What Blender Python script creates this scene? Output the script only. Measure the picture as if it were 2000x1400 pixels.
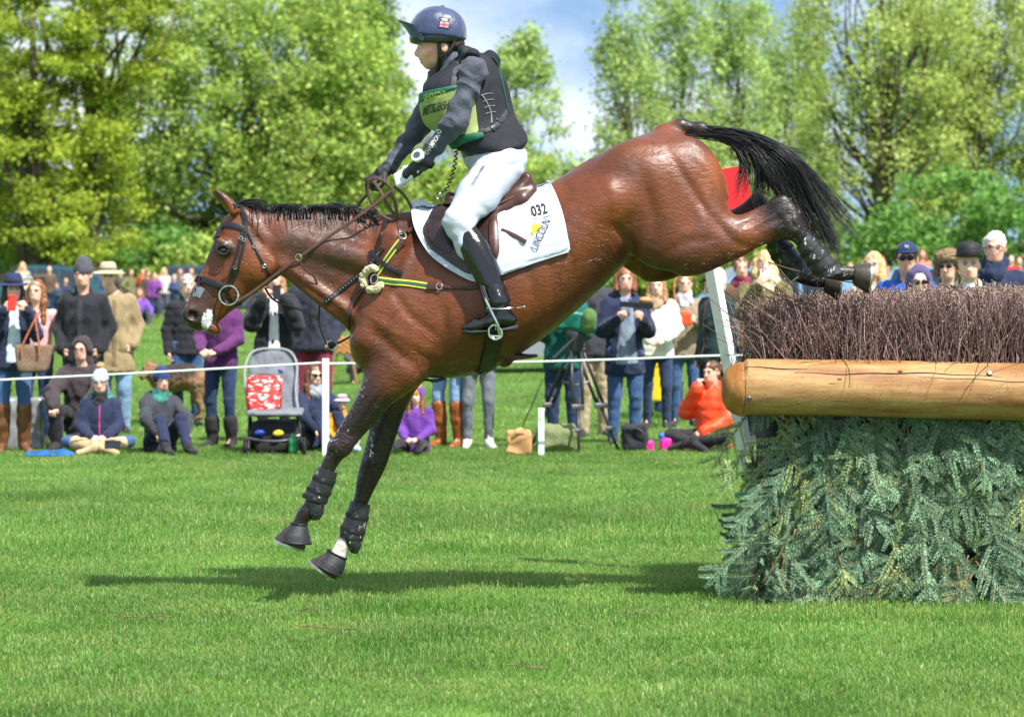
import bpy, bmesh, math, random
import numpy as np
from mathutils import Vector, Matrix
from mathutils.bvhtree import BVHTree

for _o in list(bpy.data.objects): bpy.data.objects.remove(_o)
SC = bpy.context.scene
COL = SC.collection
R = math.radians
# ---------------------------------------------------------------- camera, sky, sun, exposure
FPX, HZ, CAMZ = 5740.0, 552.0, 1.55          # focal length and horizon in photo pixels, eye height
cam = bpy.data.cameras.new('camera'); camo = bpy.data.objects.new('camera', cam); COL.objects.link(camo)
camo.location = (0, 0, CAMZ); camo.rotation_euler = (R(90), 0, 0)
cam.sensor_width = 36; cam.lens = FPX/2000*36; cam.shift_y = -(700-HZ)/2000
cam.clip_end = 3000; cam.dof.use_dof = True; cam.dof.focus_distance = 14.4; cam.dof.aperture_fstop = 4.6
SC.camera = camo
SUN = Vector((0.42, -0.50, 1.0)).normalized()   # towards the sun
el = math.asin(SUN.z); az = math.atan2(SUN.x, SUN.y)
wd = bpy.data.worlds.new('World'); SC.world = wd; wd.use_nodes = True
def _sky():
    nt = wd.node_tree; N = nt.nodes; L = nt.links; bg = N['Background']
    st = N.new('ShaderNodeTexSky'); st.sky_type = 'NISHITA'; st.sun_disc = False
    st.sun_elevation = el; st.sun_rotation = az; st.air_density = 1.0; st.dust_density = .3; st.ozone_density = 2.0
    tc = N.new('ShaderNodeTexCoord'); mp = N.new('ShaderNodeMapping'); mp.inputs['Scale'].default_value = (1, 1, 1.6)
    mp.inputs['Location'].default_value = (.355, .0, .165)
    L.new(tc.outputs['Generated'], mp.inputs['Vector'])
    av = N.new('ShaderNodeVectorMath'); av.operation = 'ADD'; av.inputs[1].default_value = (0, 0, .16); L.new(tc.outputs['Generated'], av.inputs[0]); L.new(av.outputs[0], st.inputs['Vector'])
    nz = N.new('ShaderNodeTexNoise'); nz.inputs['Scale'].default_value = 7.0; nz.inputs['Detail'].default_value = 9
    nz.inputs['Roughness'].default_value = .52
    L.new(mp.outputs['Vector'], nz.inputs['Vector'])
    rp = N.new('ShaderNodeValToRGB'); rp.color_ramp.elements[0].position = .42; rp.color_ramp.elements[1].position = .66
    L.new(nz.outputs['Fac'], rp.inputs['Fac'])
    mx = N.new('ShaderNodeMix'); mx.data_type = 'RGBA'
    L.new(rp.outputs['Color'], mx.inputs['Factor']); L.new(st.outputs['Color'], mx.inputs['A'])
    mx.inputs['B'].default_value = (8.0, 8.3, 8.7, 1)
    L.new(mx.outputs['Result'], bg.inputs['Color']); bg.inputs['Strength'].default_value = 0.105
_sky()
sl = bpy.data.lights.new('sun', 'SUN'); sl.energy = 4.8; sl.angle = R(.55); sl.color = (1, .955, .88)
so = bpy.data.objects.new('sun', sl); COL.objects.link(so); so.rotation_euler = (-SUN).to_track_quat('-Z', 'Y').to_euler()
VS = SC.view_settings; VS.view_transform = 'Standard'; VS.look = 'None'; VS.exposure = 0.78; VS.gamma = 1
SC.render.engine = 'CYCLES'; SC.cycles.use_denoising = True
SC.cycles.max_bounces = 6; SC.cycles.transparent_max_bounces = 6; SC.cycles.caustics_reflective = False; SC.cycles.caustics_refractive = False

def P(px, py, d): return np.array([(px-1000)*d/FPX, d, CAMZ-(py-HZ)*d/FPX])
def terr(y):                                    # the field rises gently towards the trees
    y = np.asarray(y, float); t = np.clip((y-32)/75, 0, None); return 0.42*t*t*(3-2*np.clip(t, 0, 1))*np.where(t > 1, 1/np.maximum(t, 1e-6), 1)
def gz(y): return float(terr(y))

# ---------------------------------------------------------------- objects, tags
def tag(o, label=None, cat=None, group=None, kind=None):
    if label: o['label'] = label
    if cat: o['category'] = cat
    if group: o['group'] = group
    if kind: o['kind'] = kind
    return o
def empty(name, loc=(0, 0, 0), label=None, cat=None, group=None, rz=0):
    o = bpy.data.objects.new(name, None); COL.objects.link(o); o.location = [float(v) for v in loc]; o.rotation_euler = (0, 0, rz)
    o.empty_display_size = .1
    return tag(o, label, cat, group)
def link(name, me, mats=None, parent=None, world=True):
    """mesh object; vertices are in world space when world and the parent is an unrotated Empty"""
    o = bpy.data.objects.new(name, me); COL.objects.link(o)
    if mats is not None and not me.materials:
        for m in (mats if isinstance(mats, (list, tuple)) else [mats]): me.materials.append(m)
    if parent is not None:
        o.parent = parent
        if world:
            pm = getM(parent)
            o.matrix_parent_inverse = pm.inverted()
    return o
def getM(o):
    m = Matrix.Translation(o.location) @ o.rotation_euler.to_matrix().to_4x4()
    if o.parent is not None: m = getM(o.parent) @ o.matrix_parent_inverse @ m
    return m
def npmesh(name, V, F, smooth=True, mi=None):
    """V (n,3); F an (m,3|4) array, a list of such arrays, or a list of tuples"""
    me = bpy.data.meshes.new(name); V = np.asarray(V, np.float32).reshape(-1, 3)
    if isinstance(F, np.ndarray): FS = [F]
    elif len(F) and isinstance(F[0], np.ndarray): FS = list(F)
    else:
        d = {}
        for f in F: d.setdefault(len(f), []).append(f)
        FS = [np.array(v, np.int32) for v in d.values()]
    FS = [f for f in FS if len(f)]
    me.vertices.add(len(V)); me.vertices.foreach_set('co', V.ravel())
    tot = sum(f.size for f in FS); me.loops.add(tot); me.polygons.add(sum(len(f) for f in FS))
    me.loops.foreach_set('vertex_index', np.concatenate([f.ravel() for f in FS]).astype(np.int32))
    ls = np.concatenate([np.full(len(f), f.shape[1], np.int32) for f in FS])
    st = np.concatenate([[0], np.cumsum(ls)[:-1]]).astype(np.int32)
    me.polygons.foreach_set('loop_start', st)
    if mi is not None: me.polygons.foreach_set('material_index', np.asarray(mi, np.int32))
    if smooth: me.polygons.foreach_set('use_smooth', np.ones(len(ls), bool))
    me.update(calc_edges=True); me.validate()
    return me
def vcol(me, C, name='Col'):
    a = me.color_attributes.new(name, 'FLOAT_COLOR', 'POINT'); C = np.asarray(C, np.float32)
    if C.shape[1] == 3: C = np.concatenate([C, np.ones((len(C), 1), np.float32)], 1)
    a.data.foreach_set('color', C.ravel())

class MB:
    """collects geometry for one mesh"""
    def __init__(s): s.V = []; s.F = []; s.n = 0; s.C = []; s.MI = []
    def add(s, V, F, col=None, mi=0):
        V = np.asarray(V, float).reshape(-1, 3)
        for f in F: s.F.append(tuple(int(i)+s.n for i in f)); s.MI.append(mi)
        s.V.append(V); s.n += len(V)
        if col is not None: s.C.append(np.tile(np.asarray(col, float)[:3], (len(V), 1)) if np.ndim(col) == 1 else np.asarray(col)[:, :3])
        return s
    def box(s, c, half, rot=None, col=None, mi=0, bev=0.0):
        h = np.asarray(half, float); b = min(bev, h.min()*.9)
        V = []; 
        if b <= 0:
            V = [[x*h[0], y*h[1], z*h[2]] for x in (-1, 1) for y in (-1, 1) for z in (-1, 1)]
            F = [(0, 1, 3, 2), (4, 6, 7, 5), (0, 4, 5, 1), (2, 3, 7, 6), (0, 2, 6, 4), (1, 5, 7, 3)]
        else:
            F = []; idx = {}
            for x in (-1, 1):
                for y in (-1, 1):
                    for z in (-1, 1):
                        for ax in range(3):
                            v = [x*(h[0]-b), y*(h[1]-b), z*(h[2]-b)]; v[ax] = (x, y, z)[ax]*h[ax]; idx[(x, y, z, ax)] = len(V); V.append(v)
            I = lambda x, y, z, a: idx[(x, y, z, a)]
            for sg in (-1, 1):
                F.append((I(sg, -1, -1, 0), I(sg, 1, -1, 0), I(sg, 1, 1, 0), I(sg, -1, 1, 0)))
                F.append((I(-1, sg, -1, 1), I(1, sg, -1, 1), I(1, sg, 1, 1), I(-1, sg, 1, 1)))
                F.append((I(-1, -1, sg, 2), I(1, -1, sg, 2), I(1, 1, sg, 2), I(-1, 1, sg, 2)))
            for a in (-1, 1):
                for c2 in (-1, 1):
                    F.append((I(a, c2, -1, 0), I(a, c2, 1, 0), I(a, c2, 1, 1), I(a, c2, -1, 1)))
                    F.append((I(a, -1, c2, 0), I(a, 1, c2, 0), I(a, 1, c2, 2), I(a, -1, c2, 2)))
                    F.append((I(-1, a, c2, 1), I(1, a, c2, 1), I(1, a, c2, 2), I(-1, a, c2, 2)))
                    for d in (-1, 1): F.append((I(a, c2, d, 0), I(a, c2, d, 1), I(a, c2, d, 2)))
        V = np.array(V)
        if rot is not None: V = V @ np.array(rot).T
        return s.add(V+np.asarray(c, float), F, col, mi)
    def tube(s, pts, r, n=8, cap=True, col=None, mi=0, flat=None):
        """pts (m,3); r scalar or per point; flat=(vector, ratio) squashes the section along vector"""
        p = np.asarray(pts, float); m = len(p); r = np.broadcast_to(np.asarray(r, float), (m,))
        t = np.gradient(p, axis=0); t /= np.linalg.norm(t, axis=1, keepdims=True)+1e-12
        u = np.cross(t[0], [0, 0, 1.0]); 
        if np.linalg.norm(u) < .1: u = np.cross(t[0], [1.0, 0, 0])
        u /= np.linalg.norm(u); V = []
        ang = np.arange(n)*2*math.pi/n
        for i in range(m):
            u = u-t[i]*np.dot(u, t[i]); u /= np.linalg.norm(u)+1e-12; w = np.cross(t[i], u)
            ring = (np.cos(ang)[:, None]*u+np.sin(ang)[:, None]*w)*r[i]
            if flat is not None:
                f = np.asarray(flat[0], float); f = f/np.linalg.norm(f); ring = ring-np.outer(ring @ f, f)*(1-flat[1])
            V.append(p[i]+ring)
        V = np.concatenate(V); F = []
        for i in range(m-1):
            for j in range(n):
                k = (j+1) % n; F.append((i*n+j, i*n+k, (i+1)*n+k, (i+1)*n+j))
        if cap: F.append(tuple(range(n-1, -1, -1))); F.append(tuple((m-1)*n+j for j in range(n)))
        return s.add(V, F, col, mi)
    def ribbon(s, pts, nrm, w, th, col=None, mi=0):
        """strap with a rectangular section: pts, normals, widths; lies on pts, rises th along the normal"""
        p = np.asarray(pts, float); q = np.asarray(nrm, float); m = len(p); w = np.broadcast_to(np.asarray(w, float), (m,))
        t = np.gradient(p, axis=0); t /= np.linalg.norm(t, axis=1, keepdims=True)+1e-12
        q = q-t*np.sum(q*t, 1, keepdims=True); q /= np.linalg.norm(q, axis=1, keepdims=True)+1e-12
        b = np.cross(t, q); hw = (w/2)[:, None]; V = np.stack([p-b*hw, p-b*hw*.96+q*th*.8, p-b*hw*.7+q*th, p+b*hw*.7+q*th, p+b*hw*.96+q*th*.8, p+b*hw], 1).reshape(-1, 3); F = []
        for i in range(m-1):
            for j in range(6):
                k = (j+1) % 6; F.append((i*6+j, (i+1)*6+j, (i+1)*6+k, i*6+k))
        F.append(tuple(range(6))); F.append(tuple((m-1)*6+j for j in range(5, -1, -1)))
        return s.add(V, F, col, mi)
    def lathe(s, prof, c=(0, 0, 0), n=24, axis=None, col=None, mi=0, sx=1, sy=1):
        """prof list of (r,z); spun round z, then turned so z points along axis"""
        ang = np.arange(n)*2*math.pi/n; V = []
        for r, z in prof: V.append(np.stack([r*np.cos(ang)*sx, r*np.sin(ang)*sy, np.full(n, z)], 1))
        V = np.concatenate(V); F = []
        for i in range(len(prof)-1):
            for j in range(n):
                k = (j+1) % n; F.append((i*n+j, i*n+k, (i+1)*n+k, (i+1)*n+j))
        if prof[0][0] > 1e-4: F.append(tuple(range(n-1, -1, -1)))
        if prof[-1][0] > 1e-4: F.append(tuple((len(prof)-1)*n+j for j in range(n)))
        if axis is not None:
            V = V @ np.array(Vector(axis).to_track_quat('Z', 'Y').to_matrix()).T
        return s.add(V+np.asarray(c, float), F, col, mi)
    def torus(s, c, R0, r, axis=(0, 1, 0), n=24, m=8, col=None, mi=0, arc=(0, 2*math.pi), sx=1):
        a = np.linspace(arc[0], arc[1], n+1); q = np.array(Vector(axis).to_track_quat('Z', 'Y').to_matrix())
        pts = np.stack([np.cos(a)*R0*sx, np.sin(a)*R0, 0*a], 1) @ q.T+np.asarray(c, float)
        return s.tube(pts, r, m, cap=abs(arc[1]-arc[0]) < 6.2, col=col, mi=mi)
    def ball(s, c, r, n=10, m=7, col=None, mi=0, rot=None):
        r = np.broadcast_to(np.asarray(r, float), (3,)); V = [[0, 0, -1]]; F = []
        for i in range(1, m):
            ph = -math.pi/2+math.pi*i/m
            for j in range(n): V.append([math.cos(ph)*math.cos(2*math.pi*j/n), math.cos(ph)*math.sin(2*math.pi*j/n), math.sin(ph)])
        V.append([0, 0, 1]); V = np.array(V)*r
        for j in range(n): F.append((0, 1+(j+1) % n, 1+j)); F.append((len(V)-1, 1+(m-2)*n+j, 1+(m-2)*n+(j+1) % n))
        for i in range(m-2):
            for j in range(n):
                k = (j+1) % n; F.append((1+i*n+j, 1+i*n+k, 1+(i+1)*n+k, 1+(i+1)*n+j))
        if rot is not None: V = V @ np.array(rot).T
        return s.add(V+np.asarray(c, float), F, col, mi)
    def mesh(s, name, smooth=True):
        order = {}
        for f, m in zip(s.F, s.MI): order.setdefault(len(f), ([], []))[0].append(f); order[len(f)][1].append(m)
        me = npmesh(name, np.concatenate(s.V), [np.array(v[0], np.int32) for v in order.values()], smooth, sum([v[1] for v in order.values()], []))
        if s.C and sum(len(c) for c in s.C) == s.n: vcol(me, np.concatenate(s.C))
        return me
    def build(s, name, mat, parent=None, smooth=True, world=True, sharp=35):
        me = s.mesh(name, smooth)
        if smooth and sharp: me.set_sharp_from_angle(angle=R(sharp))
        return link(name, me, mat, parent, world)

# ---------------------------------------------------------------- implicit surfaces
def smin(a, b, k):
    if k <= 0: return np.minimum(a, b)
    h = np.maximum(k-np.abs(a-b), 0)/k
    return np.minimum(a, b)-h*h*(k*.25)
class SDF:
    def __init__(s): s.p = []
    def cone(s, a, b, ra, rb, k=.03, op='u'):
        a = np.asarray(a, float); b = np.asarray(b, float); ba = b-a; L2 = float(ba @ ba)+1e-12
        def f(X, Y, Z):
            x = X-a[0]; y = Y-a[1]; z = Z-a[2]
            t = np.clip((x*ba[0]+y*ba[1]+z*ba[2])/L2, 0, 1)
            return np.sqrt((x-t*ba[0])**2+(y-t*ba[1])**2+(z-t*ba[2])**2)-(ra+(rb-ra)*t)
        r = max(ra, rb); s.p.append((f, np.minimum(a, b)-r, np.maximum(a, b)+r, k, op)); return s
    def chain(s, pts, rs, k=.02):
        for i in range(len(pts)-1): s.cone(pts[i], pts[i+1], rs[i], rs[i+1], k)
        return s
    def ell(s, c, r, rot=None, k=.03, op='u'):
        c = np.asarray(c, float); r = np.broadcast_to(np.asarray(r, float), (3,)); M = np.eye(3) if rot is None else np.array(rot, float); m = float(r.min())
        def f(X, Y, Z):
            x = X-c[0]; y = Y-c[1]; z = Z-c[2]; q = 0; g = 0
            for i in range(3):
                l = x*M[0, i]+y*M[1, i]+z*M[2, i]; q = q+(l/r[i])**2; g = g+(l/r[i]**2)**2
            q = np.sqrt(q); return q*(q-1)/(np.sqrt(g)+1e-9)
        e = np.sqrt(((M*r)**2).sum(1)); s.p.append((f, c-e, c+e, k, op)); return s
    def box(s, c, h, rot=None, rad=.01, k=.02, op='u'):
        c = np.asarray(c, float); h = np.asarray(h, float)-rad; M = np.eye(3) if rot is None else np.array(rot, float)
        def f(X, Y, Z):
            x = X-c[0]; y = Y-c[1]; z = Z-c[2]; o = 0; mx = None
            for i in range(3):
                d = np.abs(x*M[0, i]+y*M[1, i]+z*M[2, i])-h[i]; o = o+np.maximum(d, 0)**2; mx = d if mx is None else np.maximum(mx, d)
            return np.sqrt(o)+np.minimum(mx, 0)-rad
        e = (np.abs(M)*(h+rad)).sum(1); s.p.append((f, c-e, c+e, k, op)); return s
    def half(s, pt, n, k=.0):
        """keep the side the normal points away from"""
        pt = np.asarray(pt, float); n = np.asarray(n, float); n = n/np.linalg.norm(n)
        s.p.append((lambda X, Y, Z: (X-pt[0])*n[0]+(Y-pt[1])*n[1]+(Z-pt[2])*n[2], None, None, k, 'i')); return s
    def loft(s, st, k=.03, kin=.0, sub=3, op='u', cap=.35, kblend=0):
        """st: list of (centre, u vector = half height, v vector = half width, egg); sections are ellipses u,v"""
        st = [(np.asarray(c, float), np.asarray(u, float), np.asarray(v, float), e) for c, u, v, e in st]
        n = len(st); S = []
        def cr(a, b, c, d, t): return .5*((2*b)+(-a+c)*t+(2*a-5*b+4*c-d)*t*t+(-a+3*b-3*c+d)*t**3)
        for i in range(n-1):
            q = [st[max(i-1, 0)], st[i], st[i+1], st[min(i+2, n-1)]]
            for j in range(sub):
                t = j/sub; S.append([cr(*[x[m] for x in q], t) for m in range(4)])
        S.append(list(st[-1]))
        for i in range(len(S)-1):
            c0, u0, v0, e0 = S[i]; c1, u1, v1, e1 = S[i+1]
            ba = c1-c0; A0, B0, A1, B1 = [np.linalg.norm(w) for w in (u0, v0, u1, v1)]
            n0 = np.cross(u0, v0); n1 = np.cross(u1, v1); n0 = n0/np.linalg.norm(n0)*(1 if n0 @ ba > 0 else -1); n1 = n1/np.linalg.norm(n1)*(1 if n1 @ ba > 0 else -1)
            def f(X, Y, Z, c0=c0, c1=c1, n0=n0, n1=n1, ba=ba, U0=u0/A0, U1=u1/A1, W0=v0/B0, W1=v1/B1, A0=A0, A1=A1, B0=B0, B1=B1, e0=e0, e1=e1, k0=cap, k1=cap, in0=i > 0, in1=i < len(S)-2):
                f0 = (X-c0[0])*n0[0]+(Y-c0[1])*n0[1]+(Z-c0[2])*n0[2]; f1 = (X-c1[0])*n1[0]+(Y-c1[1])*n1[1]+(Z-c1[2])*n1[2]
                den = f0-f1; bad = den < 1e-4
                if in0: bad = bad | (f0 < -1e-6)
                if in1: bad = bad | (f1 > 1e-6)
                t = np.clip(f0/np.where(bad, 1, den), 0, 1); t1 = 1-t
                x = X-c0[0]-t*ba[0]; y = Y-c0[1]-t*ba[1]; z = Z-c0[2]-t*ba[2]
                du = (x*U0[0]+y*U0[1]+z*U0[2])*t1+(x*U1[0]+y*U1[1]+z*U1[2])*t
                dv = (x*W0[0]+y*W0[1]+z*W0[2])*t1+(x*W1[0]+y*W1[1]+z*W1[2])*t
                a = A0*t1+A1*t; b = B0*t1+B1*t; m = np.minimum(a, b); ck = np.where(f0 < 0, k0, k1)*m
                dw = np.where(f0 < 0, f0, np.where(f1 > 0, f1, 0))
                du = du/a; b = b*(1-(e0*t1+e1*t)*np.clip(du, -1, 1)); dv = dv/b; dw = dw/ck
                q = np.sqrt(du*du+dv*dv+dw*dw); g = np.sqrt((du/a)**2+(dv/b)**2+(dw/ck)**2)+1e-9
                return np.where(bad, .3, np.where(q < .3, (q-1)*m, q*(q-1)/g))
            r = max(A0, A1, B0, B1)*1.15; s.p.append((f, np.minimum(c0, c1)-r, np.maximum(c0, c1)+r, k if i < sub*kblend or i == 0 else max(kin, .004), op))
        return s
    def grid(s, vox, pad=None, axes=None):
        lo = np.min([p[1] for p in s.p if p[1] is not None and p[4] == 'u'], 0); hi = np.max([p[2] for p in s.p if p[2] is not None and p[4] == 'u'], 0)
        pad = pad or 2*vox+.012
        if axes is None: axes = [np.arange(lo[i]-pad, hi[i]+pad+vox, vox) for i in range(3)]
        return [a.astype(np.float32) for a in axes]
    def field(s, axes):
        xs, ys, zs = axes; D = np.full((len(xs), len(ys), len(zs)), .2, np.float32)
        for f, lo, hi, k, op in s.p:
            if lo is None: sl = (slice(None),)*3
            else:
                m = k+.035; sl = tuple(slice(max(int(np.searchsorted(a, lo[i]-m)), 0), int(np.searchsorted(a, hi[i]+m))) for i, a in enumerate(axes))
                if any(q.stop-q.start < 1 for q in sl): continue
            d = f(xs[sl[0]][:, None, None], ys[sl[1]][None, :, None], zs[sl[2]][None, None, :]).astype(np.float32)
            B = D[sl]
            if op == 'u': D[sl] = smin(B, d, k)
            elif op == 's': D[sl] = -smin(-B, d, k)
            else: D[sl] = -smin(-B, -d, k) if k > 0 else np.maximum(B, d)
        return D
    def mesh(s, vox, smooth=2, axes=None, disp=None):
        axes = s.grid(vox, axes=axes); D = s.field(axes); V, F = nets(axes, D)
        if smooth: V = lap(V, F, smooth)
        if disp is not None:
            N = vnorm(V, F); V = V+N*disp(V)[:, None]
        return V, F
def nets(axes, D):
    S = D < 0; nx, ny, nz = D.shape; c = np.zeros((nx-1, ny-1, nz-1), np.uint8); cs = [(i, j, k) for i in (0, 1) for j in (0, 1) for k in (0, 1)]
    for i, j, k in cs: c += S[i:nx-1+i, j:ny-1+j, k:nz-1+k]
    act = (c > 0) & (c < 8); idx = np.argwhere(act); vid = np.full(act.shape, -1, np.int32); vid[act] = np.arange(len(idx))
    acc = np.zeros((len(idx), 3)); cnt = np.zeros(len(idx)); cv = {}
    for o in cs: cv[o] = D[idx[:, 0]+o[0], idx[:, 1]+o[1], idx[:, 2]+o[2]]
    for o in cs:
        for a in range(3):
            if o[a]: continue
            q = list(o); q[a] = 1; d0 = cv[o]; d1 = cv[tuple(q)]; m = (d0 < 0) != (d1 < 0)
            t = d0[m]/(d0[m]-d1[m]); ii = idx[m]; pos = np.empty((m.sum(), 3))
            for b in range(3):
                x0 = axes[b][ii[:, b]+o[b]]; pos[:, b] = x0 if b != a else x0+(axes[b][ii[:, b]+1]-x0)*t
            acc[m] += pos; cnt[m] += 1
    V = acc/cnt[:, None]; F = []
    for a in range(3):
        b, e = (a+1) % 3, (a+2) % 3; Sm = np.moveaxis(S, (a, b, e), (0, 1, 2)); vm = np.moveaxis(vid, (a, b, e), (0, 1, 2))
        x = Sm[:-1, 1:-1, 1:-1] != Sm[1:, 1:-1, 1:-1]; i, j, k = np.nonzero(x); j = j+1; k = k+1
        q = np.stack([vm[i, j-1, k-1], vm[i, j, k-1], vm[i, j, k], vm[i, j-1, k]], 1); fl = ~Sm[i, j, k]
        q[fl] = q[fl][:, ::-1]; F.append(q)
    F = np.concatenate(F); return V, F[(F >= 0).all(1)]
def lap(V, F, it, lam=.5):
    a = F.ravel(); b = np.roll(F, -1, 1).ravel(); n = len(V); i = np.concatenate([a, b]); j = np.concatenate([b, a]); c = np.bincount(i, minlength=n)+1e-9
    for t in range(it):
        for l in (lam, -lam*1.03):
            M = np.stack([np.bincount(i, V[j, q], n) for q in range(3)], 1)/c[:, None]; V = V+(M-V)*l
    return V
def vnorm(V, F):
    n = np.cross(V[F[:, 2]]-V[F[:, 0]], V[F[:, -1]]-V[F[:, 1]]); N = np.zeros_like(V)
    for q in range(F.shape[1]):
        for c in range(3): N[:, c] += np.bincount(F[:, q], n[:, c], len(V))
    return N/(np.linalg.norm(N, axis=1, keepdims=True)+1e-12)
def snoise(V, f, seed=0, n=10, an=(1, 1, 1)):
    r = np.random.RandomState(seed); K = r.normal(size=(n, 3))*f*np.asarray(an); ph = r.rand(n)*6.283; a = 0
    for i in range(n): a = a+np.sin(V @ K[i]+ph[i]+1.3*np.sin(V @ np.roll(K[i], 1)*.6+ph[i]*2))
    return a/math.sqrt(n)
def crpath(pts, step):
    """Catmull-Rom resample; pts (n,k)"""
    p = np.asarray(pts, float); n = len(p); out = []
    for i in range(n-1):
        a, b, c, d = p[max(i-1, 0)], p[i], p[i+1], p[min(i+2, n-1)]; m = max(1, int(round(np.linalg.norm((c-b)[:3])/step)))
        for j in range(m):
            t = j/m; out.append(.5*((2*b)+(-a+c)*t+(2*a-5*b+4*c-d)*t*t+(-a+3*b-3*c+d)*t**3))
    out.append(p[-1]); return np.array(out)
def rotm(ax, deg): return np.array(Matrix.Rotation(R(deg), 3, ax))

# ---------------------------------------------------------------- materials
def srgb(r, g, b): return tuple(((v/255/12.92) if v/255 <= .04045 else ((v/255+.055)/1.055)**2.4) for v in (r, g, b))
_MC = {}
def M(name, c=(.5, .5, .5), rough=.6, var=.18, scale=30, bump=0, bscale=120, metal=0, spec=.5, sheen=0, coat=0, attr=None, stretch=(1, 1, 1), trans=0, bdist=.004, bdet=6):
    if name in _MC: return _MC[name]
    m = bpy.data.materials.new(name); _MC[name] = m; m.use_nodes = True; nt = m.node_tree; N = nt.nodes; L = nt.links; b = N['Principled BSDF']
    tc = N.new('ShaderNodeTexCoord'); mp = N.new('ShaderNodeMapping'); mp.inputs['Scale'].default_value = stretch; L.new(tc.outputs['Object'], mp.inputs['Vector'])
    nz = N.new('ShaderNodeTexNoise'); nz.inputs['Scale'].default_value = scale; nz.inputs['Detail'].default_value = 5; L.new(mp.outputs[0], nz.inputs['Vector'])
    mr = N.new('ShaderNodeMapRange'); mr.inputs['From Min'].default_value = .3; mr.inputs['From Max'].default_value = .7; mr.inputs['To Min'].default_value = 1-var; mr.inputs['To Max'].default_value = 1+var; L.new(nz.outputs['Fac'], mr.inputs['Value'])
    vm = N.new('ShaderNodeVectorMath'); vm.operation = 'SCALE'; L.new(mr.outputs[0], vm.inputs['Scale'])
    if attr:
        at = N.new('ShaderNodeAttribute'); at.attribute_name = attr; L.new(at.outputs['Color'], vm.inputs[0])
    else: vm.inputs[0].default_value = c[:3]
    L.new(vm.outputs[0], b.inputs['Base Color'])
    b.inputs['Roughness'].default_value = rough; b.inputs['Metallic'].default_value = metal; b.inputs['Specular IOR Level'].default_value = spec
    b.inputs['Sheen Weight'].default_value = sheen; b.inputs['Coat Weight'].default_value = coat; b.inputs['Coat Roughness'].default_value = .15
    if bump:
        n2 = N.new('ShaderNodeTexNoise'); n2.inputs['Scale'].default_value = bscale; n2.inputs['Detail'].default_value = bdet; n2.inputs['Roughness'].default_value = .6; L.new(mp.outputs[0], n2.inputs['Vector'])
        bp = N.new('ShaderNodeBump'); bp.inputs['Strength'].default_value = bump; bp.inputs['Distance'].default_value = bdist; L.new(n2.outputs['Fac'], bp.inputs['Height']); L.new(bp.outputs[0], b.inputs['Normal'])
    if trans:
        tr = N.new('ShaderNodeBsdfTranslucent'); L.new(vm.outputs[0], tr.inputs['Color']); mx = N.new('ShaderNodeMixShader'); mx.inputs[0].default_value = trans
        L.new(b.outputs[0], mx.inputs[1]); L.new(tr.outputs[0], mx.inputs[2]); L.new(mx.outputs[0], N['Material Output'].inputs['Surface'])
    return m
def fabric(name, rgb, rough=.85, var=.2, bump=.35, bscale=60): return M(name, srgb(*rgb), rough, var, 7, .6, 15, spec=.25, sheen=.12, bdist=.03, bdet=2.5, stretch=(1.3, 1.3, .6))

# ---------------------------------------------------------------- lettering
def text_verts(s, bold=0.0):
    cu = bpy.data.curves.new('t', 'FONT'); cu.body = s; cu.size = 1; cu.align_x = 'LEFT'; cu.offset = bold; cu.resolution_u = 3
    o = bpy.data.objects.new('t', cu); COL.objects.link(o); dg = bpy.context.evaluated_depsgraph_get(); dg.update()
    me = bpy.data.meshes.new_from_object(o.evaluated_get(dg)); bm = bmesh.new(); bm.from_mesh(me)
    bmesh.ops.triangulate(bm, faces=bm.faces); bmesh.ops.subdivide_edges(bm, edges=[e for e in bm.edges if e.calc_length() > .3], cuts=2, use_grid_fill=False)
    bmesh.ops.triangulate(bm, faces=bm.faces)
    V = np.array([v.co[:] for v in bm.verts]).reshape(-1, 3); F = [tuple(v.index for v in f.verts) for f in bm.faces]; bm.free()
    COL.objects.unlink(o); bpy.data.objects.remove(o); bpy.data.curves.remove(cu); bpy.data.meshes.remove(me)
    V[:, 0] -= V[:, 0].min(); V[:, 1] -= V[:, 1].min(); V[:, 0] /= V[:, 0].max(); V[:, 1] /= V[:, 1].max()
    return V, F
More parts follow.
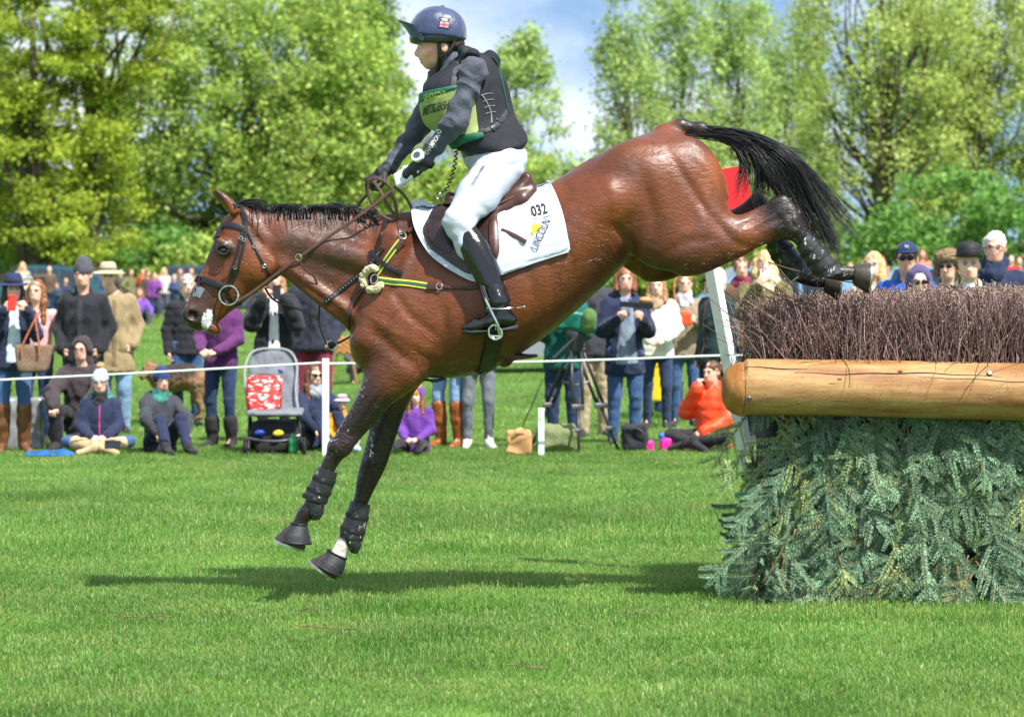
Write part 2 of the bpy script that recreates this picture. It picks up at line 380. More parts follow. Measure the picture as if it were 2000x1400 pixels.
# ================================================================ ground and grass
def ground():
    ys = np.concatenate([np.linspace(-20, 40, 31), np.linspace(45, 160, 24), np.array([200, 260, 400, 700, 1200, 2200])]); xs = np.concatenate([[-1500, -600, -200], np.linspace(-90, 90, 37), [200, 600, 1500]])
    X, Y = np.meshgrid(xs, ys, indexing='ij'); V = np.stack([X, Y, terr(Y)-.004], -1).reshape(-1, 3); n = len(ys)
    i, j = np.meshgrid(np.arange(len(xs)-1), np.arange(n-1), indexing='ij'); a = (i*n+j).ravel(); F = np.stack([a, a+n, a+n+1, a+1], 1)
    o = link('ground', npmesh('ground', V, F), M('turf_soil', (.11, .205, .037), .95, .4, 1.5, .5, 40, spec=.1, bdist=.03)); tag(o, kind='structure')
ground()
def grass_mat():
    m = bpy.data.materials.new('grass_blades'); m.use_nodes = True; nt = m.node_tree; N = nt.nodes; L = nt.links; b = N['Principled BSDF']
    at = N.new('ShaderNodeAttribute'); at.attribute_name = 'Col'; g = N.new('ShaderNodeNewGeometry')
    n1 = N.new('ShaderNodeTexNoise'); n1.inputs['Scale'].default_value = 1.4; n1.inputs['Detail'].default_value = 5; L.new(g.outputs['Position'], n1.inputs['Vector'])
    r1 = N.new('ShaderNodeValToRGB'); e = r1.color_ramp.elements; e[0].position = .30; e[0].color = (.66, .80, .55, 1); e[1].position = .70; e[1].color = (1.30, 1.12, 1.15, 1)
    k = r1.color_ramp.elements.new(.5); k.color = (1, 1, 1, 1); L.new(n1.outputs['Fac'], r1.inputs['Fac'])
    n2 = N.new('ShaderNodeTexNoise'); n2.inputs['Scale'].default_value = .22; n2.inputs['Detail'].default_value = 4; L.new(g.outputs['Position'], n2.inputs['Vector'])
    r2 = N.new('ShaderNodeMapRange'); r2.inputs['From Min'].default_value = .35; r2.inputs['From Max'].default_value = .65; r2.inputs['To Min'].default_value = .84; r2.inputs['To Max'].default_value = 1.14; L.new(n2.outputs['Fac'], r2.inputs[0])
    mu = N.new('ShaderNodeVectorMath'); mu.operation = 'MULTIPLY'; L.new(at.outputs['Color'], mu.inputs[0]); L.new(r1.outputs['Color'], mu.inputs[1])
    sc = N.new('ShaderNodeVectorMath'); sc.operation = 'SCALE'; L.new(mu.outputs[0], sc.inputs[0]); L.new(r2.outputs[0], sc.inputs['Scale'])
    L.new(sc.outputs[0], b.inputs['Base Color']); b.inputs['Roughness'].default_value = .42; b.inputs['Specular IOR Level'].default_value = .4
    tr = N.new('ShaderNodeBsdfTranslucent'); L.new(sc.outputs[0], tr.inputs['Color']); mx = N.new('ShaderNodeMixShader'); mx.inputs[0].default_value = .5
    L.new(b.outputs[0], mx.inputs[1]); L.new(tr.outputs[0], mx.inputs[2]); L.new(mx.outputs[0], N['Material Output'].inputs['Surface'])
    return m
GM = grass_mat()
def patch(seed, n, rad, hmin, hmax, w):
    r = np.random.RandomState(seed); V = []; F = []; C = []
    a = r.rand(n)*6.283; q = rad*np.sqrt(r.rand(n)); bx = q*np.cos(a); by = q*np.sin(a)
    for i in range(n):
        h = (hmin+(hmax-hmin)*r.rand()**1.5); yaw = r.rand()*6.283; ln = r.rand()**1.3*h*1.0; d = np.array([math.cos(yaw), math.sin(yaw), 0]); yb = yaw+1.57+r.normal()*.5; s = np.array([math.cos(yb), math.sin(yb), 0])*w*(.7+.6*r.rand())
        p = np.array([bx[i], by[i], 0]); m = p+d*ln*.35+np.array([0, 0, h*.6]); t = p+d*ln+np.array([0, 0, h*(.97-.25*ln/h)]); k = len(V)
        V += [p-s, p+s, m-s*.8, m+s*.8, t]; F += [(k, k+1, k+3, k+2), (k+2, k+3, k+4)]
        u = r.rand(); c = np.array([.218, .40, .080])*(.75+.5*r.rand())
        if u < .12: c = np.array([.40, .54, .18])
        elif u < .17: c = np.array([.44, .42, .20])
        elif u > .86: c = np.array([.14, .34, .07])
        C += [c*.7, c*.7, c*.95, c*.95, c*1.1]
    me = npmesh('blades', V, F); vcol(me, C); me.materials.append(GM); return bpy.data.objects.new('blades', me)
def grass():
    pc = bpy.data.collections.new('grass_patches')
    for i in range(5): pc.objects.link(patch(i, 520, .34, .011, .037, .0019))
    r = np.random.RandomState(11); pts = []; sc = []; zs = []
    for y0, y1, dens, s0, zs0 in ((9.3, 17, 22, 1.0, 1.0), (17, 30, 14, 1.25, 1.0), (30, 58, 4.2, 2.1, .8), (58, 118, 1.3, 3.8, .6)):
        hw = lambda y: y*1000/FPX+1.6
        n = int(dens*(y1-y0)*2*hw(y1)); y = y0+(y1-y0)*r.rand(n); x = (r.rand(n)*2-1)*hw(y1); k = np.abs(x) < hw(y); x = x[k]; y = y[k]
        pts.append(np.stack([x, y, terr(y)], 1)); q = s0*(.8+.4*r.rand(len(x))); sc.append(q); zs.append(q*zs0*(1+.30*snoise(pts[-1], 1.6, 4)+.18*snoise(pts[-1], 5, 6)))
    p = np.concatenate(pts); s = np.concatenate(sc); z = np.maximum(np.concatenate(zs), .4*s); me = bpy.data.meshes.new('grass'); me.vertices.add(len(p)); me.vertices.foreach_set('co', p.astype(np.float32).ravel())
    for nm, ty, v in (('yaw', 'FLOAT', r.rand(len(p))*6.283), ('pick', 'INT', r.randint(0, 5, len(p)))):
        a = me.attributes.new(nm, ty, 'POINT'); a.data.foreach_set('value', v.astype(np.float32) if ty == 'FLOAT' else v.astype(np.int32))
    a = me.attributes.new('scl', 'FLOAT_VECTOR', 'POINT'); a.data.foreach_set('vector', np.stack([s, s, z], 1).astype(np.float32).ravel())
    o = link('grass', me, GM); tag(o, 'short mown green grass covering the field', kind='stuff')
    ng = bpy.data.node_groups.new('scatter', 'GeometryNodeTree'); ng.interface.new_socket('Geometry', in_out='INPUT', socket_type='NodeSocketGeometry'); ng.interface.new_socket('Geometry', in_out='OUTPUT', socket_type='NodeSocketGeometry')
    N = ng.nodes; L = ng.links; gi = N.new('NodeGroupInput'); go = N.new('NodeGroupOutput'); ci = N.new('GeometryNodeCollectionInfo'); ci.inputs['Collection'].default_value = pc; ci.inputs['Separate Children'].default_value = True; ci.inputs['Reset Children'].default_value = True
    ip = N.new('GeometryNodeInstanceOnPoints'); ip.inputs['Pick Instance'].default_value = True
    def attr(nm, ty):
        a = N.new('GeometryNodeInputNamedAttribute'); a.data_type = ty; a.inputs['Name'].default_value = nm; return a.outputs['Attribute']
    cx = N.new('ShaderNodeCombineXYZ'); L.new(attr('yaw', 'FLOAT'), cx.inputs['Z']); L.new(gi.outputs[0], ip.inputs['Points']); L.new(ci.outputs[0], ip.inputs['Instance']); L.new(attr('pick', 'INT'), ip.inputs['Instance Index'])
    er = N.new('FunctionNodeEulerToRotation'); L.new(cx.outputs[0], er.inputs[0]); L.new(er.outputs[0], ip.inputs['Rotation']); L.new(attr('scl', 'FLOAT_VECTOR'), ip.inputs['Scale']); L.new(ip.outputs[0], go.inputs[0])
    md = o.modifiers.new('scatter', 'NODES'); md.node_group = ng
grass()

def litter():
    """cut twigs lying on the turf in front of the landing"""
    r = np.random.RandomState(9)
    for px, py, L, lb in ((640, 1240, .30, 'thin dead twig on the grass below the front hooves'), (285, 1220, .22, 'short dead twig lying on the grass at lower left'), (600, 1205, .10, 'scrap of pale bark on the grass below the front hooves'), (1030, 1318, .18, 'thin dead twig on the grass at lower centre'), (1240, 1212, .16, 'thin dead twig on the grass left of the fir skirt')):
        d = CAMZ*FPX/(py-HZ); x = (px-1000)*d/FPX; a = r.rand()*.8-.4; p = [np.array([x+math.cos(a)*L*(k/5-.5), d+math.sin(a)*L*(k/5-.5), .030+.012*r.rand()]) for k in range(6)]; mb = MB(); mb.tube(p, .0026, 5)
        for k in (1, 2, 3): mb.tube([p[k], p[k]+np.array([.04*r.normal(), .03*r.normal(), .015])], [.002, .001], 4)
        tag(mb.build('fallen_twig', M('dead_twig', srgb(112, 96, 70), .9, .3), None), lb, 'twig')
litter()
# ================================================================ trees
def leaf_mat(name, tr=.5):
    return M(name, rough=.5, var=.12, scale=2, attr='Col', trans=tr, spec=.3)
BARK = M('bark', srgb(84, 74, 62), .95, .4, 6, .8, 18, bdist=.05)
BARK2 = M('bark_pale', srgb(112, 104, 84), .95, .35, 6, .8, 18, bdist=.05)
def tree(label, px, d, height, lobes, nclump, nleaf, leaf, rc, cols, name='tree', trunk_r=.25, nbranch=26, seed=0, cat='tree', bark=None, flat=.75, surf=.55, trunk_top=.75, group=None, limbs=()):
    """lobes: crown ellipsoids (dx, dz, rx, rz, weight) in metres from the trunk foot; leaves gather in clumps inside them"""
    r = np.random.RandomState(seed); x0 = (px-1000)*d/FPX; z0 = gz(d); base = np.array([x0, d, z0])
    t = empty(name, base, label, cat, group); W = np.array([l[4] for l in lobes], float); W /= W.sum()
    cl = []
    which = r.choice(len(lobes), nclump, p=W)
    for w in which:
        dx, dz, rx, rz, _ = lobes[w]; v = r.normal(size=3); v /= np.linalg.norm(v); q = r.rand()**(1/3) if r.rand() > surf else .78+.25*r.rand()
        cl.append(base+np.array([dx, 0, dz])+v*np.array([rx, rx*.8, rz])*q)
    cl = np.array(cl); cl = cl[cl[:, 2] > z0+.15]; n = len(cl); tone = (.80+.4*r.rand(n))
    # branches
    mb = MB(); top = base+np.array([r.normal()*.3, 0, height*trunk_top]); m = 9; tt = np.linspace(0, 1, m)
    tp = base+(top-base)*tt[:, None]+np.stack([np.sin(tt*5+seed)*.18*height*.07, np.cos(tt*4+seed)*.15, 0*tt], 1)*tt[:, None]; mb.tube(tp, trunk_r*(1.25-.95*tt), 8)
    ids = r.choice(n, min(nbranch, n), replace=False)
    for i in ids:
        e = cl[i]; rel = np.clip((e[2]-z0)/(height*trunk_top)*.62, .12, .95); s = base+(tp[int(rel*(m-1))]-base); mid = s*.45+e*.55+np.array([r.normal()*.35, r.normal()*.35, -.10*np.linalg.norm(e-s)])
        q = crpath([s, s*.7+mid*.3+r.normal(size=3)*.15, mid+r.normal(size=3)*.15, e], .9); rr = trunk_r*(.42*(1-rel)+.10); mb.tube(q, np.linspace(rr, rr*.2, len(q)), 5)
    for lb in limbs:
        q = crpath([P(a, b, d)+np.array([0, c, 0]) for a, b, c in lb[0]], .5); mb.tube(q, np.linspace(lb[1], lb[2], len(q)), 7)
    mb.build('trunk', bark or BARK, t, sharp=0)
    # leaves
    ci = r.choice(n, nleaf); off = r.normal(size=(nleaf, 3))*np.array([rc, rc, rc*flat])*.62
    p = cl[ci]+off; 
    nr = r.normal(size=(nleaf, 3)); nr += np.array([.25, -.45, .75]); nr += off/rc*.5; nr /= np.linalg.norm(nr, axis=1, keepdims=True)
    a = np.cross(nr, r.normal(size=(nleaf, 3))); a /= np.linalg.norm(a, axis=1, keepdims=True); b = np.cross(nr, a); L = leaf*(.6+.8*r.rand(nleaf))[:, None]
    V = np.stack([p-a*L*.55, p+b*L*.36-a*L*.05, p+a*L*.55-nr*L*.12, p-b*L*.36-a*L*.05], 1).reshape(-1, 3); F = np.arange(nleaf*4).reshape(-1, 4)
    cols = np.array(cols); k = r.rand(nleaf)**1.2*(len(cols)-1); k0 = np.floor(k).astype(int); f = (k-k0)[:, None]; C = cols[k0]*(1-f)+cols[np.minimum(k0+1, len(cols)-1)]*f
    C = C*(tone[ci]*(.8+.4*r.rand(nleaf)))[:, None]; me = npmesh('crown', V, F, smooth=False); vcol(me, np.repeat(C, 4, 0)); link('crown', me, leaf_mat('leaves'), t)
    return t
LIME = [(.17, .30, .06), (.32, .48, .09), (.48, .60, .13), (.62, .68, .20)]
OAK = [(.24, .36, .035), (.38, .48, .045), (.52, .57, .08)]
POP = [(.30, .46, .13), (.44, .58, .18), (.58, .68, .28)]
WIL = [(.36, .49, .12), (.50, .60, .16), (.62, .68, .25)]
SHR = [(.10, .24, .05), (.18, .38, .07), (.28, .48, .11)]
YSH = [(.22, .35, .04), (.36, .48, .06), (.46, .54, .09)]
def trees():
    # big dense rounded tree
    tree('big dense rounded green tree behind the horse\'s head', 475, 122, 16, [(0, 7.5, 6.6, 5.8, 4), (-2.5, 4, 4.6, 3.6, 2), (3.2, 4.5, 4.3, 4.2, 2), (0.2, 11.2, 4.6, 3.9, 2), (4.6, 8, 2.2, 3.6, 1), (-4.8, 6.2, 2.4, 3.2, 1)], 1000, 104000, .18, .62, LIME, seed=1, trunk_r=.45, nbranch=40, surf=.7)
    tree('conifer-shaped green tree top left of the rider\'s helmet', 705, 128, 15, [(0, 9.5, 2.2, 3.6, 2), (.1, 12.6, 1.3, 2.6, 1.2), (.3, 5.5, 2.9, 3.4, 2)], 260, 34000, .16, .46, LIME[:3], seed=2, trunk_r=.25)
    # oaks at the left
    LB = [([(178, 250, 0), (172, 200, 0), (168, 120, .3), (176, 40, .5), (172, -30, .5)], .22, .10), ([(170, 150, 0), (205, 125, -.3), (235, 90, -.5), (262, 60, -.6)], .13, .03), ([(176, 190, 0), (150, 140, .2), (110, 110, .5), (70, 60, .5)], .12, .03), ([(178, 230, 0), (214, 180, -.4), (226, 130, -.4), (210, 80, -.2)], .10, .03)]
    LB2 = [([(80, 300, 0), (84, 250, 0), (78, 190, 0), (92, 120, 0), (86, 40, 0)], .20, .08), ([(82, 230, 0), (50, 205, 0), (20, 160, -.3), (-10, 140, -.3)], .12, .03), ([(82, 215, 0), (40, 220, .3), (24, 250, .3)], .08, .03), ([(80, 180, 0), (110, 140, .3), (130, 90, .3)], .09, .03)]
    tree('yellow-green oak with dark twisting limbs beside the big round tree', 178, 112, 16, [(0, 10.8, 3.3, 3.0, 2), (-.6, 6.6, 2.6, 2.2, 1.3), (1.4, 13.2, 2.6, 2.0, 1), (-.2, 3.2, 2.0, 2.2, 1)], 230, 34000, .15, .55, OAK, seed=3, trunk_r=.34, nbranch=30, surf=.8, flat=.5, limbs=LB)
    tree('sparse yellow-green oak at the left edge of the picture', 66, 110, 15, [(-.4, 10.5, 2.8, 3.0, 2), (-.6, 5.9, 2.2, 2.4, 1.4), (.4, 2.8, 1.8, 2.0, 1)], 210, 29000, .15, .55, OAK, seed=4, trunk_r=.30, nbranch=26, surf=.8, flat=.5, limbs=LB2)
    tree('dark green tree low at the left edge behind the oaks', 5, 126, 8, [(0, 4, 2.6, 3.2, 2), (1.8, 2.2, 2.0, 2.2, 1)], 110, 12000, .2, .6, SHR, seed=5, trunk_r=.2)
    # middle gap
    tree('airy pale green poplar just right of the rider\'s back', 1015, 140, 14, [(0, 8.8, 2.2, 3.3, 2), (-1.3, 6.6, 1.7, 2.8, 1.2), (.3, 11.6, 1.1, 1.7, .6), (.5, 5, 2.4, 2.6, 1)], 170, 13500, .19, .5, POP, seed=6, trunk_r=.2, bark=BARK2)
    tree('thin brownish budding tree between the big tree and the rider', 838, 146, 10, [(0, 6.2, 1.8, 3.2, 1)], 80, 3600, .17, .5, [(.16, .17, .06), (.22, .24, .08)], seed=7, trunk_r=.14, nbranch=34, bark=BARK2)
    tree('low leafy green tree under the rider\'s arms', 885, 128, 7, [(0, 3.8, 3.4, 2.6, 2), (2.6, 3.4, 2.6, 2.6, 1)], 150, 16000, .2, .6, LIME, seed=8, trunk_r=.2)
    tree('rounded green tree behind the saddle cloth', 1085, 126, 7, [(0, 3.6, 2.5, 2.7, 2), (1.6, 4.6, 1.6, 1.6, 1)], 120, 12000, .2, .6, LIME, seed=9, trunk_r=.2)
    # poplars at the right
    for i, (px, d, h, w, n, lb) in enumerate(((1228, 128, 15.5, 1.5, 11500, 'slim airy poplar nearest the sky gap above the horse\'s croup'), (1330, 132, 17, 1.9, 15500, 'tall airy poplar above the horse\'s tail head'), (1432, 136, 17, 2.0, 15500, 'tall airy poplar over the middle of the tail'),
                                               (1520, 140, 14.5, 1.8, 13000, 'shorter poplar beside the notch of sky'), (1592, 146, 14.6, 1.0, 6500, 'narrow pointed dark poplar in the notch of sky'))):
        tree(lb, px, d, h, [(0, h*.80, w*.72, h*.20, 1), (0, h*.55, w*1.0, h*.26, 1.5), (.2, h*.28, w*1.15, h*.22, 1.2), (-.5*w, h*.62, w*.6, h*.16, .5)], 210, int(n*1.15), .157, .46, POP if i < 4 else LIME[:3], seed=20+i, trunk_r=.16, nbranch=46, bark=BARK2, surf=.6, group='poplars along the field edge', flat=1.0)
    WL = [([(1725, 420, 0), (1715, 360, 0), (1722, 300, 0), (1700, 210, .3), (1690, 120, .3), (1702, 20, .3)], .33, .08), ([(1718, 340, 0), (1675, 300, 0), (1640, 250, -.3), (1610, 190, -.3)], .16, .04), ([(1720, 320, 0), (1770, 240, -.4), (1800, 150, -.4), (1812, 60, -.4)], .20, .05),
          ([(1716, 370, 0), (1660, 345, -.4), (1630, 310, -.5)], .13, .04), ([(1722, 300, 0), (1745, 210, .5), (1752, 90, .5)], .14, .04), ([(1700, 210, 0), (1660, 130, 0), (1650, 40, 0)], .1, .03)]
    tree('wide willow with many bare dark limbs showing at the right', 1718, 118, 17, [(-.6, 11, 2.9, 4.0, 2), (1.6, 11.5, 2.4, 4.0, 1.6), (-1.8, 6.5, 1.8, 2.4, 1), (1.8, 5.6, 1.8, 2.4, 1)], 260, 27000, .145, .5, WIL, seed=30, trunk_r=.3, nbranch=60, limbs=WL, flat=1.1)
    tree('tall yellow-green willow filling the right edge', 1905, 121, 17, [(0, 11.5, 2.6, 4.6, 2), (-.8, 6.5, 2.2, 2.8, 1.2), (1.8, 9, 2.4, 4, 1.5)], 250, 29000, .145, .5, WIL, seed=31, trunk_r=.26, nbranch=60, bark=BARK2, flat=1.1)
    tree('pale willow half hidden behind the two big willows', 1815, 136, 15, [(0, 9.5, 2.4, 5.0, 2), (0, 4.5, 2.6, 3, 1)], 180, 16000, .18, .5, POP, seed=32, trunk_r=.2, nbranch=40, bark=BARK2)
    # shrubs
    for i, (px, d, h, w, c, lb) in enumerate(((1480, 116, 4.2, 2.4, YSH, 'yellow-green bush behind the horse\'s hock'), (1610, 112, 3.6, 2.3, LIME, 'light green bush right of the flying tail'), (1745, 108, 3.9, 2.0, SHR, 'dark green bush behind the blue baseball cap'),
                                              (1868, 110, 5.6, 2.6, SHR, 'tall dark green bush behind the bowler hat'), (1985, 107, 5.0, 2.0, SHR, 'dark green bush at the right edge'), (1330, 122, 4.0, 2.6, LIME, 'bush behind the horse\'s thigh'), (1190, 124, 3.8, 2.6, LIME, 'bush behind the horse\'s loins'),
                                              (300, 117, 3.4, 2.4, SHR, 'dark bush under the big round tree, behind the tan hat'), (165, 116, 3.0, 2.2, SHR, 'dark bush behind the grey beanie'), (640, 116, 3.2, 2.6, LIME, 'green bush under the big tree behind the horse\'s neck'), (770, 119, 3.4, 2.4, SHR, 'dark green bush behind the reins'), (420, 115, 3.0, 2.2, LIME, 'green bush behind the horse\'s muzzle'), (960, 121, 3.2, 2.4, SHR, 'dark bush behind the rider\'s thigh'), (1075, 119, 3.0, 2.0, SHR, 'dark bush behind the saddle cloth number'), (45, 113, 3.2, 2.0, SHR, 'dark bush above the blue fedora'))):
        tree(lb, px, d, h, [(0, h*.5, w, h*.48, 2), (w*.4, h*.35, w*.7, h*.35, 1)], 70, 5600, .21, .5, c, name='bush', seed=50+i, trunk_r=.08, nbranch=8, cat='bush', surf=.7)
trees()
def tree_copy(src, px, d, label, s=1.0):
    """the belt of trees goes on outside the frame: copies with shared meshes"""
    r = src.copy(); COL.objects.link(r); r.location = ((px-1000)*d/FPX, d, gz(d)); r.scale = (s, s, s); r['label'] = label; r['group'] = 'trees beyond the edges of the picture'
    for c in src.children: q = c.copy(); COL.objects.link(q); q.parent = r; q.matrix_parent_inverse = c.matrix_parent_inverse.copy()
def tree_belt():
    T = [o for o in bpy.data.objects if o.name.startswith('tree') and o.type == 'EMPTY']; by = lambda k: [o for o in T if k in o['label']][0]
    A, B, C, D = by('big dense'), by('tall yellow-green willow'), by('tall airy poplar above'), by('beside the big round')
    N4 = ('first', 'second', 'third', 'fourth')
    for i, (px, d, k, s) in enumerate(((-210, 118, A, .9), (-520, 124, B, 1.0), (-860, 120, D, 1.0), (-1150, 122, A, .8))): tree_copy(k, px, d, N4[i]+' tree of the belt beyond the left picture edge', s)
    for i, (px, d, k, s) in enumerate(((2090, 126, C, 1.0), (2260, 120, A, .8), (2560, 124, B, 1.0), (2900, 120, A, .95))): tree_copy(k, px, d, N4[i]+' tree of the belt beyond the right picture edge', s)
tree_belt()
# ================================================================ the brush fence
def scatter(name, p, rot, scl, pick, protos, parent, label=None):
    """one 'stuff' part: prototypes instanced on points"""
    pc = bpy.data.collections.new(name+'_protos')
    for q in protos: pc.objects.link(bpy.data.objects.new('piece', q))
    me = bpy.data.meshes.new(name); me.vertices.add(len(p)); me.vertices.foreach_set('co', np.asarray(p, np.float32).ravel())
    for nm, v in (('rot', rot), ('scl', scl)):
        a = me.attributes.new(nm, 'FLOAT_VECTOR', 'POINT'); a.data.foreach_set('vector', np.asarray(v, np.float32).ravel())
    a = me.attributes.new('pick', 'INT', 'POINT'); a.data.foreach_set('value', np.asarray(pick, np.int32))
    o = link(name, me, None, parent); o['kind'] = 'stuff'
    if label: o['label'] = label
    ng = bpy.data.node_groups.new(name, 'GeometryNodeTree'); ng.interface.new_socket('Geometry', in_out='INPUT', socket_type='NodeSocketGeometry'); ng.interface.new_socket('Geometry', in_out='OUTPUT', socket_type='NodeSocketGeometry')
    N = ng.nodes; L = ng.links; gi = N.new('NodeGroupInput'); go = N.new('NodeGroupOutput'); ci = N.new('GeometryNodeCollectionInfo'); ci.inputs['Collection'].default_value = pc; ci.inputs['Separate Children'].default_value = True; ci.inputs['Reset Children'].default_value = True
    ip = N.new('GeometryNodeInstanceOnPoints'); ip.inputs['Pick Instance'].default_value = True
    def attr(nm, ty):
        a = N.new('GeometryNodeInputNamedAttribute'); a.data_type = ty; a.inputs['Name'].default_value = nm; return a.outputs['Attribute']
    er = N.new('FunctionNodeEulerToRotation'); L.new(attr('rot', 'FLOAT_VECTOR'), er.inputs[0]); L.new(er.outputs[0], ip.inputs['Rotation'])
    L.new(gi.outputs[0], ip.inputs['Points']); L.new(ci.outputs[0], ip.inputs['Instance']); L.new(attr('pick', 'INT'), ip.inputs['Instance Index']); L.new(attr('scl', 'FLOAT_VECTOR'), ip.inputs['Scale']); L.new(ip.outputs[0], go.inputs[0])
    md = o.modifiers.new('scatter', 'NODES'); md.node_group = ng; return o
DL = 14.2; FX0 = P(1410, 0, DL)[0]; FX1 = 3.75; LR = .138; LZ = P(0, 760, DL)[2]
fence = empty('brush_fence', ((FX0+FX1)/2, 14.8, 0), 'wide brush fence with peeled log rail and fir branch skirt', 'fence')
def wood_mat(name, c1, c2, ax=(1, 9, 9), rough=.65):
    m = bpy.data.materials.new(name); m.use_nodes = True; nt = m.node_tree; N = nt.nodes; L = nt.links; b = N['Principled BSDF']
    tc = N.new('ShaderNodeTexCoord'); mp = N.new('ShaderNodeMapping'); mp.inputs['Scale'].default_value = ax; L.new(tc.outputs['Object'], mp.inputs[0])
    n1 = N.new('ShaderNodeTexNoise'); n1.inputs['Scale'].default_value = 2.2; n1.inputs['Detail'].default_value = 9; n1.inputs['Roughness'].default_value = .62; L.new(mp.outputs[0], n1.inputs['Vector'])
    rp = N.new('ShaderNodeValToRGB'); e = rp.color_ramp.elements; e[0].position = .32; e[0].color = (*c2, 1); e[1].position = .62; e[1].color = (*c1, 1); k = e.new(.25); k.color = (c2[0]*.35, c2[1]*.3, c2[2]*.3, 1); L.new(n1.outputs['Fac'], rp.inputs['Fac'])
    n2 = N.new('ShaderNodeTexNoise'); n2.inputs['Scale'].default_value = 16; n2.inputs['Detail'].default_value = 3; n2.inputs['Distortion'].default_value = 1.6; m2 = N.new('ShaderNodeMapping'); m2.inputs['Scale'].default_value = (.7, 1.3, 1.3); L.new(tc.outputs['Object'], m2.inputs[0]); L.new(m2.outputs[0], n2.inputs['Vector'])
    s = N.new('ShaderNodeMath'); s.operation = 'SUBTRACT'; s.inputs[1].default_value = .5; L.new(n2.outputs['Fac'], s.inputs[0]); a = N.new('ShaderNodeMath'); a.operation = 'ABSOLUTE'; L.new(s.outputs[0], a.inputs[0])
    w = N.new('ShaderNodeMapRange'); w.inputs['From Max'].default_value = .018; w.inputs['To Min'].default_value = .62; w.inputs['To Max'].default_value = 1; L.new(a.outputs[0], w.inputs[0])
    sc = N.new('ShaderNodeVectorMath'); sc.operation = 'SCALE'; L.new(rp.outputs['Color'], sc.inputs[0]); L.new(w.outputs[0], sc.inputs['Scale']); L.new(sc.outputs[0], b.inputs['Base Color'])
    n3 = N.new('ShaderNodeTexNoise'); n3.inputs['Scale'].default_value = 3.2; n3.inputs['Detail'].default_value = 6; n3.inputs['Roughness'].default_value = .65; L.new(m2.outputs[0], n3.inputs['Vector']); r3 = N.new('ShaderNodeValToRGB'); r3.color_ramp.elements[0].position = .36; r3.color_ramp.elements[0].color = (.72, .60, .50, 1); r3.color_ramp.elements[1].position = .62; r3.color_ramp.elements[1].color = (1.0, 1.04, 1.12, 1); L.new(n3.outputs['Fac'], r3.inputs['Fac']); mm = N.new('ShaderNodeVectorMath'); mm.operation = 'MULTIPLY'; L.new(sc.outputs[0], mm.inputs[0]); L.new(r3.outputs['Color'], mm.inputs[1]); L.new(mm.outputs[0], b.inputs['Base Color'])
    b.inputs['Roughness'].default_value = rough; bp = N.new('ShaderNodeBump'); bp.inputs['Strength'].default_value = .5; bp.inputs['Distance'].default_value = .008; L.new(n1.outputs['Fac'], bp.inputs['Height']); L.new(bp.outputs[0], b.inputs['Normal'])
    return m
PINE = wood_mat('peeled_pine', srgb(186, 148, 94), srgb(146, 98, 52)); PINE2 = wood_mat('pine_end', srgb(190, 138, 72), srgb(150, 92, 40), (9, 3, 3))
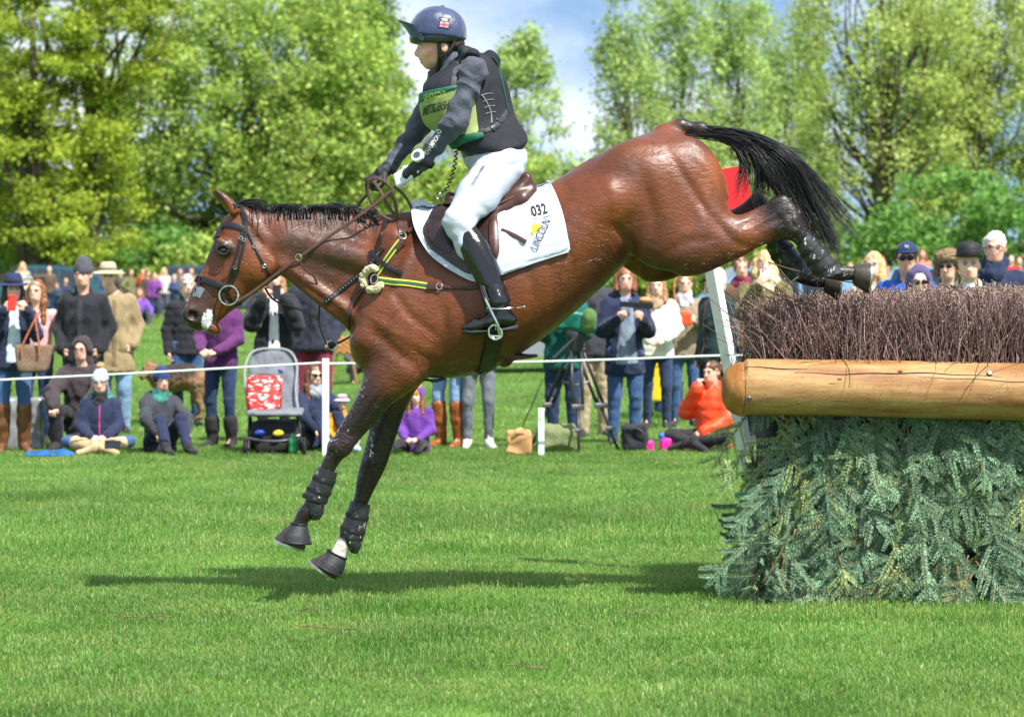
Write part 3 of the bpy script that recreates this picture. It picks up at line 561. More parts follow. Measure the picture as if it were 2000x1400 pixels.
def log():
    n = 40; xs = np.concatenate([[FX0, FX0+.006, FX0+.022, FX0+.050, FX0+.080, FX0+.095, FX0+.100, FX0+.106], np.linspace(FX0+.12, FX1, 46)]); rr = np.concatenate([[.050, .072, .100, .121, .133, .136, .132, .137], np.full(46, LR)])
    ang = np.arange(n)*2*math.pi/n; V = []
    for x, r0 in zip(xs, rr):
        q = r0*(1+.016*np.sin(2*ang+x*1.3)+.010*np.sin(3*ang-x*2.2)+.006*np.sin(7*ang+x*5)); fac = 1.0 if x > FX0+.1 else 1-.02*(np.abs(np.sin(ang*2.5)))
        V.append(np.stack([np.full(n, x), DL-q*fac*np.cos(ang), LZ+q*fac*np.sin(ang)+.012*math.sin(x*1.7)*(x > FX0+.11)], 1))
    V = np.concatenate(V); m = len(xs); F = [(i*n+j, (i+1)*n+j, (i+1)*n+(j+1) % n, i*n+(j+1) % n) for i in range(m-1) for j in range(n)]; F.append(tuple(range(n)))
    mi = [1 if i < 5 else 0 for i in range(m-1) for j in range(n)]+[1]
    mb = MB(); mb.add(V, F); mb.MI = mi; o = mb.build('log', [PINE, PINE2], fence, sharp=25)
    dk = M('wood_check', srgb(58, 38, 22), .95)
    for x0, x1, z, a in ((1.35, 2.35, .60, .25), (1.10, 1.42, .75, .5), (1.95, 3.1, .42, -.1), (2.6, 3.6, .70, .3), (1.2, 1.9, -.35, .12), (1.5, 1.56, .2, 8)):   # drying cracks
        xs = np.linspace(x0, x1, 26); al = z+.05*np.sin(xs*7+a)+.02*np.sin(xs*23); pts = np.stack([xs, DL-np.cos(al)*(LR+.0005), LZ+np.sin(al)*(LR+.0005)+.012*np.sin(xs*1.7)], 1); c = MB(); c.tube(pts, np.concatenate([np.linspace(.0006, .0026, 13), np.linspace(.0026, .0006, 13)]), 4); c.build('crack', dk, o)
    for px, py, s in ((1640, 742, 1), (1820, 770, .7), (1560, 786, .6), (1760, 726, .8)):
        x = P(px, 0, DL-LR)[0]; z = P(0, py, DL-LR*.8)[2]; yy = DL-math.sqrt(max(LR**2-(z-LZ)**2, 1e-4)); b = MB(); b.ball((x, yy+.004, z), (.018*s, .007, .010*s), 12, 6); b.build('knot', M('knot_wood', srgb(112, 66, 34), .8, .4, 60), o)
    for px, py in ((1463, 719), (1463, 779), (1935, 728), (1935, 780)):
        x = P(px, 0, DL-LR)[0]; z = P(0, py, DL-LR*.8)[2]; yy = DL-math.sqrt(max(LR**2-(z-LZ)**2, 1e-4)); ax = (0, -(DL-yy)/LR, (z-LZ)/LR)
        b = MB(); b.lathe([(.0, .004), (.011, .004), (.014, .001), (.014, -.008)][::-1], (x, yy, z), 12, ax); b.build('bolt', M('bolt_steel', srgb(120, 122, 124), .4, .3, metal=.8), o); 
    for x in (FX0+.36, FX0+1.42, FX0+2.3):
        b = MB(); b.box((x, DL+.235, .46), (.045, .05, .46), bev=.006); b.build('support_post', PINE, fence, smooth=False)
log()
# ---- birch brush: bundles of upright twigs
def twig_bundle(seed, n=300, w=.17, h=.365):
    r = np.random.RandomState(seed); mb = MB()
    for i in range(n):
        x, y = (r.rand(2)-.5)*2*w; L = h*(.22+.80*r.rand()**.8); z0 = 0 if r.rand() < .55 else r.rand()*(h-L*.6)*.8; ln = r.normal(size=2)*.24; p0 = np.array([x, y, z0-.02]); cur = r.normal(size=3)*.02
        if r.rand() < .20 and z0 > .03: ln = r.normal(size=2)*.75
        if abs(y) > .1: ln[1] = -abs(ln[1])*np.sign(y)*.6
        L = min(L, h-z0+.03*r.rand())
        p1 = p0+np.array([ln[0]*.5, ln[1]*.5, .55])*L+cur; p2 = p0+np.array([ln[0], ln[1], 1])*L; rd = .0016+.0018*r.rand(); c = np.array(srgb(122, 96, 94))*(.55+.8*r.rand())
        if r.rand() < .15: c = np.array(srgb(160, 136, 128))
        mb.tube([p0, p1, p2], [rd, rd*.85, rd*.6], 4, cap=False, col=c)
        mb.tube([p2, p2+(p2-p1)*.02], [rd*.8, rd*.8], 4, col=srgb(232, 206, 168) if r.rand() < .6 else c)
    return mb.mesh('twigs', smooth=True)
def brush():
    tm = M('birch_twigs', rough=.75, var=.2, scale=60, attr='Col'); pr = [twig_bundle(i) for i in range(4)]
    for q in pr: q.materials.append(tm)
    r = np.random.RandomState(3); p = []; rot = []; sc = []
    x0 = P(1572, 0, 14.4)[0]
    for y in np.arange(14.36, 15.35, .115):
        for x in np.arange(x0, 3.75, .115):
            e = max(0, 1-(x-x0)/.28); f = max(0, 1-(y-14.36)/.25); p.append((x+r.normal()*.025-.03*e, y+r.normal()*.02, 1.13)); rot.append((r.normal()*.06-.04*f, r.normal()*.07-.16*e, r.choice([0, 1.571, 3.1416, 4.712])+r.normal()*.2)); s = .92+.16*r.rand()-.10*e*r.rand()
            sc.append((1, 1, s*(1+.03*math.sin(x*3))))
    scatter('brush', p, rot, sc, r.randint(0, 4, len(p)), pr, fence, 'trimmed purple-brown birch brush')
    mb = MB()
    for i in range(80):                                           # loose ends sticking out
        x = x0+r.rand()*2.4 if i > 22 else x0+r.rand()*.2-.08; y = 14.42+r.rand()*.5; z = 1.22+.26*r.rand() if i <= 22 else 1.43; d = np.array([r.normal()*.7-(.5 if i <= 22 else 0), r.normal()*.3-.1, .35+r.rand()*.7]); L = .06+.16*r.rand(); a = np.array([x, y, z]); b = a+d*L+r.normal(size=3)*.01
        mb.tube([a, (a+b)/2+r.normal(size=3)*.008, b], [.0026, .002, .001], 4, col=np.array(srgb(120, 92, 84))*(.6+.6*r.rand()))
    for q in ([(1500, 512), (1560, 530), (1640, 548), (1700, 556)], [(1560, 540), (1520, 570), (1470, 620), (1452, 650)], [(1522, 525), (1545, 552), (1575, 580)], [(1760, 600), (1830, 640), (1900, 610)], [(1430, 585), (1470, 588)], [(1445, 640), (1475, 652), (1510, 690)]):
        mb.tube(crpath([P(a, b, 14.22) for a, b in q], .05), .003, 5, col=np.array(srgb(96, 70, 66)))
    mb.build('loose_twig', tm, fence, sharp=0)['kind'] = 'stuff'
brush()
# ---- fir branches hung as a skirt
def fir_spray(seed):
    r = np.random.RandomState(seed); mb = MB(); NV = []; NF = []; NC = []
    def needles(path, nl, c0):
        L = np.linalg.norm(np.diff(path, axis=0), axis=1).sum(); n = int(L/.0066); seg = np.linspace(0, len(path)-1.001, n)
        for k, s in enumerate(seg):
            i = int(s); p = path[i]*(1-(s-i))+path[i+1]*(s-i); t = path[i+1]-path[i]; t /= np.linalg.norm(t)
            for sd in (-1, 1, -.35, .35)[:4 if k % 2 else 2]:
                side = np.cross(t, [0, 0, 1.0])*sd; side /= max(np.linalg.norm(side), .8); tip = .55+.45*min(1, (n-k)/8); d = side*.85+t*(.45+.2*r.rand())+np.array([0, 0, (.2 if abs(sd) == 1 else .7)+.35*r.rand()]); d /= np.linalg.norm(d); l = nl*(.75+.4*r.rand())*tip
                w = np.cross(d, [0, 0, 1.0]); w /= np.linalg.norm(w)+1e-9; w *= .0016; b = len(NV); q = p+d*l
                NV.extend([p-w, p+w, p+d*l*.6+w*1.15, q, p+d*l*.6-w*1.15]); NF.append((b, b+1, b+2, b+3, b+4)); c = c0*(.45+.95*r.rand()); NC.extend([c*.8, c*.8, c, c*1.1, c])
    def arm(p0, dr, L, nl, c, sag):
        k = max(4, int(L/.03)); p = [np.array(p0, float)]; d = np.array(dr, float)
        for i in range(k):
            d = d+np.array([0, 0, -sag/k])+r.normal(size=3)*.03; d /= np.linalg.norm(d); p.append(p[-1]+d*L/k)
        return np.array(p)
    base = np.array([(.25, .42, .255), (.19, .34, .21), (.35, .50, .235), (.27, .44, .27), (.15, .27, .165), (.40, .52, .21), (.24, .40, .24), (.40, .39, .18)][seed % 8]); L = .28+.20*r.rand(); main = arm((0, 0, 0), (.12*r.normal(), 1, .1), L, .02, base, .35+.5*r.rand()); bc = np.array(srgb(134, 112, 76))
    mb.tube(main, np.linspace(.0048, .0018, len(main)), 5, col=bc); needles(main[2:], .023, base)
    for i in range(2, len(main)-2, 2):
        for sd in (-1, 1):
            if r.rand() < .15: continue
            q = 1-i/len(main); t = main[i+1]-main[i]; t /= np.linalg.norm(t); d = np.array([sd*(.6+.35*r.rand()), .75, -.05+.22*r.normal()]); path = arm(main[i]+t*r.rand()*.02, d, (.07+.13*q)*(.7+.5*r.rand()), .02, base, .3+.4*r.rand())
            mb.tube(path, np.linspace(.0024, .001, len(path)), 4, col=bc); needles(path, .021, base*(.75+.55*r.rand()))
    mb.add(NV, NF, col=np.array(NC)); return mb.mesh('fir_branch', smooth=False)
def skirt():
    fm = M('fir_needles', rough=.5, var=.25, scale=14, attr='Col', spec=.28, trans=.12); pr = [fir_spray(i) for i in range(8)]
    for q in pr: q.materials.append(fm)
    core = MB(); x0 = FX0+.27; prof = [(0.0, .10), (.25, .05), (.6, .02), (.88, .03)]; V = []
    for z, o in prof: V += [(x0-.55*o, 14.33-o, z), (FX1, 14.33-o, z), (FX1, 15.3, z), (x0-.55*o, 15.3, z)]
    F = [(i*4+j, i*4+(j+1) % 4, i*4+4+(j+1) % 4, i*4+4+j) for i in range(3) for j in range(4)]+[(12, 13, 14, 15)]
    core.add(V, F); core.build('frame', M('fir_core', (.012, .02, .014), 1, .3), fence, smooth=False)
    r = np.random.RandomState(8); spots = []
    def place(x, z, lay, side=0):
        """hangs with the tip down; lay pushes it out; side 1 = the left end face"""
        fl = (.9-z); out = .02+.03*lay+.10*fl*fl*(.6 if z > .2 else 1.1); tilt = float(np.clip(r.normal()*.45, -.75, .75))
        if z < .24: out += .03+.06*r.rand()
        pitch = R(-86+r.normal()*12+22*(z < .30)*r.rand()); return x, z, out, tilt, pitch
    def eul(M3): e = Matrix(M3).to_euler(); return (e.x, e.y, e.z)
    pts = []
    def add(x, z, lay, side):
        x, z, out, tilt, pitch = place(x, z, lay, side)
        # local: +y along the branch (towards the tip), +z the upper face of the needles. Hang: +y -> down, +z -> outwards
        lift = (.05+.40*r.rand()) if not side else .02+.12*r.rand()
        m = Matrix(((-1, 0, 0), (0, -math.sin(lift), -math.cos(lift)), (0, -math.cos(lift), math.sin(lift))))
        m = Matrix.Rotation(tilt, 3, 'Y') @ m @ Matrix.Rotation(r.normal()*.55, 3, 'Y')
        if side: m = Matrix.Rotation(-math.pi/2*(.75+.3*r.rand()), 3, 'Z') @ m; p = (x0-.01-out*.6, 14.30+r.rand()*.95, z)
        else: p = (x, 14.33-out, z)
        s = .55+.65*r.rand(); pts.append((p, eul(m), s, r.choice(8, p=(.17, .16, .13, .17, .13, .08, .13, .03))))
    rows = [(.985, -.4), (.93, 0), (.80, 1), (.70, 1), (.60, 2), (.50, 2), (.41, 3), (.33, 3), (.26, 3)]
    for z, lay in rows:
        for x in np.arange(x0-.03, 3.05, .0585): add(x+r.normal()*.035, z+r.normal()*.035, lay*.5+r.rand()*1.2, 0)
    nf = len(pts); idx = r.permutation(nf)
    for k in range(150): add(0, .12+.62*r.rand(), r.rand()*2, 1)
    side = list(range(nf, len(pts))); big = list(idx[:265])+side[:35]; rest = [i for i in range(len(pts)) if i not in set(big)]
    for i in big:
        p, e, s, k = pts[i]; o = bpy.data.objects.new('fir_branch', pr[k]); COL.objects.link(o); o.parent = fence; o.location = Vector(p)-fence.location; o.rotation_euler = e; o.scale = (s, s, s)
    p2 = [pts[i] for i in rest]; n0 = len(p2)
    for k in range(260):                                            # deeper layer
        x = x0+r.rand()*2.4; add(x, .1+.8*r.rand(), -.6, 0); p2.append(pts[-1])
    for k in range(90):                                             # right of the frame
        add(3.05+.7*r.rand(), .22+.68*r.rand(), 1, 0); p2.append(pts[-1])
    for k in range(26):                                             # the foot, spreading on the grass
        x = x0-.05+r.rand()*2.5; add(x, .14+.10*r.rand(), 2.6, 0); p2.append(pts[-1])
    for k in range(16):
        add(0, .16, 3, 1); q = list(pts[-1]); q[0] = (x0-.05-.05*r.rand(), 14.16+.3*r.rand(), .15); p2.append(tuple(q))
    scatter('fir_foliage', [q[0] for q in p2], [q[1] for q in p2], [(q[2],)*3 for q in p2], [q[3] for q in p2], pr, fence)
skirt()
# ---- flag pole: a leaning white post with a red plate
def flag():
    t = empty('flag_post', P(1450, 900, 15.35)*np.array([1, 1, 0]), 'leaning white boundary post with a red flag behind the fence end', 'flag post')
    a = P(1352, 318, 15.35); b = P(1462, 912, 15.35); ax = Vector(a-b).normalized(); s = Vector((0, 1, 0)); s = (s-ax*s.dot(ax)).normalized(); w = ax.cross(s)
    q = Matrix((w, s, ax)).transposed() @ Matrix.Rotation(R(36), 3, 'Z'); mb = MB(); L = np.linalg.norm(a-b); mb.box((a+b)/2, (.030, .030, L/2), np.array(q), bev=.003); mb.build('post', M('white_paint', srgb(236, 240, 244), .4, .05, 40, .15, 300), t)
    c = P(1408, 372, 15.27); mb = MB(); rot = rotm('Y', -10); mb.box(c, (.150, .003, .108), rot, bev=.001); mb.build('flag', M('red_flag', srgb(232, 40, 44), .55, .08, 20), t)
flag()
# ================================================================ the horse
DH = 14.38                                        # distance of the horse's centre plane
HS = DH/FPX                                      # metres per photo pixel there
def H(px, py, y=0.0): p = P(px, py, DH); p[1] += y; return p
def sec(t, b, hw, y=0.0, e=0.0):                 # a section from its top and bottom outline points
    a = H(*t, y); c = H(*b, y); return ((a+c)/2, (a-c)/2, np.array([0, hw, 0.0]), e)
horse = empty('horse', (H(900, 600)[0], DH, 0.0), 'bay horse with black mane and tail landing over the brush fence', 'horse')
def horse_body():
    S = SDF()
    # trunk
    S.loft([sec((700, 480), (712, 678), .10), sec((732, 428), (772, 728), .18, e=.25), sec((790, 414), (838, 737), .235, e=.32), sec((860, 410), (905, 736), .285, e=.3),
            sec((930, 405), (975, 714), .31, e=.2), sec((1000, 390), (1055, 665), .315, e=.15), sec((1070, 361), (1122, 610), .31, e=.05), sec((1135, 320), (1180, 557), .295, e=-.05),
            sec((1195, 288), (1240, 503), .275, e=-.1), sec((1255, 264), (1315, 490), .26, e=-.1), sec((1310, 252), (1380, 470), .22, e=-.05), sec((1362, 285), (1415, 420), .14), sec((1392, 325), (1420, 395), .07)], k=.03, kin=.004, sub=4)
    # neck
    S.loft([sec((482, 408), (548, 536), .07, e=.2), sec((530, 414), (586, 555), .085, e=.2), sec((600, 412), (650, 598), .095, e=.25), sec((668, 414), (692, 655), .115, e=.3),
            sec((735, 424), (742, 695), .15, e=.3), sec((800, 424), (812, 715), .19, e=.3)], k=.07, kin=.004, sub=4)
    # head
    S.loft([sec((470, 403), (532, 488), .062), sec((440, 424), (540, 520), .082), sec((424, 455), (533, 545), .088, e=-.05), sec((411, 487), (505, 566), .078, e=.15), sec((400, 514), (474, 592), .064, e=.2),
            sec((388, 543), (448, 611), .056, e=.1), sec((374, 572), (436, 622), .052), sec((362, 598), (424, 630), .054), sec((356, 616), (404, 640), .05), sec((364, 632), (392, 645), .03)], k=.045, kin=.004, sub=4)
    for sd in (-1, 1):
        S.ell(H(503, 516, sd*.052), (.105, .045, .10), rotm('Y', 30), k=.03)             # cheek
        S.ell(H(441, 484, sd*.078), (.040, .028, .034), k=.025)                            # orbit
        S.ell(H(434, 471, sd*.072), (.036, .022, .016), rotm('Y', 20), k=.015)              # brow ridge
        S.cone(H(462, 515, sd*.083), H(424, 560, sd*.058), .010, .006, .02)                 # facial crest
        S.ell(H(372, 614, sd*.036), (.040, .026, .042), k=.02)                              # nostril flare
        S.ell(H(379, 615, sd*.062), (.027, .030, .020), rotm('Y', 30), k=.010, op='s')      # nostril
        S.ell(H(440, 489, sd*.108), (.026, .016, .017), rotm('Y', 8), k=.008, op='s')        # eye socket
        # ears
        b = H(462, 417, sd*.05); t = H(419 if sd < 0 else 410, 369 if sd < 0 else 371, sd*.06)
        m1 = b*.62+t*.38; m2 = b*.3+t*.7
        bk = np.array([.75, 0, .66]); sv = np.array([0, 1.0, 0])
        S.loft([(b, bk*.026, sv*.026, 0), (m1+bk*.005, bk*.030, sv*.025, 0), (m2+bk*.004, bk*.020, sv*.017, 0), (t, bk*.004, sv*.004, 0)], k=.02, kin=.008)
        S.cone(b*.72+t*.28+np.array([-.020, sd*.022, -.010]), b*.2+t*.8+np.array([-.006, sd*.010, -.004]), .018, .006, .008, 's')
    S.ell(H(414, 640), (.048, .040, .032), rotm('Y', 20), k=.02)                              # lower lip and chin
    S.cone(H(374, 647, -.06), H(440, 600, -.06), .006, .003, .008, 's'); S.cone(H(374, 647, .06), H(440, 600, .06), .006, .003, .008, 's')
    # neck and shoulder muscles
    for sd in (-1, 1):
        S.cone(H(550, 518, sd*.05), H(690, 620, sd*.10), .036, .055, .04)                    # brachiocephalic
        S.cone(H(560, 465, sd*.055), H(720, 510, sd*.10), .036, .062, .05)
        S.cone(H(775, 470, sd*.15), H(722, 660, sd*.155), .075, .082, .06)                    # shoulder blade to point of shoulder
        S.ell(H(812, 640, sd*.185), (.16, .075, .19), rotm('Y', -25), k=.05)                  # triceps
        S.ell(H(722, 672, sd*.10), (.085, .09, .115), rotm('Y', 15), k=.05)                   # breast
        S.ell(H(806, 722, sd*.17), (.065, .05, .06), k=.07)                                   # elbow
        # hindquarter
        ox, oy = (0, 0) if sd < 0 else (-52, 12)
        S.ell(H(1262, 345, sd*.14), (.20, .10, .14), rotm('Y', 22), k=.09)                     # gluteals
        S.ell(H(1352, 365, sd*.12), (.155, .115, .245), rotm('Y', -14), k=.06)                 # hamstrings
        S.ell(H(1300+ox*.6, 440+oy*.6, sd*.165), (.20, .105, .22), rotm('Y', 25), k=.06)       # thigh
        S.ell(H(1338+ox, 486+oy, sd*.165), (.14, .095, .12), rotm('Y', 10), k=.05)             # stifle
    S.ell(H(1188, 396, -.245), (.075, .035, .065), k=.09)                                         # point of hip
    S.ell(H(1188, 396, .245), (.075, .035, .065), k=.09)
    # near hind
    y = -.16
    S.loft([sec((1385, 395), (1338, 532), .10, y), sec((1425, 420), (1392, 523), .086, y), sec((1458, 421), (1442, 503), .064, y), sec((1490, 408), (1480, 482), .047, y),
            sec((1522, 386), (1512, 472), .046, y), sec((1550, 404), (1532, 470), .044, y), sec((1567, 440), (1543, 474), .037, y), sec((1586, 470), (1560, 492), .031, y), sec((1608, 500), (1584, 520), .031, y),
            sec((1630, 518), (1606, 542), .037, y), sec((1652, 520), (1636, 548), .033, y), sec((1668, 522), (1656, 548), .034, y)], k=.075, kin=.004, sub=4, kblend=3)
    S.cone(H(1505, 398, y), H(1525, 392, y), .022, .024, .02); S.cone(H(1440, 432, y), H(1518, 392, y), .018, .016, .02)   # tendon and point of hock
    S.ell(H(1540, 440, y-.035), (.03, .02, .04), k=.02)
    # far hind
    y = .15; dx, dy = -42, -14
    S.loft([sec((1345, 400), (1275, 543), .10, y), sec((1385, 412), (1340, 530), .086, y), sec((1425, 412), (1400, 500), .07, y), sec((1455, 395), (1443, 478), .054, y),
            sec((1482, 374), (1472, 462), .046, y), sec((1508, 394), (1490, 462), .044, y), sec((1522, 436), (1496, 468), .037, y), sec((1540, 470), (1512, 492), .031, y), sec((1562, 505), (1538, 526), .031, y),
            sec((1584, 526), (1560, 550), .037, y), sec((1606, 534), (1590, 560), .033, y), sec((1622, 538), (1612, 562), .034, y)], k=.075, kin=.004, sub=4, kblend=3)
    # near fore
    y = -.155
    S.loft([sec((744, 640), (830, 690), .06, y), sec((724, 698), (818, 736), .085, y), sec((711, 742), (798, 764), .084, y), sec((698, 774), (764, 790), .074, y), sec((680, 808), (738, 822), .06, y), sec((661, 840), (715, 845), .05, y),
            sec((648, 866), (699, 864), .046, y), sec((637, 890), (677, 888), .040, y), sec((629, 908), (658, 914), .032, y), sec((613, 945), (638, 955), .028, y), sec((600, 974), (627, 988), .033, y),
            sec((586, 992), (618, 1004), .036, y), sec((578, 1010), (606, 1016), .031, y), sec((566, 1028), (604, 1032), .036, y)], k=.075, kin=.004, sub=4, kblend=3)
    S.ell(H(676, 868, y-.03), (.045, .025, .06), rotm('Y', 30), k=.02)
    # far fore
    y = .14
    S.loft([sec((760, 640), (835, 680), .06, y), sec((748, 695), (830, 725), .085, y), sec((742, 752), (816, 752), .085, y), sec((728, 800), (792, 800), .072, y), sec((719, 838), (779, 834), .058, y), sec((711, 872), (765, 876), .050, y),
            sec((702, 905), (752, 914), .046, y), sec((694, 938), (734, 950), .038, y), sec((690, 968), (720, 978), .031, y), sec((678, 1010), (704, 1018), .028, y), sec((664, 1042), (694, 1054), .034, y),
            sec((654, 1062), (684, 1074), .035, y), sec((645, 1078), (676, 1088), .031, y), sec((636, 1094), (670, 1104), .036, y)], k=.075, kin=.004, sub=4, kblend=3)
    S.ell(H(657, 866, -.155), (.034, .046, .042), rotm('Y', 25), k=.02); S.ell(H(722, 905, .14), (.034, .046, .042), rotm('Y', 18), k=.02)   # knees
    S.cone(H(1510, 393, -.16), H(1536, 396, -.16), .014, .016, .015); S.ell(H(1536, 452, -.16), (.030, .048, .036), k=.02)                      # hock bones
    S.cone(H(1470, 448, -.225), H(1512, 428, -.205), .010, .010, .03, 's'); S.cone(H(1530, 415, -.212), H(1545, 445, -.205), .006, .008, .02, 's')
    # grooves
    S.cone(H(560, 540, -.13), H(690, 640, -.15), .012, .02, .04, 's')
    S.cone(H(1235, 455, -.33), H(1252, 500, -.28), .02, .02, .06, 's')
    # dock of the tail
    S.chain([H(1296, 254), H(1330, 246), H(1370, 252), H(1410, 268)], [.030, .026, .024, .016], k=.05)
    V, F = S.mesh(.0096, smooth=4)
    return V, F
HV, HF = horse_body()
def relief():
    """muscle lines: grooves (+) and ridges (-) pressed into the surface along traced paths"""
    global HV
    N = vnorm(HV, HF); px = 1000+HV[:, 0]/HS; py = HZ-(HV[:, 2]-CAMZ)/HS; D = np.zeros(len(HV)); q = np.stack([px, py], 1); side = np.clip(np.abs(N[:, 1])*1.6, 0, 1)
    for pts, w, dep in (([(1300, 300), (1338, 360), (1378, 420), (1408, 455)], 9, .010), ([(1243, 330), (1262, 390), (1272, 440), (1262, 492)], 14, .010), ([(1238, 497), (1222, 470), (1195, 446)], 9, .012), ([(1174, 350), (1196, 385), (1190, 418)], 13, -.008),
        ([(1020, 500), (1038, 560), (1036, 610)], 9, .004), ([(1060, 480), (1078, 540), (1076, 590)], 9, .004), ([(1100, 470), (1115, 520), (1113, 560)], 9, .004), ([(765, 555), (800, 610), (856, 655)], 10, .009), ([(730, 640), (775, 682), (818, 716)], 11, .010), ([(864, 590), (872, 650), (842, 712)], 11, .010),
        ([(762, 470), (736, 540), (712, 612)], 10, .008), ([(788, 480), (762, 560), (738, 636)], 10, -.006), ([(550, 526), (600, 560), (660, 600), (700, 632)], 8, .010), ([(505, 440), (580, 472), (690, 500)], 15, .007), ([(526, 486), (541, 512), (534, 541), (505, 566)], 5, .008), ([(476, 515), (446, 542), (424, 572)], 5, -.004), ([(418, 500), (432, 530), (428, 560)], 7, .004),
        ([(1440, 446), (1482, 424), (1512, 410)], 7, .012), ([(1530, 420), (1546, 446), (1556, 470)], 6, -.006), ([(1392, 428), (1425, 472), (1462, 482)], 9, .008), ([(1290, 506), (1330, 476), (1385, 470)], 11, .008), ([(752, 756), (722, 808), (692, 850)], 7, .008), ([(778, 770), (744, 812), (712, 850)], 6, .005), ([(655, 858), (664, 880)], 9, -.006), ([(1345, 300), (1385, 340), (1400, 400)], 10, -.006), ([(1215, 310), (1250, 300), (1290, 300)], 11, .006), ([(660, 440), (700, 470), (740, 480)], 10, .006)):
        p = crpath(pts, 6); d = np.full(len(q), 1e9)
        bb = (px > p[:, 0].min()-40) & (px < p[:, 0].max()+40) & (py > p[:, 1].min()-40) & (py < p[:, 1].max()+40); qi = q[bb]; di = np.full(len(qi), 1e9); ti = np.zeros(len(qi))
        for i in range(len(p)-1):
            a = p[i]; b = p[i+1]-a; t = np.clip(((qi-a) @ b)/(b @ b), 0, 1); e = np.linalg.norm(qi-a-t[:, None]*b, axis=1); m = e < di; di[m] = e[m]; ti[m] = (i+t[m])/(len(p)-1)
        D[bb] -= dep*np.exp(-(di/w)**2)*np.sin(np.clip(ti, .04, .96)*math.pi)**.6*side[bb]
    HV = lap(HV+N*D[:, None], HF, 1)
relief()
def horse_colour(V):
    px = V[:, 0]/HS*DH/V[:, 1]+1000; px = 1000+V[:, 0]/HS; py = HZ-(V[:, 2]-CAMZ)/HS; n = snoise(V, 9, 3); n2 = snoise(V, 38, 5)
    bay = np.array(srgb(120, 64, 34)); dark = np.array(srgb(66, 38, 27)); blk = np.array(srgb(27, 22, 22)); tan = np.array(srgb(144, 82, 44)); wet = np.array(srgb(74, 52, 44))
    C = np.tile(bay, (len(V), 1))
    def mixc(c, w): nonlocal C; w = np.clip(w, 0, 1)[:, None]; C = C*(1-w)+np.asarray(c)*w
    ss = lambda a, b, x: (lambda t: t*t*(3-2*t))(np.clip((x-a)/(b-a), 0, 1))
    mixc(dark, .36+.24*n+.10*snoise(V, 22, 8)); mixc(dark*.8, ss(0, .7, 1-np.hypot((px-1000)/190, (py-690)/110)+.1*n)*.5); mixc(dark*.8, ss(0, .6, 1-np.hypot((px-1190)/60, (py-520)/60))*.4)  # coat mottling, then shade of belly and lower flank painted into the colour
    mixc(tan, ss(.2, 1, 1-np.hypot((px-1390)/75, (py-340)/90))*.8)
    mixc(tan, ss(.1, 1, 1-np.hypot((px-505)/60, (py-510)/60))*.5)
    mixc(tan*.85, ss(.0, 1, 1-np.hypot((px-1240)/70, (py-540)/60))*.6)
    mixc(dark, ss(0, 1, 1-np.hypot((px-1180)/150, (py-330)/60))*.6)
    mixc(wet, ss(0, .5, 1-np.hypot((px-630)/110, (py-470)/85)+.12*n)*.75)             # sweat on the neck
    mixc(wet*.8, ss(0, .6, 1-np.hypot((px-380)/62, (py-600)/70)+.1*n)*.9)            # muzzle
    mixc(blk*1.6, ss(0, .6, 1-np.hypot((px-372)/38, (py-625)/34))*.8)
    mixc(srgb(40, 16, 18), ss(0, .4, 1-np.hypot((px-379)/11, (py-615)/9))); mixc(blk*1.3, ss(0, .6, 1-np.hypot((px-439)/30, (py-487)/24))*.9)                  # round the eye
    mixc(blk, ss(400, 385, py)*(px < 470)*.7)                                            # ear rims
    fore = (px < 860) & (py > 700)
    mixc(blk*1.25, fore*ss(722, 800, py-.25*(px-720)+14*n)*.96)
    mixc(blk*1.2, ss(1448, 1508, px+8*n-.2*(py-440))*.97)
    mixc(blk*1.5, (px > 1255)*ss(500, 545, py+8*n)*.55)
    far = V[:, 1] > DH+.03
    sock = far & fore & (py > 1048)
    mixc(srgb(225, 214, 205), sock*ss(1048, 1062, py+3*n))
    mixc(blk*1.3, ss(1305, 1335, px)*ss(262, 248, py)*1.0)
    C *= (1+.06*n2)[:, None]
    foam = np.zeros(len(V))
    foam = np.maximum(foam, ss(0, .6, 1-np.hypot((px-(412-(py-600)*.22))/17, (py-626)/36)+.22*n))
    foam = np.maximum(foam, fore*(~far)*ss(0, .5, 1-np.abs((px-(712-(py-720)*.42))/34))*ss(700, 740, py)*ss(900, 880, py)*.42)
    foam = np.maximum(foam, fore*far*ss(0, .5, 1-np.abs(px-715)/22)*ss(800, 840, py)*ss(920, 890, py)*.5)
    foam = np.maximum(foam, (px > 1330)*ss(470, 520, py+(px-1340)*.32)*.36)
    foam = np.maximum(foam, (px > 1500)*.3)
    gl = np.clip(.30+ss(0, .5, 1-np.hypot((px-630)/120, (py-470)/100))*.7+ss(0, .5, 1-np.hypot((px-1140)/90, (py-450)/110))*.6+ss(0, .6, 1-np.hypot((px-1330)/120, (py-330)/110))*.35+(py > 700)*.4+(px > 1480)*.5, 0, 1)
    return np.clip(C, 0, 1), np.clip(foam, 0, 1), gl
HC, HFOAM, HGL = horse_colour(HV)
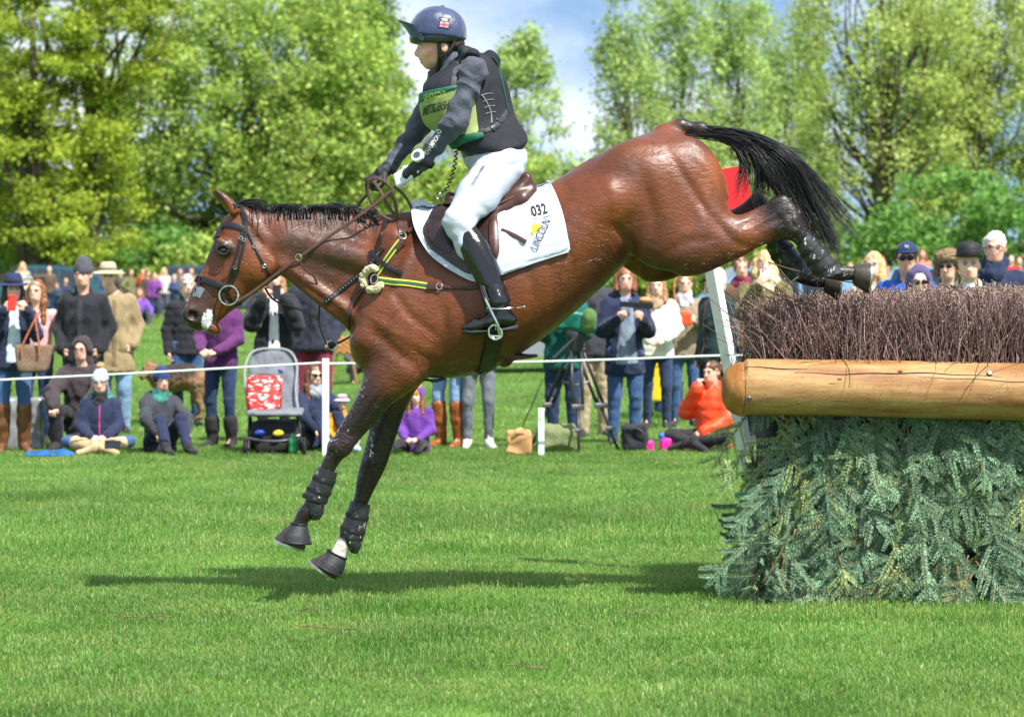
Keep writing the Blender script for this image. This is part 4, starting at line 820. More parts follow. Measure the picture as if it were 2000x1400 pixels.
def add_veins():
    """branching veins as thin half-sunk tubes, joined to the body mesh"""
    global HV, HF, HC, HFOAM, HGL
    t = BVHTree.FromPolygons([Vector(v) for v in HV], [tuple(f) for f in HF.tolist()]); r = np.random.RandomState(5); W = []; G = []; n = len(HV)
    def walk(p, a, L, rad, side, depth):
        nonlocal n
        pts = []; step = 3.0
        for k in range(int(L/step)):
            w = H(p[0], p[1]); h = t.ray_cast(Vector((w[0], DH+side*1.5, w[2])), Vector((0, -side, 0)))
            if h[0] is None: break
            pts.append(np.array(h[0])-np.array(h[1])*rad*.35); a += r.normal()*.24; p = (p[0]+math.cos(a)*step, p[1]+math.sin(a)*step)
            if depth < 2 and r.rand() < .13: walk(p, a+r.choice([-1, 1])*(.5+.5*r.rand()), L*.5*(.5+r.rand()), rad*.75, side, depth+1)
        if len(pts) > 3:
            mb = MB(); mb.tube(np.array(pts), np.linspace(rad, rad*.4, len(pts)), 5, cap=False); V = mb.V[0]; W.append(V); G.append(np.array(mb.F)+n); n += len(V)
    for side in (-1, 1):
        for x0, x1, y0, y1, m, L, a in ((710, 850, 560, 700, 15, 75, 1.2), (1095, 1215, 420, 540, 16, 70, 2.2), (440, 510, 530, 580, 4, 45, 2.6), (700, 760, 740, 820, 5, 60, 2.0), (1300, 1400, 470, 510, 4, 60, .1), (560, 680, 450, 560, 9, 40, 1.6), (900, 1010, 600, 690, 4, 70, -.3)):
            for k in range(m): walk((x0+(x1-x0)*r.rand(), y0+(y1-y0)*r.rand()), a+r.normal()*.6, L*(.5+.8*r.rand()), .0026+.0014*r.rand(), side, 0)
    V = np.concatenate(W); C, fo, gl = horse_colour(V); return V, np.concatenate(G), C, fo, gl
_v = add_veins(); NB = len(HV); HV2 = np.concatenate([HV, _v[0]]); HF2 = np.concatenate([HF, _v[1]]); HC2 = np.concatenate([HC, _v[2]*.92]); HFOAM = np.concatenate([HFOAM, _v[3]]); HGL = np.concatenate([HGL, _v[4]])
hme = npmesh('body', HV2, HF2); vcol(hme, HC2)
vcol(hme, np.stack([HFOAM, HGL, 0*HGL], 1), 'Mask')
def horse_mat():
    m = bpy.data.materials.new('horse_coat'); m.use_nodes = True; nt = m.node_tree; N = nt.nodes; L = nt.links; b = N['Principled BSDF']
    at = N.new('ShaderNodeAttribute'); at.attribute_name = 'Col'; mk = N.new('ShaderNodeAttribute'); mk.attribute_name = 'Mask'; sp = N.new('ShaderNodeSeparateColor'); L.new(mk.outputs['Color'], sp.inputs[0])
    tc = N.new('ShaderNodeTexCoord')
    hn = N.new('ShaderNodeTexNoise'); hn.inputs['Scale'].default_value = 60; hn.inputs['Detail'].default_value = 8; hn.inputs['Roughness'].default_value = .7
    mp = N.new('ShaderNodeMapping'); mp.inputs['Scale'].default_value = (1, 1, 2.5); mp.inputs['Rotation'].default_value = (0, .5, 0); L.new(tc.outputs['Object'], mp.inputs[0]); L.new(mp.outputs[0], hn.inputs['Vector'])
    v = N.new('ShaderNodeMapRange'); v.inputs['From Min'].default_value = .3; v.inputs['From Max'].default_value = .7; v.inputs['To Min'].default_value = .82; v.inputs['To Max'].default_value = 1.18; L.new(hn.outputs['Fac'], v.inputs[0])
    sc = N.new('ShaderNodeVectorMath'); sc.operation = 'SCALE'; L.new(at.outputs['Color'], sc.inputs[0]); L.new(v.outputs[0], sc.inputs['Scale'])
    # flecks of foam and spray
    fn = N.new('ShaderNodeTexNoise'); fn.inputs['Scale'].default_value = 60; fn.inputs['Detail'].default_value = 9; fn.inputs['Roughness'].default_value = .66; fn.inputs['Distortion'].default_value = .6; L.new(tc.outputs['Object'], fn.inputs['Vector'])
    ad = N.new('ShaderNodeMath'); ad.operation = 'MULTIPLY_ADD'; L.new(sp.outputs[0], ad.inputs[0]); ad.inputs[1].default_value = .42; L.new(fn.outputs['Fac'], ad.inputs[2])
    th = N.new('ShaderNodeMapRange'); th.inputs['From Min'].default_value = .76; th.inputs['From Max'].default_value = .84; L.new(ad.outputs[0], th.inputs[0])
    gt = N.new('ShaderNodeMath'); gt.operation = 'GREATER_THAN'; gt.inputs[1].default_value = .05; L.new(sp.outputs[0], gt.inputs[0])
    ml = N.new('ShaderNodeMath'); ml.operation = 'MULTIPLY'; L.new(th.outputs[0], ml.inputs[0]); L.new(gt.outputs[0], ml.inputs[1])
    mx = N.new('ShaderNodeMix'); mx.data_type = 'RGBA'; L.new(ml.outputs[0], mx.inputs['Factor']); L.new(sc.outputs[0], mx.inputs['A']); mx.inputs['B'].default_value = (.78, .80, .82, 1)
    L.new(mx.outputs['Result'], b.inputs['Base Color'])
    # roughness: damp streaks
    rn = N.new('ShaderNodeTexNoise'); rn.inputs['Scale'].default_value = 11; rn.inputs['Detail'].default_value = 6; L.new(tc.outputs['Object'], rn.inputs['Vector'])
    rr = N.new('ShaderNodeMapRange'); rr.inputs['From Min'].default_value = .35; rr.inputs['From Max'].default_value = .65; rr.inputs['To Min'].default_value = .36; rr.inputs['To Max'].default_value = .56; L.new(rn.outputs['Fac'], rr.inputs[0]); rf = N.new('ShaderNodeMapRange'); rf.inputs['From Min'].default_value = .35; rf.inputs['From Max'].default_value = .65; rf.inputs['To Min'].default_value = -.10; rf.inputs['To Max'].default_value = .10; L.new(hn.outputs['Fac'], rf.inputs[0]); ra = N.new('ShaderNodeMath'); L.new(rr.outputs[0], ra.inputs[0]); L.new(rf.outputs[0], ra.inputs[1]); rw = N.new('ShaderNodeMath'); rw.operation = 'MULTIPLY_ADD'; L.new(sp.outputs[1], rw.inputs[0]); rw.inputs[1].default_value = -.16; L.new(ra.outputs[0], rw.inputs[2]); L.new(rw.outputs[0], b.inputs['Roughness'])
    b.inputs['Specular IOR Level'].default_value = .42; b.inputs['Sheen Weight'].default_value = .03; b.inputs['Sheen Roughness'].default_value = .4
    mn = N.new('ShaderNodeTexNoise'); mn.inputs['Scale'].default_value = 26; mn.inputs['Detail'].default_value = 5; mn.inputs['Roughness'].default_value = .6; L.new(mp.outputs[0], mn.inputs['Vector']); b0 = N.new('ShaderNodeBump'); b0.inputs['Strength'].default_value = .35; b0.inputs['Distance'].default_value = .012; L.new(mn.outputs['Fac'], b0.inputs['Height'])
    cw = N.new('ShaderNodeMapRange'); cw.inputs['From Min'].default_value = .48; cw.inputs['From Max'].default_value = .62; L.new(mn.outputs['Fac'], cw.inputs[0]); cm = N.new('ShaderNodeMath'); cm.operation = 'MULTIPLY'; L.new(cw.outputs[0], cm.inputs[0]); L.new(sp.outputs[1], cm.inputs[1]); c2 = N.new('ShaderNodeMath'); c2.operation = 'MULTIPLY'; c2.inputs[1].default_value = .7; L.new(cm.outputs[0], c2.inputs[0]); L.new(c2.outputs[0], b.inputs['Coat Weight']); b.inputs['Coat Roughness'].default_value = .22
    # veins: contour lines of a warped noise, plus hair relief
    wn = N.new('ShaderNodeTexNoise'); wn.inputs['Scale'].default_value = 10; wn.inputs['Detail'].default_value = 2.5; wn.inputs['Distortion'].default_value = .9; L.new(tc.outputs['Object'], wn.inputs['Vector'])
    w1 = N.new('ShaderNodeMath'); w1.operation = 'SUBTRACT'; L.new(wn.outputs['Fac'], w1.inputs[0]); w1.inputs[1].default_value = .5
    w2 = N.new('ShaderNodeMath'); w2.operation = 'ABSOLUTE'; L.new(w1.outputs[0], w2.inputs[0])
    w3 = N.new('ShaderNodeMapRange'); w3.inputs['From Min'].default_value = 0; w3.inputs['From Max'].default_value = .014; w3.inputs['To Min'].default_value = 1; w3.inputs['To Max'].default_value = 0; w3.interpolation_type = 'SMOOTHSTEP'; L.new(w2.outputs[0], w3.inputs[0])
    w4 = N.new('ShaderNodeMath'); w4.operation = 'MULTIPLY'; L.new(w3.outputs[0], w4.inputs[0]); L.new(sp.outputs[2], w4.inputs[1])
    b1 = N.new('ShaderNodeBump'); b1.inputs['Strength'].default_value = .35; b1.inputs['Distance'].default_value = .006; L.new(w4.outputs[0], b1.inputs['Height']); L.new(b0.outputs[0], b1.inputs['Normal'])
    b2 = N.new('ShaderNodeBump'); b2.inputs['Strength'].default_value = .4; b2.inputs['Distance'].default_value = .004; L.new(hn.outputs['Fac'], b2.inputs['Height']); L.new(b1.outputs[0], b2.inputs['Normal']); L.new(b2.outputs[0], b.inputs['Normal'])
    return m
def _vein_mask():
    px = 1000+HV2[:, 0]/HS; py = HZ-(HV2[:, 2]-CAMZ)/HS
    e = lambda x, y, a, b: np.clip(1.6*(1-np.hypot((px-x)/a, (py-y)/b)), 0, 1)
    m = np.maximum.reduce([e(770, 640, 110, 130), e(1150, 500, 110, 110), e(620, 500, 110, 80)*.6, e(480, 560, 90, 90)*.5, e(1330, 480, 130, 70)*.35, np.clip((py-700)/60, 0, 1)*.6])
    a = hme.color_attributes['Mask']; b = np.stack([HFOAM, HGL, m, np.ones_like(m)], 1).astype(np.float32); a.data.foreach_set('color', b.ravel())
_vein_mask()
HMAT = horse_mat()
body = link('body', hme, HMAT, horse)
HB = BVHTree.FromPolygons([Vector(v) for v in HV], [tuple(f) for f in HF.tolist()])
def hit(px, py, side=-1, dflt=None):
    """point and normal on the horse's flank under a photo pixel (drawn on the horse's plane)"""
    p = H(px, py); o = Vector((p[0], DH+side*1.5, p[2])); r = HB.ray_cast(o, Vector((0, -side, 0)))
    if r[0] is None:
        q = HB.find_nearest(Vector((p[0], DH+side*.12, p[2])))
        return np.array(q[0]), np.array(q[1])
    return np.array(r[0]), np.array(r[1])

# ---- eyes, hooves, mane, tail
for sd in (-1, 1):
    mb = MB(); mb.ball(H(440, 489, sd*.088), (.019, .016, .016), 16, 10, col=(.012, .008, .006)); mb.build('eye', M('horse_eye', (.012, .007, .005), .04, 0, coat=1), body)
    mb = MB()
    a = crpath([H(428, 488, sd*.094), H(434, 481, sd*.103), H(443, 480, sd*.104), H(451, 488, sd*.097)], .004); mb.tube(a, [.002]+[.0055]*(len(a)-2)+[.002], 6)
    a = crpath([H(428, 489, sd*.094), H(436, 496, sd*.102), H(445, 496, sd*.102), H(451, 489, sd*.097)], .004); mb.tube(a, [.002]+[.004]*(len(a)-2)+[.002], 6)
    mb.build('eyelid', M('horse_lid', srgb(40, 28, 24), .5), body)
def hoof(a, b, heel, r, name='hoof'):
    """a coronet centre, b sole centre, heel direction; a truncated cone with a flat shod sole"""
    a = np.asarray(a); b = np.asarray(b); ax = b-a; L = np.linalg.norm(ax); ax /= L; h = np.asarray(heel, float); h = h-ax*np.dot(h, ax); h /= np.linalg.norm(h); s = np.cross(ax, h)
    mb = MB(); n = 24; ang = np.arange(n)*2*math.pi/n; V = []; prof = [(0, .74), (.10, .82), (.5, .94), (.93, 1.10), (1.0, 1.10)]
    for t, k in prof:
        for q in ang:
            cx = math.cos(q); rr = r*k; toe = 1.12 if cx < 0 else .92
            V.append(a+ax*L*t-h*.30*r*t*(1-cx)*.5+h*cx*rr*toe+s*math.sin(q)*rr)
    F = [(i*n+j, i*n+(j+1) % n, (i+1)*n+(j+1) % n, (i+1)*n+j) for i in range(len(prof)-1) for j in range(n)]
    F.append(tuple(range(n))); mb.add(V, F, mi=0); base = len(prof)*n-n
    V2 = np.array(V[-n:]); c = V2.mean(0); o1 = c+(V2-c)*1.0; i1 = c+(V2-c)*.68
    Vs = np.concatenate([o1, o1+ax*.010, i1+ax*.010, i1]); Fs = []
    for ring in range(3):
        for j in range(n):
            if not (j in (0, n-1)): Fs.append((ring*n+j, ring*n+(j+1) % n, (ring+1)*n+(j+1) % n, (ring+1)*n+j))
    mb.add(Vs, Fs, mi=1); mb.add(i1-ax*.004, [tuple(range(n))], mi=0)
    for q in (-1, 1):
        mb.tube([c+h*r*.75+s*q*r*.6+ax*.008, c+h*r*.75+s*q*r*.6+ax*.022], [.006, .003], 6, mi=1)
    return mb.build(name, [M('hoof', srgb(58, 50, 46), .5, .4, 40, .5, 90), M('shoe_steel', (.55, .53, .5), .3, .1, metal=1)], body)
hoof(H(588, 1028, -.155), H(576, 1059, -.155), (1, 0, .2), .062)
hoof(H(652, 1096, .14), H(632, 1122, .14), (1, 0, -.35), .062)
hoof(H(1660, 535, -.16), H(1690, 538, -.16), (-.1, 0, 1), .058)
hoof(H(1616, 549, .15), H(1646, 552, .15), (-.1, 0, 1), .058)
rng = np.random.RandomState(4)
def hair(name, strands, mat, parent, n=4):
    """strands: list of (points, radius); one mesh"""
    mb = MB()
    for p, r in strands:
        m = len(p); rr = r*np.concatenate([np.linspace(.7, 1, max(m//3, 1)), np.linspace(1, .15, m-max(m//3, 1))]); mb.tube(p, rr, n, cap=False)
    return mb.build(name, mat, parent, sharp=0)
HAIR = M('horse_hair', (.012, .011, .012), .38, .5, 60, spec=.6)
def mane():
    st = []; top = crpath([(458, 402), (480, 404), (520, 412), (571, 410), (620, 410), (674, 412), (735, 422)], 4)
    for i in range(520):
        t = rng.rand(); q = top[min(int(t*len(top)), len(top)-1)]; y = rng.normal()*.014; x = q[0]+rng.normal()*2
        b = H(x, q[1]+3+rng.rand()*5, y)
        clump = math.sin(x*.17)+math.sin(x*.071+1)
        L = (22+10*clump+rng.rand()*14)*HS
        if x > 690: L *= max(.35, 1-(x-690)/70)
        lean = .5+.45*rng.rand()+.25*clump; side = rng.normal()*.25
        if x < 478: L *= 1.5; lean = 1.6
        p = [b]; d = np.array([lean*.4, side, 1.0]); d /= np.linalg.norm(d)
        for k in range(6):
            p.append(p[-1]+d*L/6); d = d+np.array([.30*lean+.06, side*.2, -.17-.07*rng.rand()]); d /= np.linalg.norm(d)
        st.append((np.array(p), .0026+.0012*rng.rand()))
    for i in range(260):                               # locks lying down on the near and far sides of the crest
        t = rng.rand(); q = top[min(int((.12+.88*t)*len(top)), len(top)-1)]; sd = -1 if rng.rand() < .7 else 1
        L = (12+rng.rand()*26)*(1 if rng.rand() < .8 else 1.5); p = []
        for k in range(6):
            px = q[0]+k/5*L*(.12+.1*math.sin(q[0]))+rng.normal()*.6; py = q[1]-4+k/5*L
            w, nn = hit(px, max(py, q[1]+2.5), sd); 
            if k == 0: w = H(px, py, sd*.006)
            p.append(w+nn*.005)
        st.append((np.array(p), .0024))
    return hair('mane', st, HAIR, body)
mane()
def tail():
    st = []
    dock = crpath([(1296, 247), (1335, 240), (1385, 252), (1420, 270)], 3)
    for i in range(1300):
        t = rng.rand()**.8; q = dock[min(int(t*len(dock)), len(dock)-1)]; u = rng.rand(); g = math.sin(i*2.4)*.5+.5
        if u < .13: e = np.array([1430+g*70, 350+rng.rand()*50]); m1 = np.array([1428+30*g, 285]); m2 = (m1+e)/2+np.array([18, -8])
        elif u < .30: e = np.array([1470+g*60, 375+rng.rand()*40]); m1 = np.array([1438+26*g, 278]); m2 = np.array([1475+g*40, 325+12*g])
        elif u < .84: e = np.array([1560+g*78, 430+g*40+rng.rand()*45]); m1 = np.array([1444+34*g, 266+rng.rand()*20]); m2 = np.array([1508+g*42, 310+(1-g)*48+rng.rand()*12])
        else: e = np.array([1618+g*56, 440+rng.rand()*40-g*8]); m1 = np.array([1452+20*g, 258+rng.rand()*12]); m2 = np.array([1545+g*20, 312+rng.rand()*20])
        if rng.rand() < .05: e = e+np.array([rng.rand()*45, -rng.rand()*40])
        if rng.rand() < .02: e = np.array([1540+rng.rand()*60, 290+rng.rand()*30]); m2 = np.array([1510, 285])
        y0 = rng.normal()*.012; y1 = rng.normal()*.05-.03; y2 = rng.normal()*.065-.07
        pts = [H(q[0], q[1]+rng.rand()*14, y0), H(m1[0], m1[1], (y0+y1)/2), H(m2[0], m2[1], y1), H(e[0], e[1], y2)]
        p = crpath(pts, .045); k = np.linspace(0, 1, len(p)); wv = .009*k*np.sin(k*9+g*6+(i % 23)*.27); p = p+np.stack([wv, .6*wv, -wv], 1); p[1:-1] += rng.normal(size=(len(p)-2, 3))*.0012; st.append((p, .0017+.0011*rng.rand()))
    return hair('tail', st, HAIR, body, 3)
tail()
# ================================================================ tack
from mathutils.geometry import delaunay_2d_cdt
BLK = M('black_leather', srgb(30, 29, 31), .38, .25, 40, .25, 150); BRN = M('brown_leather', srgb(72, 44, 36), .36, .25, 30, .25, 120); REIN = M('rein_leather', srgb(84, 58, 48), .5, .2, 60, .4, 300)
STEEL = M('polished_steel', (.72, .72, .72), .16, .05, metal=1); GRN = M('green_elastic', srgb(34, 92, 60), .7, .1, 80, .3, 400); YEL = M('yellow_elastic', srgb(214, 200, 70), .7, .1, 80, .3, 400)
def on_horse(px, side=-1, off=.002, step=4):
    q = crpath(px, step); pts = []; nn = []
    for a in q:
        p, n = hit(a[0], a[1], side); pts.append(p+n*off); nn.append(n)
    pts = np.array(pts); nn = np.array(nn)
    for k in range(2):
        if len(pts) > 4: nn[1:-1] = (nn[:-2]+nn[1:-1]*2+nn[2:])/4; pts[1:-1] = (pts[:-2]+pts[1:-1]*2+pts[2:])/4
    nn /= np.linalg.norm(nn, axis=1, keepdims=True)+1e-9
    return pts, nn
def strap(px, w, mat, name, parent, th=.0045, sides=(-1,), off=.002):
    o = None
    for sd in sides:
        p, n = on_horse(px, sd, off); mb = MB(); mb.ribbon(p, n, w*HS, th); o = mb.build(name, mat, parent)
    return o
BS = (-1, 1)
def buckle(px, py, s, parent, ang=0, side=-1, name='buckle'):
    p, n = hit(px, py, side); mb = MB(); ax = n+np.array([0, side*.4, 0]); mb.torus(p+n*.008, s*HS, .0022, ax, 14, 6); mb.build(name, STEEL, parent)
# ---- bridle
bridle = empty('bridle', H(470, 500), 'dark brown leather bridle with loose ring bit and long reins', 'bridle')
strap([(468, 399), (474, 408), (480, 424), (482, 440), (480, 453)], 11, BLK, 'headpiece', bridle, .006, BS)
strap([(425, 442), (440, 439.5), (460, 442), (479, 448)], 11, BLK, 'browband', bridle, .007, BS)
def front_wrap(px, py, w, th, mat, name, parent, dz=0.0):
    """strap round the front of the face, between the two sides' ends"""
    a = hit(px, py, -1)[0]; b = hit(px, py, 1)[0]; pts = []; nn = []
    for y in np.linspace(a[1], b[1], 15):
        r = HB.ray_cast(Vector((a[0]-.5, y, a[2]+dz)), Vector((1, 0, 0)))
        if r[0] is not None and r[0][0] < a[0]+.03: pts.append(np.array(r[0])+np.array(r[1])*.003); nn.append(np.array(r[1]))
    pts = np.array(pts)
    for k in range(2): pts[1:-1] = (pts[:-2]+2*pts[1:-1]+pts[2:])/4
    mb = MB(); mb.ribbon(pts, nn, w*HS, th); mb.build(name, mat, parent)
front_wrap(430, 441, 11, .007, BLK, 'browband', bridle)
strap([(478, 450), (472, 474), (463, 508), (455, 535), (452, 556)], 6.5, BLK, 'cheekpiece', bridle, .005, BS)
strap([(484, 452), (478, 488), (467, 526), (457, 552), (447, 566)], 5.5, BLK, 'noseband_hanger', bridle, .004, BS, .005)
strap([(486, 452), (497, 476), (511, 503), (522, 524), (532, 545)], 5.5, BLK, 'throatlash', bridle, .005, BS)
for a, b in (((474, 466), 4), ((480, 470), 4), ((463, 522), 4), ((500, 482), 4), ((519, 520), 4)): buckle(a[0], a[1], b*.8, bridle)
strap([(383, 545), (395, 546), (412, 551), (428, 557), (442, 563)], 14, BLK, 'noseband', bridle, .012, BS)
front_wrap(388, 546, 14, .013, BLK, 'noseband', bridle)
strap([(442, 565), (452, 586), (462, 594), (470, 594)], 5, BLK, 'chin_strap', bridle, .004, BS)
mb = MB(); mb.torus(H(376, 548, -.062), .008, .0016, (0.3, 1, 0), 12, 5); mb.build('nose_ring', STEEL, bridle)
strap([(375, 566), (386, 568), (398, 574)], 21, M('grey_tape', srgb(112, 120, 130), .55, .15, 50, .3), 'nose_tape', bridle, .003, BS)
front_wrap(378, 567, 20, .003, M('grey_tape'), 'nose_tape', bridle)
RY = -.085
for sd in BS:
    mb = MB(); mb.torus(H(450, 577, sd*.082), 18.5*HS, .0048, (0, 1, 0), 30, 8); mb.build('bit_ring', STEEL, bridle)
    mb = MB(); mb.tube(crpath([H(449, 595, sd*.08), H(443, 588, sd*.075), H(438, 582, sd*.045)], .01), [.008]*3+[.006]*(len(crpath([H(449, 595, sd*.08), H(443, 588, sd*.075), H(438, 582, sd*.045)], .01))-3), 8); mb.build('bit', M('rubber_bit', srgb(30, 30, 32), .4), bridle)
def free_rein(px, ys, side, w=.012, name='rein', r=None):
    q = crpath([H(a, b, y*1.0) for (a, b), y in zip(px, ys)], .02); out = []
    for p in q:
        o = Vector((p[0], DH+side*1.5, p[2])); h = HB.ray_cast(o, Vector((0, -side, 0)))
        if h[0] is not None and side*(p[1]-h[0][1]) < .009: p = np.array([p[0], h[0][1]+side*.009, p[2]])
        out.append(p)
    out = np.array(out)
    for k in range(3): out[1:-1] = (out[:-2]+out[1:-1]*2+out[2:])/4
    mb = MB(); mb.tube(out, r or w/2, 8, flat=((0, 1, 0), .45)); return mb.build(name, REIN, bridle)
free_rein([(468, 588), (500, 568), (530, 545), (584, 506), (645, 463), (700, 426), (745, 392), (768, 372)], [-.085, -.085, -.09, -.11, -.12, -.125, -.12, -.115], -1, .016)
free_rein([(468, 588), (530, 545), (584, 506), (645, 463), (700, 395), (716, 378)], [.085, .09, .11, .12, .11, .10], 1, .016)
mb = MB()      # slack of the reins hanging in loops from the hands
mb.tube(crpath([H(768, 372, -.115), H(752, 356, -.12), H(735, 350, -.12), H(722, 360, -.11), H(722, 385, -.10), H(738, 415, -.09), H(765, 430, -.08), H(775, 424, -.09), H(774, 400, -.10), H(762, 372, -.11)], .012), .0075, 8, flat=((0, 1, 0), .5))
mb.tube(crpath([H(716, 378, .09), H(714, 358, .06), H(726, 352, .02), H(742, 372, -.02), H(760, 404, -.05), H(785, 434, -.07), H(800, 433, -.08), H(806, 412, -.09), H(792, 384, -.10), H(772, 366, -.11)], .012), .0075, 8, flat=((0, 1, 0), .5))
mb.build('rein_loop', REIN, bridle)
# ---- martingale
mart = empty('martingale', H(625, 600), 'thin brown leather running martingale hanging below the neck', 'martingale')
mb = MB(); mb.torus(H(587, 503, -.135), .016, .0028, (.4, 1, .2), 16, 6); mb.build('rein_ring', STEEL, mart)
mb = MB(); mb.tube(crpath([H(590, 510, -.13), H(600, 527, -.13), H(616, 540, -.125), H(623, 560, -.10), H(625, 595, -.05), H(622, 625, 0)], .02), .0055, 6, flat=((0, 1, 0), .5)); mb.build('fork_strap', BRN, mart)
mb = MB(); mb.tube(crpath([H(515, 562, .09), H(522, 574, .08), H(536, 588, .06), H(572, 600, .03), H(604, 613, .01), H(622, 625, 0)], .02), .0055, 6, flat=((0, 1, 0), .5)); mb.build('fork_strap', BRN, mart)
mb = MB(); mb.tube(crpath([H(622, 625, 0), H(627, 645, 0), H(638, 673, 0)], .02), .006, 6, flat=((0, 1, 0), .5)); mb.build('chest_strap', BRN, mart)
mb = MB(); mb.torus(H(649, 674, 0), .024, .0028, (0, 1, 0), 18, 6, sx=1); mb.build('ring', STEEL, mart)
mb = MB(); mb.tube(crpath([H(658, 671, 0), H(672, 664, 0), H(694, 652, -.02)], .02), .006, 6); mb.build('chest_strap', BLK, mart)
# ---- breastplate
bp = empty('breastplate', H(735, 545), 'green and yellow elastic breastplate with cream sheepskin pads', 'breastplate')
strap([(752, 486), (738, 506), (722, 524), (700, 541), (668, 566), (638, 592)], 10, BLK, 'neck_strap', bp, .006, BS)
q, nn = on_horse([(745, 495), (722, 524), (700, 541), (668, 566), (642, 588)], -1, .008, 6.5); mb = MB()
for p, n in zip(q, nn): mb.ball(p+n*.0015, .003, 8, 5)
mb.build('stud', STEEL, bp)
def elastic(px, w, name):
    p, n = on_horse(px, -1, .003); o = None; mb = MB(); mb.ribbon(p, n, w*HS, .005); o = mb.build(name, YEL, bp); mb = MB(); mb.ribbon(p+n*.0035, n, w*.52*HS, .003); mb.build('elastic_centre', GRN, o)
    p, n = on_horse(px, 1, .003); mb = MB(); mb.ribbon(p, n, w*HS, .005); o = mb.build(name, YEL, bp); mb = MB(); mb.ribbon(p+n*.0035, n, w*.52*HS, .003); mb.build('elastic_centre', GRN, o)
elastic([(786, 470), (770, 492), (753, 518), (740, 538)], 11, 'elastic_strap'); elastic([(744, 547), (778, 551), (812, 555), (846, 560)], 13, 'elastic_strap')
strap([(838, 559), (848, 560), (858, 560)], 13, BRN, 'leather_tab', bp, .007, BS, .005); strap([(866, 560), (885, 562), (905, 562)], 6, BRN, 'girth_strap', bp, .006, BS, .004); strap([(905, 562), (925, 562), (948, 558)], 7, BLK, 'girth_tab', bp, .006, BS, .003)
for a in ((862, 560, 6), (788, 463, 7), (738, 546, 9)):
    for sd in BS: p, n = hit(a[0], a[1], sd); mb = MB(); mb.torus(p+n*.012, a[2]*HS, .003, n, 18, 6); mb.build('ring', STEEL, bp)
strap([(795, 457), (812, 444), (835, 426), (868, 410)], 6.5, BRN, 'saddle_strap', bp, .006, BS, .012); strap([(783, 436), (784, 448), (788, 460)], 12, BRN, 'leather_tab', bp, .006, BS, .004)
strap([(792, 470), (784, 478), (779, 486)], 10, BRN, 'leather_tab', bp, .006, BS, .008)
strap([(757, 425), (752, 448), (744, 474), (736, 498), (732, 506)], 9, BLK, 'loop_strap', bp, .006, BS, .004); strap([(728, 494), (744, 508), (764, 523), (788, 536)], 10, BLK, 'loop_strap', bp, .006, (-1,), .010)
strap([(728, 558), (708, 572), (692, 592), (682, 622), (684, 644)], 9, BRN, 'chest_strap', bp, .007, BS, .003)
def fleece(arc, name):
    S = SDF(); r = np.random.RandomState(3); q, n = on_horse(arc, -1, .010, 2.5)
    for p, m in zip(q, n): S.ell(p+m*.004+r.normal(size=3)*.003, (.0145, .012, .0145), k=.012)
    V, F = S.mesh(.0045, 1, disp=lambda V: .0022*snoise(V, 260, 2)+.0015*snoise(V, 500, 3)); link(name, npmesh(name, V, F), M('sheepskin', srgb(204, 190, 148), .95, .15, 160, .8, 500, sheen=.5), bp)
fleece([(741, 527), (731, 524), (721, 534), (718, 546), (721, 557)], 'sheepskin_pad'); fleece([(728, 566), (740, 566), (749, 556)], 'sheepskin_pad')
# ---- saddle cloth, saddle
def cloth_y(a, b):
    t = np.interp(a, [790, 840, 930, 1000, 1070, 1115], [400, 408, 402, 388, 360, 336]); mid = t+158; k = np.clip((mid-b)/158, -1, 1); hw = np.interp(a, [790, 860, 930, 1000, 1070, 1120], [.235, .285, .312, .318, .312, .300])
    return -max(hw*math.sqrt(max(1-k*k, 0))*(1-.12*k if a < 950 else 1), .045)
def flank(a, b, off):
    """point on the near flank, off metres outside it"""
    y = cloth_y(a, b); e = 3.0; g = np.array([(cloth_y(a+e, b)-cloth_y(a-e, b))/(2*e*HS), (cloth_y(a, b+e)-cloth_y(a, b-e))/(2*e*HS)]); n = np.array([g[0], -1, -g[1]]); n = n/np.linalg.norm(n)
    n[2] = min(n[2], .75); n /= np.linalg.norm(n)
    p0 = H(a, b, y); h = hit(a, b, -1)[0]
    if h[1] < p0[1]: p0[1] = h[1]
    return p0+n*off, n
